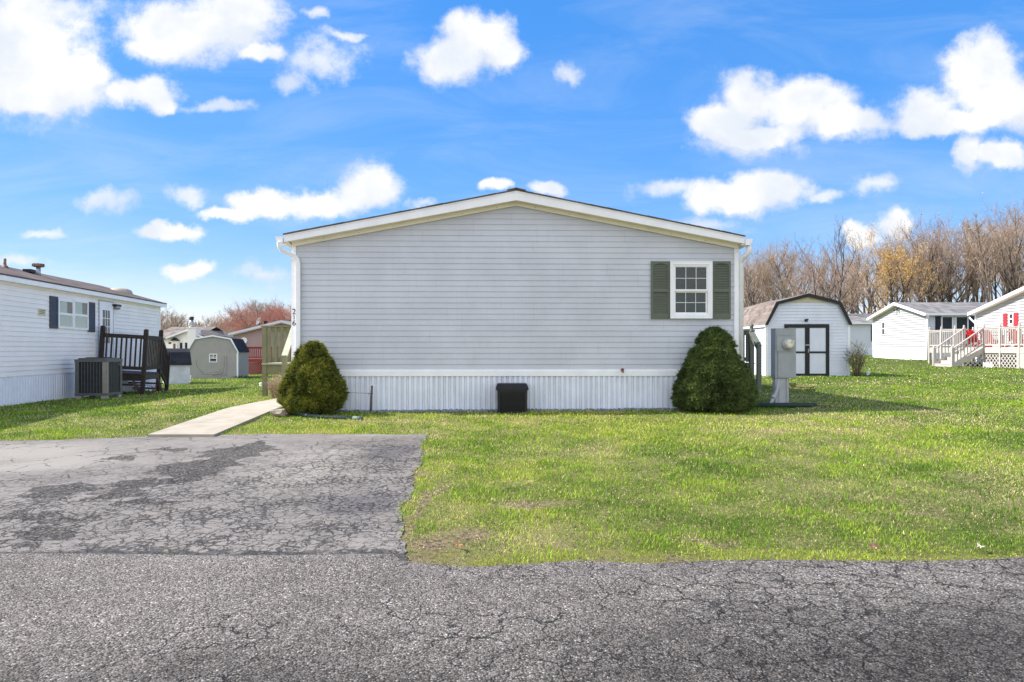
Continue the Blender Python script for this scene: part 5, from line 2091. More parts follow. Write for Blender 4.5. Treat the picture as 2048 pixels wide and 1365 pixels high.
def build_sheds():
    # taupe shed, left
    D = 38.0
    cx = (426 - CX) / F_PX * D
    zg = -.21
    Z = lambda py: CAM_Z + (HOR - py) * D / F_PX - zg
    t, half = gambrel('storage_shed', 'taupe barn shaped shed with black roof and small white framed window', (cx, D, zg), math.radians(9), 2.60, 2.7, Z(704), .97, Z(678), Z(671.5),
                      M['gshed'], M['gsroof'], M['trim'], .125, .055)
    for s in (-1, 1):
        c = MB()
        c.box(s * 1.3 - .04, s * 1.3 + .04, -.024, .06, -.1, Z(704) - .04)
        c.build('corner_post', M['trim'], t)
    w = MB()
    a, b, z0, z1 = -.02, .39, Z(725.2), Z(708)
    a, b = -.19, .23
    for q in ((a, b, z0, z0 + .045), (a, b, z1 - .045, z1), (a, b, (z0 + z1) / 2 - .025, (z0 + z1) / 2 + .025)):
        w.box(q[0], q[1], -.035, -.0, q[2], q[3])
    w.box(a, a + .045, -.0345, 0, z0 + .001, z1 - .001)
    w.box(b - .045, b, -.0345, 0, z0 + .001, z1 - .001)
    w.box((a + b) / 2 - .015, (a + b) / 2 + .015, -.03, -.018, (z0 + z1) / 2 + .026, z1 - .046)
    w.box(a + .046, b - .046, -.0295, -.018, z1 - .15, z1 - .125)
    wo = w.build('window', M['trim'], t)
    p = MB()
    p.box(a + .04, b - .04, -.0175, -.0155, z0 + .04, z1 - .04)
    p.build('pane', M['glassd'], wo)
    # dry creeper on the wall
    rnd = random.Random(15)
    v = MB()
    def px2(u, py):
        return ((u - 431) / F_PX * D, -.022, Z(py))
    for path in ([(399, 721), (402, 733), (408, 742), (416, 749), (425, 748), (436, 750), (446, 747), (456, 749)], [(452, 712), (452, 730), (451, 742), (447, 750)],
                 [(457, 711), (458, 735), (457, 747)], [(448, 738), (440, 745), (432, 744)], [(460, 750), (452, 752), (441, 750), (430, 752)]):
        pts = [px2(a_ + rnd.uniform(-.6, .6), b_) for a_, b_ in path]
        v.tube(smooth_path(pts, 4), .006, 4)
    o = v.build('creeper', M['stake'])
    o.location = (cx, D, zg)
    o.rotation_euler = (0, 0, math.radians(9))
    tag(o, 'thin dry creeper stems clinging to the taupe shed wall', 'creeper')
    # white shed, right
    D = 26.0
    cx = (1615 - CX) / F_PX * D
    zg = g(cx, D)
    Z = lambda py: CAM_Z + (HOR - py) * D / F_PX - zg
    t, half = gambrel('storage_shed', 'large white barn shaped shed with black framed double doors', (cx, D, zg), math.radians(-1.2), 3.10, 4.6, Z(648), 1.20, Z(605.5), Z(589),
                      M['shwhite'], M['shroof'], M['blackp'], .118, .10, ov=.13)
    for s in (-1, 1):
        c = MB()
        c.box(s * 1.55 - .045, s * 1.55 + .045, -.024, .07, -.1, Z(650))
        c.build('corner_post', M['trim'], t)
    X = lambda px: (px - 1615) / F_PX * D
    gb = MB()  # plain cream triangle across the top of the gable
    zt, z0 = Z(592), Z(605)
    gb.prism([(-half(z0) + .06, z0), (half(z0) - .06, z0), (.03, zt), (-.03, zt)], -.034, -.020)
    gb.build('gable_triangle', M['gablecream'], t)
    fa = MB()
    fa.box(-1.63, -1.60, -.08, 4.62, Z(648) - .12, Z(648) - .035)
    fa.build('eave_board', M['trim'], t)
    a, b = X(1568.5), X(1657)
    z1, z0 = Z(649), .02
    fr = MB()
    fr.box(a, b, -.052, -.012, z1 - .135, z1)
    fr.box(a, a + .12, -.052, -.012, z0, z1 - .1351)
    fr.box(b - .13, b, -.052, -.012, z0, z1 - .1351)
    fr.build('door_frame', M['blackp'], t)
    mid = X(1613.5)
    for (p, q) in ((a + .121, mid - .002), (mid + .002, b - .131)):
        d = MB()
        d.box(p, q, -.031, -.0126, z0, z1 - .137)
        zz = z0 + .06
        while zz < z1 - .2:
            d.box(p, q, -.0355, -.0312, zz, zz + .108)
            zz += .113
        do = d.build('door', M['shwhite'], t)
        tr = MB()
        left = p < mid - .1
        tw = .085
        if left:
            tr.box(q - tw, q, -.054, -.0357, z0, z1 - .1372)
            x0_, x1_ = p, q - tw
        else:
            tr.box(p, p + tw, -.054, -.0357, z0, z1 - .1372)
            x0_, x1_ = p + tw, q
        zm = Z(705)
        tr.box(x0_, x1_, -.054, -.0357, zm - .035, zm + .035)
        tr.box(x0_, x1_, -.054, -.0357, z0, z0 + .075)
        tr.build('door_trim', M['blackp'], do)
    h = MB()
    zz = Z(690.5)
    h.box(mid - .075, mid + .075, -.062, -.0525, zz - .02, zz + .02)
    h.box(mid + .02, mid + .05, -.07, -.0525, Z(706), Z(698))
    h.build('latch', M['galv'], t)
    l = MB()
    x, zz = X(1611.7), Z(640)
    l.tube([(x - .055, -.05, zz), (x + .03, -.05, zz)], [.03, .032], 8)
    l.tube([(x + .03, -.05, zz + .01), (x + .075, -.06, zz + .02)], [.026, .018], 8)
    for q in (-.045, -.02, .02, .04):
        l.box(x + q - .009, x + q + .009, -.058, -.035, zz - .075, zz - .02)
    l.build('wall_ornament', M['blackp'], t)
    # small lean white shed beside the black porch
    x0, y0 = -14.25, 29.0
    zg = g(x0, y0)
    t, half = gambrel('storage_shed', 'low weathered white shed with steep black roof beside the black porch', (-14.79, 29.13, zg - .02), math.radians(-55), 1.3, .85, .84, .36, 1.34, 1.50,
                      M['wood_w'], M['gsroof'], M['wood_w'], .4, .05, ov=.05)


build_sheds()


# ------------------------------------------------------------------ green porches on both sides of the grey house
def porch(label, side, D, Xh, Xo, mats, post_h, newel):
    """front rail of a porch that sticks out from the long side of the house; stairs come down towards the road"""
    rail, pale = mats
    zb = g(Xo, D)
    t = thing('porch_deck', label, 'porch', (Xo, D, zb))
    s = 1 if side < 0 else -1            # local x runs from the outer post to the house
    Wd = abs(Xh - Xo)
    FZ = 1.06 - zb + 0.0
    RZ = CAM_Z + (HOR - 653) * D / F_PX - zb if side < 0 else 1.90 - zb + .0
    for y in (0, 2.4):
        p = MB()
        p.box(-.055, .055, y - .05, y + .05, -.2, RZ - .02)
        p.build('post', rail, t)
    f = MB()
    for i in range(17):
        y0 = i * .15 - .08
        a, b = sorted((-.06 * s, Wd * s))
        f.box(a, b, y0, y0 + .14, FZ - .035, FZ)
    f.build('deck_floor', pale, t)
    f = MB()
    a, b = sorted((.056 * s, Wd * s))
    f.box(a, b, -.03, .02, FZ - .27, FZ - .036)
    f.box(a, b, 2.36, 2.42, FZ - .27, FZ - .036)
    f.box(-.03, .03, .051, 2.349, FZ - .27, FZ - .036)
    f.build('rim_board', rail, t)
    for y, n in ((0, 8), (2.4, 8)):
        r = MB()
        a, b = sorted((-.08 * s, (Wd - .0) * s))
        r.box(a, b, y - .06, y + .06, RZ - .02, RZ + .018)
        a, b = sorted((.056 * s, (Wd - .01) * s))
        r.box(a, b, y - .02, y + .02, RZ - .12, RZ - .021)
        r.box(a, b, y - .02, y + .02, FZ + .05, FZ + .14)
        r.build('rail', rail, t)
        step = .163
        k = 0
        x = .12
        while x < Wd - .05:
            q = MB()
            ys = -.045 if k % 1 == 0 else .0
            q.box(x * s - .042, x * s + .042, y - .046, y - .021, FZ + .02, RZ - .025)
            q.build('baluster', rail, t)
            q = MB()
            q.box((x + .08) * s - .03, (x + .08) * s + .03, y + .021, y + .046, FZ + .02, RZ - .025)
            q.build('baluster', pale if side < 0 else rail, t)
            x += step
            k += 1
    for (xx, y0, y1, za, zc, zn, ln) in newel:
        q = MB()
        q.bar((xx, y0, za), (xx + ln, y1, zc), .14, .04)
        q.build('stair_rail', pale if side < 0 else rail, t)
        q = MB()
        q.bar((xx + .0, y0, za - .1), (xx + ln, y1, zc - .1), .04, .14)
        q.build('stair_rail', rail, t)
        n = MB()
        n.box(xx + ln - .05, xx + ln + .05, y1 - .05, y1 + .05, zn - .2, zc - .0)
        if side > 0:
            n.lathe([(.065, 0), (.065, .03), (.04, .05), (.055, .08), (.0, .12)], (xx + ln, y1, zc), 8)
            n.lathe([(.05, 0), (.05, .05), (.035, .07), (.055, .11), (.06, .15), (.03, .2), (.0, .21)], (xx, y0, za + .02), 8)
            n.box(xx - .05, xx + .05, y0 - .05, y0 + .05, -.2, za + .02)
        n.build('newel_post', rail, t)
    for i in range(4):
        q = MB()
        z = FZ - .2 * (i + 1)
        y1 = -.03 - .27 * i
        xa, xb = newel[0][0] + newel[0][6], Wd
        xs = sorted(((newel[0][0] + .06 * s), Wd * s))
        q.box(xs[0], xs[1], y1 - .27, y1, z - .04, z)
        q.box(xs[0], xs[1], y1 - .02, y1, z, z + .16)
        q.build('step', pale, t)


D = 17.3
porch('olive green wooden porch with wide board railing behind the olive spruce', -1, D, -4.12, -6.26, (M['olive'], M['oliveL']), 0,
      [(.78, -.06, -1.15, 2.03 - g(-6.26, D), 1.25 - g(-6.26, D), 0, .10)])
D = 17.9
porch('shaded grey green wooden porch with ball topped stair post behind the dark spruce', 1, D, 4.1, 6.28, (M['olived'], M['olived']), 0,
      [(-.02, -.06, -.92, 1.86 - g(6.2, D), 1.50 - g(6.2, D), 0, -.12)])


def dry_shrub(label, loc, h, r, n, mats, seed, leaves=0, base_spread=.12):
    rnd = random.Random(seed)
    t = thing('shrub', label, 'shrub', loc)
    s = MB()
    l = MB()
    for i in range(n):
        a = rnd.uniform(0, 2 * math.pi)
        rr = r * math.sqrt(rnd.random())
        b = rnd.uniform(0, base_spread)
        hh = h * rnd.uniform(.55, 1.0) * (1 - .3 * (rr / r) ** 2)
        pts = []
        for k in range(6):
            f = k / 5
            pts.append((math.cos(a) * (b + (rr - b) * f ** 1.3) + rnd.uniform(-.02, .02), math.sin(a) * (b + (rr - b) * f ** 1.3) + rnd.uniform(-.02, .02), hh * f - .03))
        s.tube(pts, [.007, .006, .005, .004, .003, .002], 4)
        for k in range(rnd.randint(2, 4)):
            f = rnd.randint(2, 4)
            p = Vector(pts[f])
            q = p + Vector((rnd.uniform(-.12, .12), rnd.uniform(-.12, .12), rnd.uniform(.05, .18))) * (h / .7)
            s.tube([p, p.lerp(q, .5), q], [.004, .003, .0015], 3)
            for _ in range(leaves):
                c = p.lerp(q, rnd.random())
                d = Vector((rnd.gauss(0, 1), rnd.gauss(0, 1), rnd.gauss(0, 1))).normalized() * rnd.uniform(.02, .04)
                e = d.cross(Vector((rnd.gauss(0, 1), rnd.gauss(0, 1), rnd.gauss(0, 1)))).normalized() * .014
                l.face([c - e, c + d * .5 - e * .3, c + d, c + e])
    s.build('stems', mats[0], t)
    if leaves:
        l.build('leaves', mats[1], t)


st_pink = pm('pinkish_dry_stem', (.40, .27, .20), .9, .25, 10)
st_brown = pm('brown_stem', (.12, .085, .06), .9, .25, 10)
lf_green = pm('shrub_leaf', (.10, .14, .045), .6, .35, 8)
p = gpt(553, 803)
dry_shrub('dry pinkish brown plant under the olive porch', (-5.72, 16.6, g(-5.7, 16.6)), .72, .34, 70, (st_pink, lf_green), 3)
dry_shrub('loose leggy shrub with sparse green leaves at the white shed corner', (12.95, 25.6, g(12.95, 25.6)), 1.5, .50, 70, (st_brown, lf_green), 7, 7, .1)
dry_shrub('low green weeds along the taupe shed side wall', (-15.35, 38.4, g(-15.3, 38.4) - .05), .30, .55, 60, (lf_green, lf_green), 9, 5, .4)


def cap_pipe(px, py, h, r, D, label):
    x, y = (px - CX) / F_PX * D, D
    m = MB()
    m.tube([(0, 0, -.1), (0, 0, h * .62)], r * .8, 12)
    m.lathe([(r, h * .6), (r, h * .85), (r * .6, h), (.0, h * 1.02)], (0, 0, 0), 12)
    o = m.build('cleanout_cap', M['white'])
    o.location = (x, y, g(x, y))
    tag(o, label, 'pipe cap')


cap_pipe(522, 766, .13, .065, 26.5, 'small white capped pipe in the grass before the red deck')
cap_pipe(380.5, 764, .23, .055, 36.4, 'white capped pipe standing at the near corner of the taupe shed')
cap_pipe(1735.5, 749, .15, .07, 27.0, 'pale round pipe cap in the grass beside the leggy shrub')


# ------------------------------------------------------------------ meter pedestal and the things at its foot
def build_meter():
    D = 12.9
    x = (1570 - CX) / F_PX * D
    zg = g(x, D)
    t = thing('meter_pedestal', 'grey electric meter box on a post with round glass meter', 'electric meter', (x, D, zg), (0, 0, math.radians(-2)))
    S = D / F_PX
    zt, zb = 1.40 + 43 * S - zg, 1.40 - 57 * S - zg
    b = MB()
    xl, xr = -20 * S, 20.5 * S
    b.box(xl, xr, -.02, .22, zb, zt - .012)
    b.box(xl - .004, xr + .004, -.034, .224, zt - .0119, zt)
    b.box(xl + .012, xr - .003, -.030, -.0201, zt - .135, zt - .0121)
    b.box(xl + .018, xr - .003, -.036, -.0201, zt - .430, zt - .140)
    b.build('meter_box', M['meter'], t)
    d = MB()
    d.box(xl + .045, xr - .004, -.040, -.0201, zb + .012, zt - .436)
    d.box(xl + .045, xr - .004, -.046, -.0401, zt - .46, zt - .437)
    d.build('panel_door', M['meter'], t)
    mx, mz = 4.5 * S, 1.40 + 11 * S - zg
    r = MB()
    r.lathe([(.104, .0), (.108, .02), (.1, .034), (.085, .036)], (mx - .008, -.036, mz), 24, axis='y')
    r.build('meter_ring', M['meterpost'], t)
    gl = MB()
    gl.lathe([(.084, .03), (.084, .075), (.078, .098), (.06, .112), (.0, .118)], (mx, -.036, mz), 24, axis='y')
    gl.box(mx + .02, mx + .075, -.17, -.14, mz + .045, mz + .065)
    gl.build('meter_glass', M['meterglass'], t)
    p = MB()
    p.box(-19 * S, 7.5 * S, .0, .16, -.2, zb - .001)
    p.box(-12 * S, 1 * S, -.012, -.0005, -.2, zb - .001)
    p.tube([(3 * S, -.03, zb), (3 * S, -.03, .1), (3.5 * S, -.035, .04)], .008, 6)
    p.build('post', M['meterpost'], t)
    c = MB()
    c.tube(smooth_path([(-13 * S, .02, zb + .02), (-15 * S, .0, zb - .15), (-19 * S, -.03, zb - .28), (-33 * S, -.10, .03), (-36 * S, -.12, -.06)]), .032, 10)
    c.tube([(-23 * S, -.045, zb - .335), (-28 * S, -.075, .16)], .04, 10)
    c.build('conduit', M['meterpost'], t)
    # slab at its foot
    m = MB()
    m.box(-.33, .33, -.2, .22, -.05, .045)
    o = m.build('concrete_slab', M['concg'])
    o.location = ((1537 - CX) / F_PX * 12.95, 12.98, g(4.85, 12.98))
    o.rotation_euler = (0, 0, .05)
    tag(o, 'pale concrete slab on the ground between the dark spruce and the meter', 'slab')
    # ribbed pipe
    o0 = (4.55, 12.55, g(4.6, 12.55))
    t = thing('drain_pipe', 'dark green ribbed drain pipe lying across the foot of the meter post', 'drain pipe', o0)
    b = MB()
    corrugated(b, smooth_path([(-.12, .0, .06), (.4, -.02, .055), (.85, .05, .05), (1.02, .12, .04)]), .046)
    b.build('ribbed_pipe', M['pipe'], t)
    b = MB()
    b.tube([(1.0, .12, .04), (1.10, .16, .035)], [.055, .05], 10)
    b.build('end_cap', M['blackp'], t)
    # flat stone with a tuft, further back
    m = MB()
    rnd = random.Random(2)
    pts = [(.36 * math.cos(a) * rnd.uniform(.85, 1.1), .26 * math.sin(a) * rnd.uniform(.85, 1.1)) for a in np.linspace(0, 2 * math.pi, 11)[:-1]]
    m.prism(pts, -.06, .035, axis='z')
    o = m.build('flat_stone', M['bark'])
    xx, DD = (1600 - CX) / F_PX * 18.5, 18.5
    o.location = (xx, DD, g(xx, DD))
    tag(o, 'flat brown stone slab in the grass before the white shed', 'stone')
    dry_shrub('small green weed tuft beside the flat brown stone', (xx - .24, DD - .1, g(xx, DD)), .22, .1, 18, (lf_green, lf_green), 19, 4, .05)
    # chips of bark beside the pipe
    m = MB()
    for i in range(60):
        q = (rnd.uniform(-.35, .35), rnd.uniform(-.12, .12))
        m.rock((q[0], q[1], .012), (rnd.uniform(.015, .04), rnd.uniform(.01, .025), .01), rnd, n1=3, n2=5)
    o = m.build('bark_chips', M['bark'])
    o.location = (5.62, 12.75, g(5.6, 12.75))
    tag(o, 'brown bark chips scattered beyond the end of the ribbed pipe', None, kind='stuff')


build_meter()

# ------------------------------------------------------------------ houses further off
def wall_window(t, a, b, z0, z1, y, fw=.06, mid=True, m_frame='trim', m_glass='glassd', axis='x', sgn=-1):
    """double hung window on a wall; axis x: wall plane y, faces sgn*y; axis y: wall plane x=y, spans a..b in y"""
    w, p = MB(), MB()

    def bx(mb, u0, u1, d0, d1, v0, v1):
        d0, d1 = sorted((y + sgn * d0, y + sgn * d1))
        if axis == 'x':
            mb.box(u0, u1, d0, d1, v0, v1)
        else:
            mb.box(d0, d1, u0, u1, v0, v1)
    bx(w, a, b, .0, .04, z0, z0 + fw)
    bx(w, a, b, .0, .04, z1 - fw, z1)
    bx(w, a, a + fw, .0, .0395, z0 + fw, z1 - fw)
    bx(w, b - fw, b, .0, .0395, z0 + fw, z1 - fw)
    if mid:
        zm = z0 + (z1 - z0) * mid if mid is not True else (z0 + z1) / 2
        bx(w, a + fw, b - fw, .0, .035, zm - .03, zm + .03)
    wo = w.build('window', M[m_frame], t)
    bx(p, a + fw - .003, b - fw + .003, .018, .022, z0 + fw - .003, z1 - fw + .003)
    p.build('pane', M[m_glass], wo)
    return wo


def wall_shutter(t, a, b, z0, z1, y, mat, axis='x', sgn=-1):
    s = MB()

    def bx(u0, u1, d0, d1, v0, v1):
        d0, d1 = sorted((y + sgn * d0, y + sgn * d1))
        if axis == 'x':
            s.box(u0, u1, d0, d1, v0, v1)
        else:
            s.box(d0, d1, u0, u1, v0, v1)
    bx(a, b, .0, .03, z0, z1)
    n = max(int((z1 - z0) / .07), 3)
    for i in range(n):
        zz = z0 + .05 + (z1 - z0 - .1) * i / n
        bx(a + .04, b - .04, .0301, .036, zz, zz + (z1 - z0 - .1) / n * .6)
    s.build('shutter', M[mat], t)


def gable_left_house(label, X0, Y0, Y1, L, zg, z_e, z_r, m_gable, m_long, m_roof, course=.16, ov=.3):
    """double-wide whose gable faces -X and whose long side faces the road (-Y). Origin at the near left corner."""
    t = thing('manufactured_house', label, 'house', (X0, Y0, zg))
    d = Y1 - Y0
    W = MB()
    W.prism([(0, -.4), (d, -.4), (d, z_e), (d / 2, z_r - .06), (0, z_e)], .02, L, axis='x')
    # gable siding
    z = .75
    while z < z_r - .12:
        z2 = min(z + course, z_r - .06)
        f = lambda zz: 0 if zz <= z_e else (zz - z_e) / (z_r - .06 - z_e) * d / 2
        a0, a1, b0, b1 = f(z), d - f(z), f(z2), d - f(z2)
        W.face([(-.022, a1, z), (-.022, a0, z), (.019, b0, z2), (.019, b1, z2)])
        W.face([(.019, a0, z), (-.022, a0, z), (-.022, a1, z), (.019, a1, z)])
        z = z2
    W.build('wall', M[m_gable], t)
    S = MB()
    z = .75
    while z < z_e - .02:
        z2 = min(z + course, z_e)
        S.face([(.06, -.018, z), (L, -.018, z), (L, -.002, z2), (.06, -.002, z2)])
        S.face([(.06, -.001, z), (L, -.001, z), (L, -.018, z), (.06, -.018, z)])
        z = z2
    S.build('side_siding', M[m_long], t)
    K = MB()
    K.box(-.012, L, -.012, d, -.4, .745)
    K.build('skirting', M['skirt'], t)
    C = MB()
    C.box(-.03, .06, -.03, .06, .745, z_e - .01)
    C.box(-.03, .06, d - .06, d + .03, .745, z_e - .01)
    C.build('corner_post', M['trim'], t)
    R = MB()
    th = .05
    p = (z_r - z_e) / (d / 2)
    e = .25
    sec = [(-e, z_e - p * e), (d / 2, z_r), (d + e, z_e - p * e), (d + e, z_e - p * e - th), (d / 2, z_r - th), (-e, z_e - p * e - th)]
    R.prism(sec, -ov, L + .2, axis='x')
    R.build('roof', M[m_roof], t)
    Fm = MB()
    for s in (0, 1):
        if s == 0:
            q = [(-e, z_e - p * e - .002), (d / 2, z_r - .002), (d / 2, z_r - .19), (-e, z_e - p * e - .17)]
        else:
            q = [(d / 2, z_r - .002), (d + e, z_e - p * e - .002), (d + e, z_e - p * e - .17), (d / 2, z_r - .19)]
        Fm.prism(q, -ov - .025, -ov - .0005, axis='x')
    Fm.build('rake_board', M['trim'], t)
    Fs = MB()
    Fs.box(-ov, L + .2, -e - .1, -e - .001, z_e - p * e - .15, z_e - p * e - .01)
    Fs.build('gutter', M['trim'], t)
    So = MB()
    So.box(-ov + .001, L, -e, -.02, z_e - p * e - .14, z_e - p * e - .12)
    for s in (0, 1):
        ya, yb = (-.02, d / 2) if s == 0 else (d + .02, d / 2)
        q = [(ya, z_e - .17), (yb, z_r - .20), (yb, z_r - .185), (ya, z_e - .155)]
        So.prism(q if s else q[::-1], -ov, .0, axis='x')
    So.build('soffit', M['cream'], t)
    ds = MB()
    ds.tube([(-.1, -e - .05, z_e - p * e - .14), (-.09, -e - .02, z_e - p * e - .25), (.0, -.08, z_e - .5), (.0, -.07, z_e - .65), (.0, -.07, .0)], .05, 6)
    ds.build('downspout', M['trim'], t)
    HOUSE_RECT.append((X0, Y0, 0, 0, L, 0, d))
    return t, z_e, z_r


def build_far_right():
    # house with navy shutters
    zg = .72
    X0, Y0 = 26.75, 44.0
    z_e, z_r = 3.10, 3.97
    t, _, _ = gable_left_house('white house with gable in full sun and pair of tall navy shuttered windows', X0, Y0, 50.6, 14, zg, z_e, z_r, 'fwall', 'wshade', 'froof')
    Z = lambda py, D: CAM_Z + (HOR - py) * D / F_PX - zg
    xx = lambda px: (px - CX) / F_PX * Y0 - X0
    wall_window(t, xx(1882), xx(1905.5), Z(668, Y0), Z(632.5, Y0), -.0, .07, .25)
    wall_window(t, xx(1910), xx(1936), Z(668, Y0), Z(632.5, Y0), -.0, .07, .25)
    wall_shutter(t, xx(1870), xx(1880.5), Z(668, Y0), Z(633, Y0), -.019, 'navy')
    wall_shutter(t, xx(1937), xx(1947), Z(668, Y0), Z(633.5, Y0), -.019, 'navy')
    yy = lambda px: X0 / ((px - CX) / F_PX) - Y0
    wall_window(t, yy(1770), yy(1764.5), Z(670, 49), Z(645, 49), -.0, .03, True, axis='y')
    lm = MB()
    zc = z_r - .42
    lm.tube([(-.02, 3.3, zc), (-.16, 3.3, zc - .02)], .03, 6)
    lm.lathe([(.03, 0), (.06, -.14), (.0, -.15)], (-.2, 3.15, zc), 8)
    lm.lathe([(.03, 0), (.06, -.2), (.0, -.21)], (-.2, 3.45, zc), 8)
    lm.box(-.2, -.14, 3.1, 3.5, zc - .02, zc + .02)
    lm.build('floodlight', M['dish'], t)
    # house behind the white shed
    t, _, _ = gable_left_house('grey roofed house mostly hidden behind the white barn shed', 27.4, 60.0, 68.5, 15, .85, 3.0, 3.95, 'fwall', 'wshade', 'froof')
    xx = lambda px: (px - CX) / F_PX * 60 - 27.4
    Z2 = lambda py: CAM_Z + (HOR - py) * 60 / F_PX - .85
    wall_shutter(t, xx(1741.5), xx(1748), Z2(683), Z2(651), -.019, 'navy')
    # house with red shutters
    zg = .52
    X1, Y1 = 27.3, 40.2
    Y0 = Y1 - 8.4
    # eave at the far corner
    z_e = CAM_Z + (HOR - 624) * (Y1 + .2) / F_PX - zg
    z_r = z_e + 1.1
    t, _, _ = gable_left_house('white house with bright red shutters behind the long white deck', X1, Y0, Y1, 14, zg, z_e, z_r, 'fwall', 'fwall', 'froof')
    Z = lambda py, D: CAM_Z + (HOR - py) * D / F_PX - zg
    yy = lambda px: X1 / ((px - CX) / F_PX) - Y0
    Dm = X1 / ((2022 - CX) / F_PX)
    za, zb = Z(653, Dm), Z(626.5, Dm)
    wall_shutter(t, yy(2015), yy(2007.3), za, zb, -.017, 'redsh', axis='y')
    wall_window(t, yy(2027.5), yy(2018.5), za + .1, zb - .02, -.0, .05, True, axis='y')
    wall_shutter(t, yy(2037), yy(2028.5), za, zb, -.017, 'redsh', axis='y')
    d2 = MB()
    e = z_e - .3
    d2.tube([(-.2, 8.62, e), (-.18, 8.6, e - .1), (-.05, 8.3, e - .42), (-.05, 8.28, e - .6), (-.05, 8.28, .5)], .055, 6)
    d2.build('downspout', M['trim'], t)


build_far_right()


def build_white_deck():
    X0 = 24.5
    ya, yb = 30.0, 40.1
    zg = .49
    t = thing('porch_deck', 'long white deck with ball topped posts, stairs and lattice skirt', 'deck', (X0, 37.0, zg))
    FZ = 1.53 - zg
    RZ = FZ + .98
    W = 27.25 - X0
    y0, y1 = ya - 37, yb - 37
    f = MB()
    y = y0
    while y < y1:
        f.box(0, W, y, min(y + .14, y1), FZ - .04, FZ)
        y += .145
    f.build('deck_floor', M['deckw'], t)
    sy0, sy1 = -1.55, .0        # stairs opening
    r = MB()
    r.box(-.03, .03, y0, y1, FZ - .30, FZ - .041)
    r.box(.031, W, y1 - .04, y1, FZ - .30, FZ - .041)
    r.build('rim_board', M['deckw'], t)

    def post(x, y, z0, z1):
        p = MB()
        p.box(x - .05, x + .05, y - .05, y + .05, z0, z1)
        p.lathe([(.05, 0), (.06, .02), (.03, .04), (.055, .075), (.055, .1), (.03, .135), (.0, .145)], (x, y, z1), 10)
        p.build('post', M['deckw'], t)
    ys_front = [sy0, -2.75, -4.05, -5.4, -6.9]
    ys_back = [sy1, .75, 1.95, y1 - .05]
    for y in ys_front + ys_back:
        post(0, y, -.3, RZ + .08)
    post(W - .2, y1 - .05, -.3, RZ + .08)

    def rail_run(ax, ay, bx_, by, n):
        q = MB()
        q.bar((ax, ay, RZ), (bx_, by, RZ), .09, .04)
        q.bar((ax, ay, RZ - .06), (bx_, by, RZ - .06), .035, .07)
        q.bar((ax, ay, FZ + .12), (bx_, by, FZ + .12), .035, .07)
        q.build('rail', M['deckw'], t)
        for i in range(n):
            f_ = (i + .5) / n
            x, y = ax + (bx_ - ax) * f_, ay + (by - ay) * f_
            m = MB()
            m.box(x - .02, x + .02, y - .02, y + .02, FZ + .1551, RZ - .0951)
            m.build('baluster', M['deckw'], t)
    for a, b in zip(ys_front[:-1], ys_front[1:]):
        rail_run(0, a - .05, 0, b + .05, 8)
    for a, b in zip(ys_back[:-1], ys_back[1:]):
        rail_run(0, a + .05, 0, b - .05, 6)
    rail_run(.05, y1 - .05, W - .25, y1 - .05, 12)
    # stairs down towards -X
    n = 6
    run, rise = 1.62, FZ / n
    tr = run / (n - 1)
    for i in range(n):
        z = FZ - rise * (i + 1) + .0
        if i == n - 1:
            break
        x = -tr * i
        q = MB()
        q.box(x - tr - .03, x - .002, sy0 + .06, sy1 - .06, z - .035, z)
        q.box(x - .018, x - .0025, sy0 + .06, sy1 - .06, z + .0005, z + rise - .036)
        q.build('step', M['deckw'], t)
    q = MB()
    q.box(-tr * (n - 1) - .018, -tr * (n - 1), sy0 + .06, sy1 - .06, -.1, rise - .04)
    q.build('step', M['deckw'], t)
    for y in (sy0, sy1):
        s = MB()
        poly = [(-.03, FZ - .02), (-.03, FZ - .32), (-run - .05, -.1), (-run - .05, .16)]
        s.prism(poly, y - .022, y + .022)
        s.build('stringer', M['deckw'], t)
        post(-run - .02, y, -.2, .98)
        h = MB()
        h.bar((-.05, y, RZ + .02), (-run - .02, y, .93), .09, .045)
        h.bar((-.05, y, FZ + .16), (-run - .02, y, .12), .035, .06)
        h.build('stair_rail', M['deckw'], t)
        for i in range(9):
            f_ = (i + .6) / 9.2
            x = -.05 - (run - .03) * f_
            m = MB()
            m.box(x - .02, x + .02, y - .02, y + .02, FZ + .18 + (.12 - FZ - .16) * f_, RZ + (.93 - RZ - .02) * f_)
            m.build('baluster', M['deckw'], t)
    # lattice skirts: under the stairs and under the deck front
    la = MB()

    def lattice(P, u, v, nu, nv, poly_ok, st=.24, w=.05, th=.008):
        """criss-cross laths on the plane P + a*u + b*v, clipped to poly_ok"""
        P, u, v = Vector(P), Vector(u), Vector(v)
        nrm = u.cross(v).normalized()
        for s in (1, -1):
            c = -nv
            while c < nu + nv:
                pts = []
                k = 0
                seg = []
                for b in np.arange(0, nv + 1e-6, .05):
                    a = c + (b if s > 0 else -b + nv)
                    inside = 0 <= a <= nu and poly_ok(a, b)
                    if inside:
                        seg.append((a, b))
                    elif len(seg) > 1:
                        la.bar(P + u * seg[0][0] + v * seg[0][1] + nrm * (.004 * s), P + u * seg[-1][0] + v * seg[-1][1] + nrm * (.004 * s), w, th, up=nrm.to_tuple())
                        seg = []
                    else:
                        seg = []
                if len(seg) > 1:
                    la.bar(P + u * seg[0][0] + v * seg[0][1] + nrm * (.004 * s), P + u * seg[-1][0] + v * seg[-1][1] + nrm * (.004 * s), w, th, up=nrm.to_tuple())
                c += st
    zb = FZ - .3
    lattice((-1.5, sy0 + .03, -.02), (1, 0, 0), (0, 0, 1), 1.5, zb, lambda a, b: b < (a / 1.5) * (FZ - .3) - .02)
    lattice((-.0, sy0 - .1, -.02), (0, -1, 0), (0, 0, 1), 5.2, zb - .0, lambda a, b: a < 2.35)
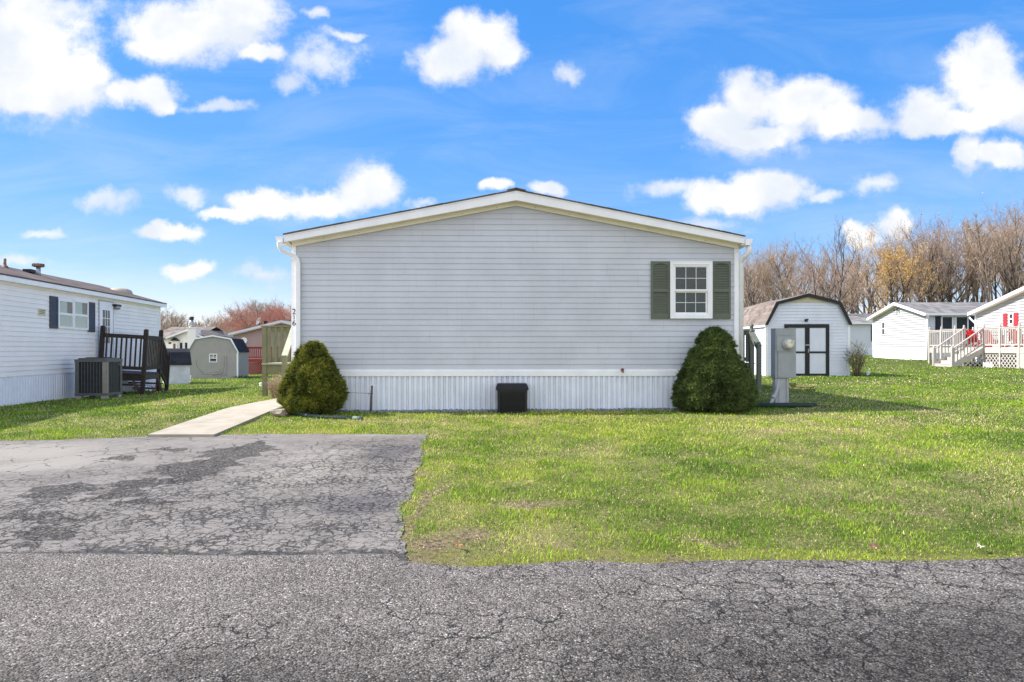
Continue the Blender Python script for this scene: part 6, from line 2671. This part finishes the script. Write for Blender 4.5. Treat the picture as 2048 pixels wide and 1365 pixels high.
    lattice((.02, sy0 + .03, -.02), (1, 0, 0), (0, 0, 1), .95, zb, lambda a, b: True)
    la.build('lattice', M['deckw'], t)
    sk = MB()
    sk.box(-.02, .02, y0, -4.06, -.3, FZ - .31)
    sk.box(-.06, .06, -4.05, -3.93, -.3, FZ - .301)
    sk.build('skirt_board', M['deckw'], t)
    HOUSE_RECT.append((X0, 37.0, 0, 0, W, y0, y1))
    # red chairs on the deck
    def chair(x, y, rz, label):
        c = thing('deck_chair', label, 'chair', (X0 + x, 37 + y, 1.53), (0, 0, rz), 'red plastic chairs on the white deck')
        m = MB()
        for i in range(5):
            xx = -.26 + i * .13
            hh = .98 - .10 * abs(i - 2) ** 1.5 * .5
            m.bar((xx, .12, .30), (xx * 1.15, .42, hh), .12, .025, up=(0, 1, 0))
        m.bar((-.3, .3, .68), (.3, .3, .68), .03, .06)
        m.build('backrest', M['redch'], c)
        m = MB()
        for i in range(5):
            m.bar((-.29, -.36 + i * .125, .40 - i * .03), (.29, -.36 + i * .125, .40 - i * .03), .115, .025)
        m.build('seat', M['redch'], c)
        for s in (-1, 1):
            m = MB()
            m.box(s * .36 - .07, s * .36 + .07, -.42, .34, .60, .625)
            m.build('arm', M['redch'], c)
            m = MB()
            m.bar((s * .36, -.36, 0), (s * .36, -.36, .60), .04, .09)
            m.build('leg', M['redch'], c)
            m = MB()
            m.bar((s * .3, -.36, .38), (s * .3, .55, .02), .04, .1)
            m.bar((s * .36, .26, .30), (s * .36, .30, .60), .035, .07)
            m.build('leg', M['redch'], c)
    chair(.75, .25, 1.9, 'red slatted chair at the top of the white stairs')
    chair(.95, -.75, 1.75, 'red slatted chair right behind the upper stair post')
    chair(1.3, -2.35, 1.6, 'red slatted chair behind the second deck rail panel')
    chair(1.2, -4.35, 1.5, 'red slatted chair near the right edge behind the deck rail')
    # small white picket edging by the lattice
    m = MB()
    for i in range(6):
        y = -2.05 - i * .12
        m.box(-.014, .014, y - .03, y + .03, -.1, .22)
        m.faces([(-.014, y - .03, .22), (-.014, y + .03, .22), (.014, y + .03, .22), (.014, y - .03, .22), (0, y, .27)], [(0, 1, 4), (1, 2, 4), (2, 3, 4), (3, 0, 4)])
    m.box(.0141, .03, -2.75, -2.0, .08, .11)
    o = m.build('picket_edging', M['trim'])
    o.location = (X0 - .35, 37.0, .50)
    tag(o, 'short white picket garden edging before the deck lattice', 'fence')


build_white_deck()


def build_far_left():
    # mauve house with red deck
    D = 49.0
    zg = -.32
    X = lambda px: (px - CX) / F_PX * D
    Z = lambda py: CAM_Z + (HOR - py) * D / F_PX - zg
    xr = X(566)
    t = thing('manufactured_house', 'mauve sided house with low gable roof behind the red deck', 'house', (xr, D, zg))
    hw = X(566) - X(466.5)
    ze, zr = Z(668), Z(644)
    w = MB()
    lap_siding(w, -hw, hw, .7, zr, .13, top=(0, zr, (zr - ze) / hw))
    w.prism([(-hw, -.4), (hw, -.4), (hw, ze), (0, zr), (-hw, ze)], .01, 12)
    w.build('wall', M['pink'], t)
    r = MB()
    p = (zr - ze) / hw
    e = .22
    r.prism([(-hw - e, ze - p * e + .08), (0, zr + .10), (hw + e, ze - p * e + .08), (hw + e, ze - p * e + .03), (0, zr + .05), (-hw - e, ze - p * e + .03)][::1], -.35, 12)
    r.build('roof', M['froofb'], t)
    for s in (-1, 1):
        b = MB()
        q = [(0, zr + .099), (s * (hw + e), ze - p * e + .079), (s * (hw + e), ze - p * e - .08), (0, zr - .07)]
        b.prism(q if s > 0 else q[::-1], -.38, -.3505)
        b.build('rake_board', M['wshade'], t)
    s = MB()
    s.prism([(-hw, ze - .1), (0, zr - .08), (hw, ze - .1), (hw, ze - .12), (0, zr - .1), (-hw, ze - .12)], -.35, -.02)
    s.build('soffit', M['cream'], t)
    # round window
    x, z = X(488.5) - xr, Z(681.5)
    c = MB()
    c.lathe([(.24, 0), (.24, .05), (.17, .05), (.17, .02)], (x, -.014, z), 8, axis='y', smooth=False)
    wo = c.build('octagon_window', M['trim'], t)
    c = MB()
    c.lathe([(.175, .012), (.175, .018), (0, .019)], (x, -.014, z), 8, axis='y', smooth=False)
    c.build('pane', M['glassd'], wo)
    d = MB()
    xd, zd = X(509) - xr, Z(643.5)
    prof = [(.0, .0), (.12, .012), (.22, .04), (.29, .075), (.285, .09), (.21, .055), (.1, .03), (.0, .02)]
    d.lathe(prof, (0, 0, 0), 18)
    mt = Matrix.Translation((xd, .9, zd)) @ Matrix.Rotation(math.radians(62), 4, 'X') @ Matrix.Rotation(math.radians(-38), 4, 'Y')
    d.v = [tuple(mt @ Vector(v)) for v in d.v]
    d.tube([(xd + .02, .95, zd - .05), (xd + .05, 1.0, zd - .42)], .025, 6)
    d.tube([(xd - .02, .9, zd - .18), (xd - .18, .45, zd + .02)], .015, 6)
    d.build('satellite_dish', M['dish'], t)
    ch = MB()
    xc = X(520.5) - xr
    ch.box(xc - .07, xc + .07, 1.0, 1.15, ze, Z(645))
    ch.box(xc - .1, xc + .1, .97, 1.18, Z(645), Z(641))
    ch.build('flue', M['blackp'], t)
    HOUSE_RECT.append((xr, D, 0, -hw, hw, -2.2, 12))
    # red deck
    Dd = 46.8
    X2 = lambda px: (px - CX) / F_PX * Dd
    z0 = g(X2(515), Dd)
    Z2 = lambda py: CAM_Z + (HOR - py) * Dd / F_PX - z0
    t = thing('porch_deck', 'red painted deck with lattice skirt in front of the mauve house', 'deck', (X2(486), Dd, z0))
    L = X2(590) - X2(486)
    FZ, RZ = Z2(718.5), Z2(694)
    f = MB()
    f.box(0, L, 0, 2.2, FZ - .05, FZ)
    f.box(0, L, -.03, -.001, FZ - .2, FZ + .0)
    f.build('deck_floor', M['reddeck'], t)
    r = MB()
    r.box(0, L, -.04, .04, RZ - .06, RZ)
    r.box(0, L, -.02, .02, RZ - .14, RZ - .0601)
    r.box(0, L, -.02, .02, FZ + .08, FZ + .16)
    r.build('rail', M['reddeck'], t)
    for x in (0.03, X2(528) - X2(486), L - .03):
        q = MB()
        q.box(x - .05, x + .05, -.05, .05, -.2, RZ - .061)
        q.build('post', M['reddeck'], t)
    n = 26
    for i in range(n):
        x = .1 + (L - .2) * (i + .5) / n
        q = MB()
        q.box(x - .022, x + .022, -.0195, .0195, FZ + .1605, RZ - .1405)
        q.build('baluster', M['reddeck'], t)
    la = MB()
    hgt = FZ - .22
    for s in (1, -1):
        c = -hgt
        while c < L:
            a0, b0 = c, 0.0
            a1, b1 = c + hgt, hgt
            if a0 < 0:
                b0, a0 = -a0, 0
            if a1 > L:
                b1, a1 = b1 - (a1 - L), L
            if s < 0:
                b0, b1 = hgt - b0, hgt - b1
            if a1 - a0 > .03:
                la.bar((a0, -.01 - .006 * s, b0 - .02), (a1, -.01 - .006 * s, b1 - .02), .045, .008, up=(0, 1, 0))
            c += .15
    la.build('lattice', M['reddeck'], t)
    # white house with chimney
    D = 50.0
    zg = -.3
    X = lambda px: (px - CX) / F_PX * D
    Z = lambda py: CAM_Z + (HOR - py) * D / F_PX - zg
    t = thing('bungalow', 'white house with brown roof and tall white chimney seen past the black porch', 'house', (X(372), D, zg))
    x0, x1 = X(290) - X(372), X(400) - X(372)
    ze = Z(675)
    zr = Z(657)
    w = MB()
    w.box(x0, x1, 1.2, 8, -.4, ze)
    # projecting gable wing
    ga, gb = X(343) - X(372), X(404) - X(372)
    gm = X(380) - X(372)
    gz_ = Z(661)
    lap_siding(w, ga, gb, .0, gz_, .16, top=(gm, gz_, (gz_ - Z(672)) / (gm - ga)))
    w.prism([(ga, -.4), (gb, -.4), (gb, Z(672)), (gm, gz_), (ga, Z(673))], .01, 6)
    w.build('wall', M['lwall'], t)
    r = MB()
    r.faces([(x0 - .3, .9, ze - .05), (gm, .9, ze - .05), (gm, 4.5, zr + .25), (x0 - .3, 4.5, zr + .25), (x0 - .3, 8.3, ze - .05), (gm, 8.3, ze - .05)], [(0, 1, 2, 3), (3, 2, 5, 4)])
    r.faces([(x0 - .3, .9, ze - .12), (gm, .9, ze - .12), (gm, .9, ze - .051), (x0 - .3, .9, ze - .051)], [(0, 1, 2, 3)])
    r.prism([(ga - .25, Z(675)), (gm, gz_ + .1), (gb + .25, Z(674)), (gb + .25, Z(674) - .05), (gm, gz_ + .04), (ga - .25, Z(675) - .05)], -.3, 6)
    r.build('roof', M['froofb'], t)
    b = MB()
    b.prism([(ga - .25, Z(675) - .001), (gm, gz_ + .099), (gm, gz_ - .04), (ga - .25, Z(675) - .14)][::-1], -.325, -.3005)
    b.prism([(gm, gz_ + .099), (gb + .25, Z(674) - .001), (gb + .25, Z(674) - .14), (gm, gz_ - .04)][::-1], -.325, -.3005)
    b.build('rake_board', M['trim'], t)
    c = MB()
    ca, cb = X(376) - X(372), X(399) - X(372)
    c.box(ca + .25, cb, -.6, .2, -.4, Z(656))
    c.box(ca + .2, cb + .03, -.65, .25, Z(657), Z(655.3))
    co = c.build('chimney', M['lwall'], t)
    q = MB()
    xm = X(385.5) - X(372)
    q.tube([(xm, -.2, Z(656)), (xm, -.2, Z(640))], .14, 12)
    q.lathe([(.17, 0), (.17, .2), (.1, .22), (.0, .22)], (xm, -.2, Z(640)), 12, 1)
    q.lathe([(.16, 0), (.16, .06), (.14, .07)], (xm, -.2, Z(656)), 12)
    q.build('flue', [M['galv'], M['blackp']], co)
    for pa, pb in ((360.5, 365), (370.8, 375)):
        wall_shutter(t, X(pa) - X(372), X(pb) - X(372), Z(707), Z(686), -.014, 'navy')
    wo = wall_window(t, X(320) - X(372), X(331) - X(372), Z(689.5), Z(683), 1.2, .04, False)
    # small bay under a dark hood
    bm = MB()
    a, b_ = X(347) - X(372), X(359) - X(372)
    bm.box(a + .05, b_ - .05, -.3, -.001, Z(712), Z(682))
    bo = bm.build('bay', M['lwall'], t)
    hd = MB()
    m_ = (a + b_) / 2
    hd.prism([(a - .05, Z(682)), (b_ + .05, Z(682)), (m_, Z(675.5))], -.42, -.01)
    hd.build('bay_roof', M['gsroof'], bo)
    wb = MB()
    wb.box(a + .13, b_ - .13, -.305, -.3005, Z(700), Z(688))
    wb.build('pane', M['curtain'], bo)
    # white fence beyond the sheds
    t = thing('rail_fence', 'white wooden rail fence between the small white shed and the taupe shed', 'fence', (X(362), 45, g(X(362), 45)))
    for i in range(4):
        p = MB()
        p.box(i * .8 - .05, i * .8 + .05, -.05, .05, -.2, 1.15)
        p.build('post', M['trim'], t)
    r = MB()
    for zz in (.35, .65, .95):
        r.box(-.1, 2.6, -.075, -.0505, zz, zz + .14)
    r.build('rail', M['trim'], t)


build_far_left()


# ------------------------------------------------------------------ trees
def bark_mat(name, c):
    return pm(name, c, .95, .3, 3, bump=.4, bscale=14, stretch=(4, 4, 1))


BK = [bark_mat('bark_grey_brown', (.12, .095, .078)), bark_mat('bark_pale', (.20, .165, .135)), bark_mat('bark_dark', (.065, .052, .045))]
TWG = [pm('twigs_brown', (.345, .255, .185), .95, .2, .5), pm('twigs_pale', (.39, .295, .215), .95, .2, .5), pm('twigs_pink', (.35, .25, .195), .95, .2, .5),
       pm('twigs_dark', (.22, .175, .15), .95, .2, .5)]
BUD = {'orange': pm('buds_orange', (.55, .33, .08), .8, .3, .6), 'red': pm('buds_red', (.50, .12, .095), .8, .3, .6), 'green': pm('buds_yellow_green', (.36, .34, .14), .8, .3, .6),
       'rust': pm('buds_rust', (.42, .30, .20), .8, .3, .6)}


def tubes_np(segs, sides):
    """segs: list of (p, q, r0, r1) -> vertices, faces"""
    P = np.array([s[0] for s in segs], np.float32)
    Q = np.array([s[1] for s in segs], np.float32)
    R0 = np.array([s[2] for s in segs], np.float32)[:, None]
    R1 = np.array([s[3] for s in segs], np.float32)[:, None]
    d = Q - P
    d /= np.linalg.norm(d, axis=1)[:, None] + 1e-9
    ref = np.where(np.abs(d[:, 2:3]) > .9, np.array([[1., 0, 0]]), np.array([[0, 0, 1.]]))
    a = np.cross(d, ref)
    a /= np.linalg.norm(a, axis=1)[:, None] + 1e-9
    b = np.cross(d, a)
    vs = []
    for k in range(sides):
        t = 2 * np.pi * k / sides
        o = a * math.cos(t) + b * math.sin(t)
        vs.append(P + o * R0)
    for k in range(sides):
        t = 2 * np.pi * k / sides
        o = a * math.cos(t) + b * math.sin(t)
        vs.append(Q + o * R1)
    V = np.stack(vs, 1)
    n = len(segs)
    base = (np.arange(n) * 2 * sides)[:, None]
    F = np.concatenate([base + np.array([k, (k + 1) % sides, sides + (k + 1) % sides, sides + k]) for k in range(sides)], 1)
    return V.reshape(-1, 3), F.reshape(-1)


def grow_tree(name, seed, H, crown_r, clear, bark, twig, bud=None, n_bud=0, thick=1.0, upright=.6, limbs=11, dens=1.0, fork=False, twr=1.0):
    """bare deciduous tree: trunk with limbs (one mesh) and a crown of fine twigs (another), buds if any"""
    rnd = random.Random(seed)
    heavy, fine, tips = [], [], []

    def rv(s=1.0):
        return Vector((rnd.gauss(0, s), rnd.gauss(0, s), rnd.gauss(0, s)))

    def branch(p, d, L, r, level, out_lvl):
        n = max(3, int(L / (.55 if level < 2 else .45)))
        n = min(n, 9)
        pts = [p.copy()]
        dd = d.normalized()
        for i in range(n):
            wob = .05 if level == 0 else .10 if level == 1 else .15
            dd = (dd + rv(wob) + Vector((0, 0, .05))).normalized()
            pts.append(pts[-1] + dd * (L / n))
        for i in range(n):
            r0 = r * (1 - .78 * i / n)
            r1 = r * (1 - .78 * (i + 1) / n)
            (heavy if level <= 1 else fine).append((pts[i], pts[i + 1], max(r0, .006), max(r1, .005)))
        return pts
    trunk_top = H * (.62 if not fork else .45)
    r0 = .020 * H * thick
    tr = branch(Vector((0, 0, -.3)), Vector((rnd.gauss(0, .04), rnd.gauss(0, .04), 1)), trunk_top + H * .22, r0, 0, 0)
    for i in range(limbs):
        f = clear + (1 - clear) * (i + rnd.random()) / limbs
        idx = f * (len(tr) - 1)
        j = min(int(idx), len(tr) - 2)
        p = tr[j].lerp(tr[j + 1], idx - j)
        a = i * 2.4 + rnd.uniform(-.5, .5)
        up = upright + .5 * f
        d = Vector((math.cos(a), math.sin(a), up * rnd.uniform(.75, 1.25)))
        L = crown_r * rnd.uniform(.85, 1.25) * (1.15 - .45 * max(0, f - .55) / .45)
        b1 = branch(p, d, L, r0 * .42 * (1.15 - .6 * f), 1, 0)
        for k in range(int(6 * dens)):
            ff = rnd.uniform(.22, 1.0)
            ix = ff * (len(b1) - 1)
            j1 = min(int(ix), len(b1) - 2)
            p1 = b1[j1].lerp(b1[j1 + 1], ix - j1)
            d1 = (b1[j1 + 1] - b1[j1]).normalized() + rv(.36) + Vector((0, 0, .28))
            L1 = L * rnd.uniform(.35, .6)
            b2 = branch(p1, d1, L1, .034 * twr * (H / 15), 2, 0)
            for q in range(int(4.4 * dens)):
                ix2 = rnd.uniform(.15, 1.0) * (len(b2) - 1)
                j2 = min(int(ix2), len(b2) - 2)
                p2 = b2[j2].lerp(b2[j2 + 1], ix2 - j2)
                d2 = (b2[j2 + 1] - b2[j2]).normalized() + rv(.45) + Vector((0, 0, .22))
                L2 = L1 * rnd.uniform(.35, .65)
                n3 = 3
                pts = [p2]
                dd = d2.normalized()
                for s in range(n3):
                    dd = (dd + rv(.2) + Vector((0, 0, .06))).normalized()
                    pts.append(pts[-1] + dd * (L2 / n3))
                for s in range(n3):
                    fine.append((pts[s], pts[s + 1], .017 * twr * (1 - .25 * s), .017 * twr * (1 - .25 * (s + 1))))
                for w in range(int(4 * dens)):
                    s = rnd.randint(0, 2)
                    p3 = pts[s].lerp(pts[s + 1], rnd.random())
                    d3 = ((pts[s + 1] - pts[s]).normalized() + rv(.42) + Vector((0, 0, .15))).normalized()
                    e = p3 + d3 * L2 * rnd.uniform(.3, .6)
                    fine.append((p3, e, 0.011 * twr, .005 * twr))
                    tips.append(e)
    V, F = tubes_np(heavy, 6)
    t = thing(name, None, 'tree')
    np_mesh('trunk', V, F, np.full(len(F) // 4, 4), BK[bark], parent=t, smooth=True)
    V, F = tubes_np(fine, 3)
    mats = [TWG[twig]]
    lt = np.full(len(F) // 4, 4)
    if bud:
        rs = np.random.RandomState(seed)
        T = np.array(tips)
        T = T[rs.randint(0, len(T), n_bud)] + rs.normal(0, .22, (n_bud, 3))
        u = rs.normal(0, 1, (n_bud, 3)); u /= np.linalg.norm(u, axis=1)[:, None]
        v = np.cross(u, rs.normal(0, 1, (n_bud, 3))); v /= np.linalg.norm(v, axis=1)[:, None]
        s = rs.uniform(.035, .085, n_bud)[:, None] * (H / 14)
        BV = np.stack([T - u * s, T + v * s * .6, T + u * s, T - v * s * .6], 1).reshape(-1, 3)
        nb0 = len(V)
        V = np.concatenate([V, BV])
        F = np.concatenate([F, np.arange(n_bud * 4) + nb0])
        lt = np.concatenate([lt, np.full(n_bud, 4)])
        mats.append(BUD[bud])
    o = np_mesh('crown', V, F, lt, mats, parent=t)
    if bud:
        mi = np.zeros(len(lt), np.int32)
        mi[-n_bud:] = 1
        o.data.polygons.foreach_set('material_index', mi)
    return t


def dup(root, loc, rotz, sc, label, group):
    r = root.copy()
    COL.objects.link(r)
    r.location, r.rotation_euler, r.scale = loc, (0, 0, rotz), sc
    r['label'] = label
    if group:
        r['group'] = group
    elif 'group' in r.keys():
        del r['group']
    for ch in list(root.children):
        c = ch.copy()
        COL.objects.link(c)
        c.parent = r
    return r


def place(root, used, px, D, top_px, H, label, group=None, rz=0.0, wide=1.0):
    """stand a tree at a bearing and distance, scaled so that its top reaches the height seen"""
    x = (px - CX) / F_PX * D
    zg = g(x, D)
    h = CAM_Z + (HOR - top_px) * D / F_PX - zg
    s = h / H
    if not used.get(root.name):
        used[root.name] = True
        root.location, root.rotation_euler, root.scale = (x, D, zg - .1), (0, 0, rz), (s * wide, s * wide, s)
        root['label'] = label
        if group:
            root['group'] = group
        return root
    return dup(root, (x, D, zg - .1), rz, (s * wide, s * wide, s), label, group)


def build_trees():
    rnd = random.Random(77)
    U = {}
    HT = 15.0
    tall = [grow_tree('bare_tree', 100 + i, HT, [3.2, 3.8, 3.0][i], [.42, .36, .5][i], [0, 1, 0][i], [0, 1, 0][i], 'rust', [250, 300, 200][i], thick=[.72, .8, .62][i], upright=1.35, limbs=13) for i in range(3)]
    rounds = [grow_tree('bare_tree', 200 + i, HT, [5.6, 6.2][i], [.22, .2][i], [2, 0][i], [2, 0][i], 'rust', 500, thick=.95, upright=1.05, limbs=16, fork=True, dens=1.15) for i in range(2)]
    low = grow_tree('bare_tree', 300, 10.0, 5.2, .16, 2, 2, 'rust', 500, thick=1.15, upright=.45, limbs=13, fork=True, dens=1.1)
    orange = grow_tree('budding_tree', 400, HT, 5.4, .2, 2, 1, 'orange', 9500, thick=.95, upright=.8, limbs=14, fork=True, dens=1.1)
    open_ = grow_tree('bare_tree', 500, HT, 5.0, .25, 2, 3, None, 0, thick=.85, upright=1.15, limbs=12, dens=.85)
    maple = grow_tree('budding_tree', 600, 9.0, 4.0, .2, 0, 2, 'red', 13000, thick=.9, upright=.7, limbs=14, fork=True)
    bushy = grow_tree('budding_tree', 700, 6.0, 2.2, .12, 1, 1, 'green', 2600, thick=.9, upright=.8, limbs=12, fork=True)
    pole = [grow_tree('bare_tree', 800 + i, HT, 2.0, .55, [0, 2, 2][i], [0, 3, 1][i], None, 0, thick=[.62, .55, .66][i], upright=1.6, limbs=8, dens=.8) for i in range(3)]

    # singled out trees of the right hand wood
    place(low, U, 1642, 66, 518, 10, 'dark low spreading tree rising right behind the white barn shed roof', None, .4)
    place(orange, U, 1790, 74, 477, HT, 'tree with orange yellow buds behind the gap between shed and far house', None, 1.1)
    place(rounds[0], U, 1862, 78, 440, HT, 'wide round crowned bare tree just right of the orange budding tree', None, .2)
    place(open_, U, 1662, 80, 470, HT, 'sparse open bare tree towering over the white barn shed', None, 2.2)
    place(tall[1], U, 1578, 80, 482, HT, 'pale broad bare tree above the left slope of the white shed roof', None, 1.3, 1.35)
    place(tall[2], U, 1985, 72, 408, HT, 'tallest slim bare tree rising above the red shuttered house', None, .6, 1.0)
    place(rounds[1], U, 1505, 84, 500, HT, 'bare tree close beside the right downspout of the grey house', None, .9, .8)
    # the rest of the right hand wood
    tops = [(1470, 505), (1540, 492), (1600, 484), (1640, 480), (1690, 505), (1730, 478), (1780, 468), (1830, 445), (1900, 445), (1940, 430), (1980, 415), (2060, 412), (2140, 420)]
    top = lambda px: float(np.interp(px, [a for a, b in tops], [b for a, b in tops]))
    lab = 'bare brown tree standing among the others in the wood on the right'
    grp = 'bare trees of the right hand wood'
    px = 1462
    while px < 2100:
        r = rnd.choice(tall + [rounds[0], rounds[1], tall[0], tall[2]])
        D = rnd.uniform(82, 94)
        place(r, U, px, D, top(px) + rnd.uniform(2, 24), HT, lab, grp, rnd.uniform(0, 6.3), rnd.uniform(.8, 1.1))
        px += rnd.uniform(24, 38)
    px = 1455
    while px < 2110:
        D = rnd.uniform(96, 118)
        r = rnd.choice(tall + pole)
        place(r, U, px, D, top(px) + rnd.uniform(12, 45), HT, lab, grp, rnd.uniform(0, 6.3), rnd.uniform(.8, 1.15))
        px += rnd.uniform(20, 32)
    px = 1700
    while px < 2110:
        D = rnd.uniform(68, 84)
        place(rnd.choice(pole), U, px, D, top(px) + rnd.uniform(8, 55), HT, lab, grp, rnd.uniform(0, 6.3), rnd.uniform(.9, 1.2))
        px += rnd.uniform(11, 18)
    # left: a distant wood, a red maple and a small yellow green tree
    place(maple, U, 512, 72, 616, 9, 'red budding tree above the ridge of the mauve house', None, .3, 1.25)
    place(maple, U, 474, 80, 632, 9, 'smaller reddish tree left of the red budding tree', None, 2.0, 1.1)
    place(maple, U, 575, 84, 610, 9, 'pinkish red tree half hidden by the corner of the grey house', None, 4.0, 1.2)
    place(bushy, U, 441, 58, 646, 6, 'small yellow green budding tree above the taupe shed roof', None, .8, 1.2)
    place(tall[0], U, 512, 100, 597, HT, 'thin bare tree poking up above the red budding tree', None, .8, 1.5)
    lab = 'bare grey brown tree in the low distant wood on the left'
    grp = 'bare trees of the distant left hand wood'
    ltop = lambda p: float(np.interp(p, [290, 340, 380, 420, 460, 500, 540, 600], [606, 612, 620, 622, 612, 602, 600, 596]))
    px = 285
    while px < 625:
        D = rnd.uniform(105, 150)
        r = rnd.choice(tall + rounds)
        place(r, U, px, D, ltop(px) + rnd.uniform(0, 22), HT, lab, grp, rnd.uniform(0, 6.3), rnd.uniform(1.1, 1.6))
        px += rnd.uniform(8, 13)
    px = 280
    while px < 640:
        D = rnd.uniform(92, 104)
        place(rnd.choice([rounds[0], rounds[1], low, tall[1]]), U, px, D, ltop(px) + rnd.uniform(22, 46), HT, lab, grp, rnd.uniform(0, 6.3), rnd.uniform(1.1, 1.5))
        px += rnd.uniform(15, 24)


build_trees()


def undergrowth(name, label, pts, h, n, mat, seed):
    """tangle of saplings and dead brush along the foot of a wood"""
    rs = np.random.RandomState(seed)
    segs = []
    for (x0, y0, x1, y1) in pts:
        m = n
        f = rs.rand(m)
        x = x0 + (x1 - x0) * f + rs.normal(0, .5, m)
        y = y0 + (y1 - y0) * f + rs.uniform(-2.5, 6, m)
        z = gz(x, y)
        ln = h * rs.beta(1.6, 3.0, m) + .3
        d = rs.normal(0, .28, (m, 3))
        d[:, 2] = 1
        for i in range(m):
            p = np.array([x[i], y[i], z[i] - .1])
            mid = p + d[i] * ln[i] * .5
            e = mid + (d[i] + rs.normal(0, .35, 3)) * ln[i] * .5
            segs.append((p, mid, .03, .022))
            segs.append((mid, e, .022, .01))
            for k in range(2):
                q = p + (e - p) * rs.uniform(.3, .9)
                segs.append((q, q + rs.normal(0, .4, 3) * .9 + np.array([0, 0, .3]), .014, .007))
    V, F = tubes_np(segs, 3)
    o = np_mesh(name, V, F, np.full(len(F) // 4, 4), mat)
    tag(o, label, None, kind='stuff')


undergrowth('undergrowth', 'reddish brown brush along the foot of the right hand wood', [(22, 90, 52, 84), (36, 88, 70, 80), (24, 100, 85, 96)], 4.0, 3000, pm('brush_brown', (.28, .19, .155), .95, .3, .3), 5)
undergrowth('undergrowth', 'grey brown brush along the foot of the left hand wood', [(-62, 98, -26, 96), (-75, 112, -25, 108)], 4.5, 2500, pm('brush_grey', (.28, .22, .18), .95, .3, .3), 6)

build_grass()
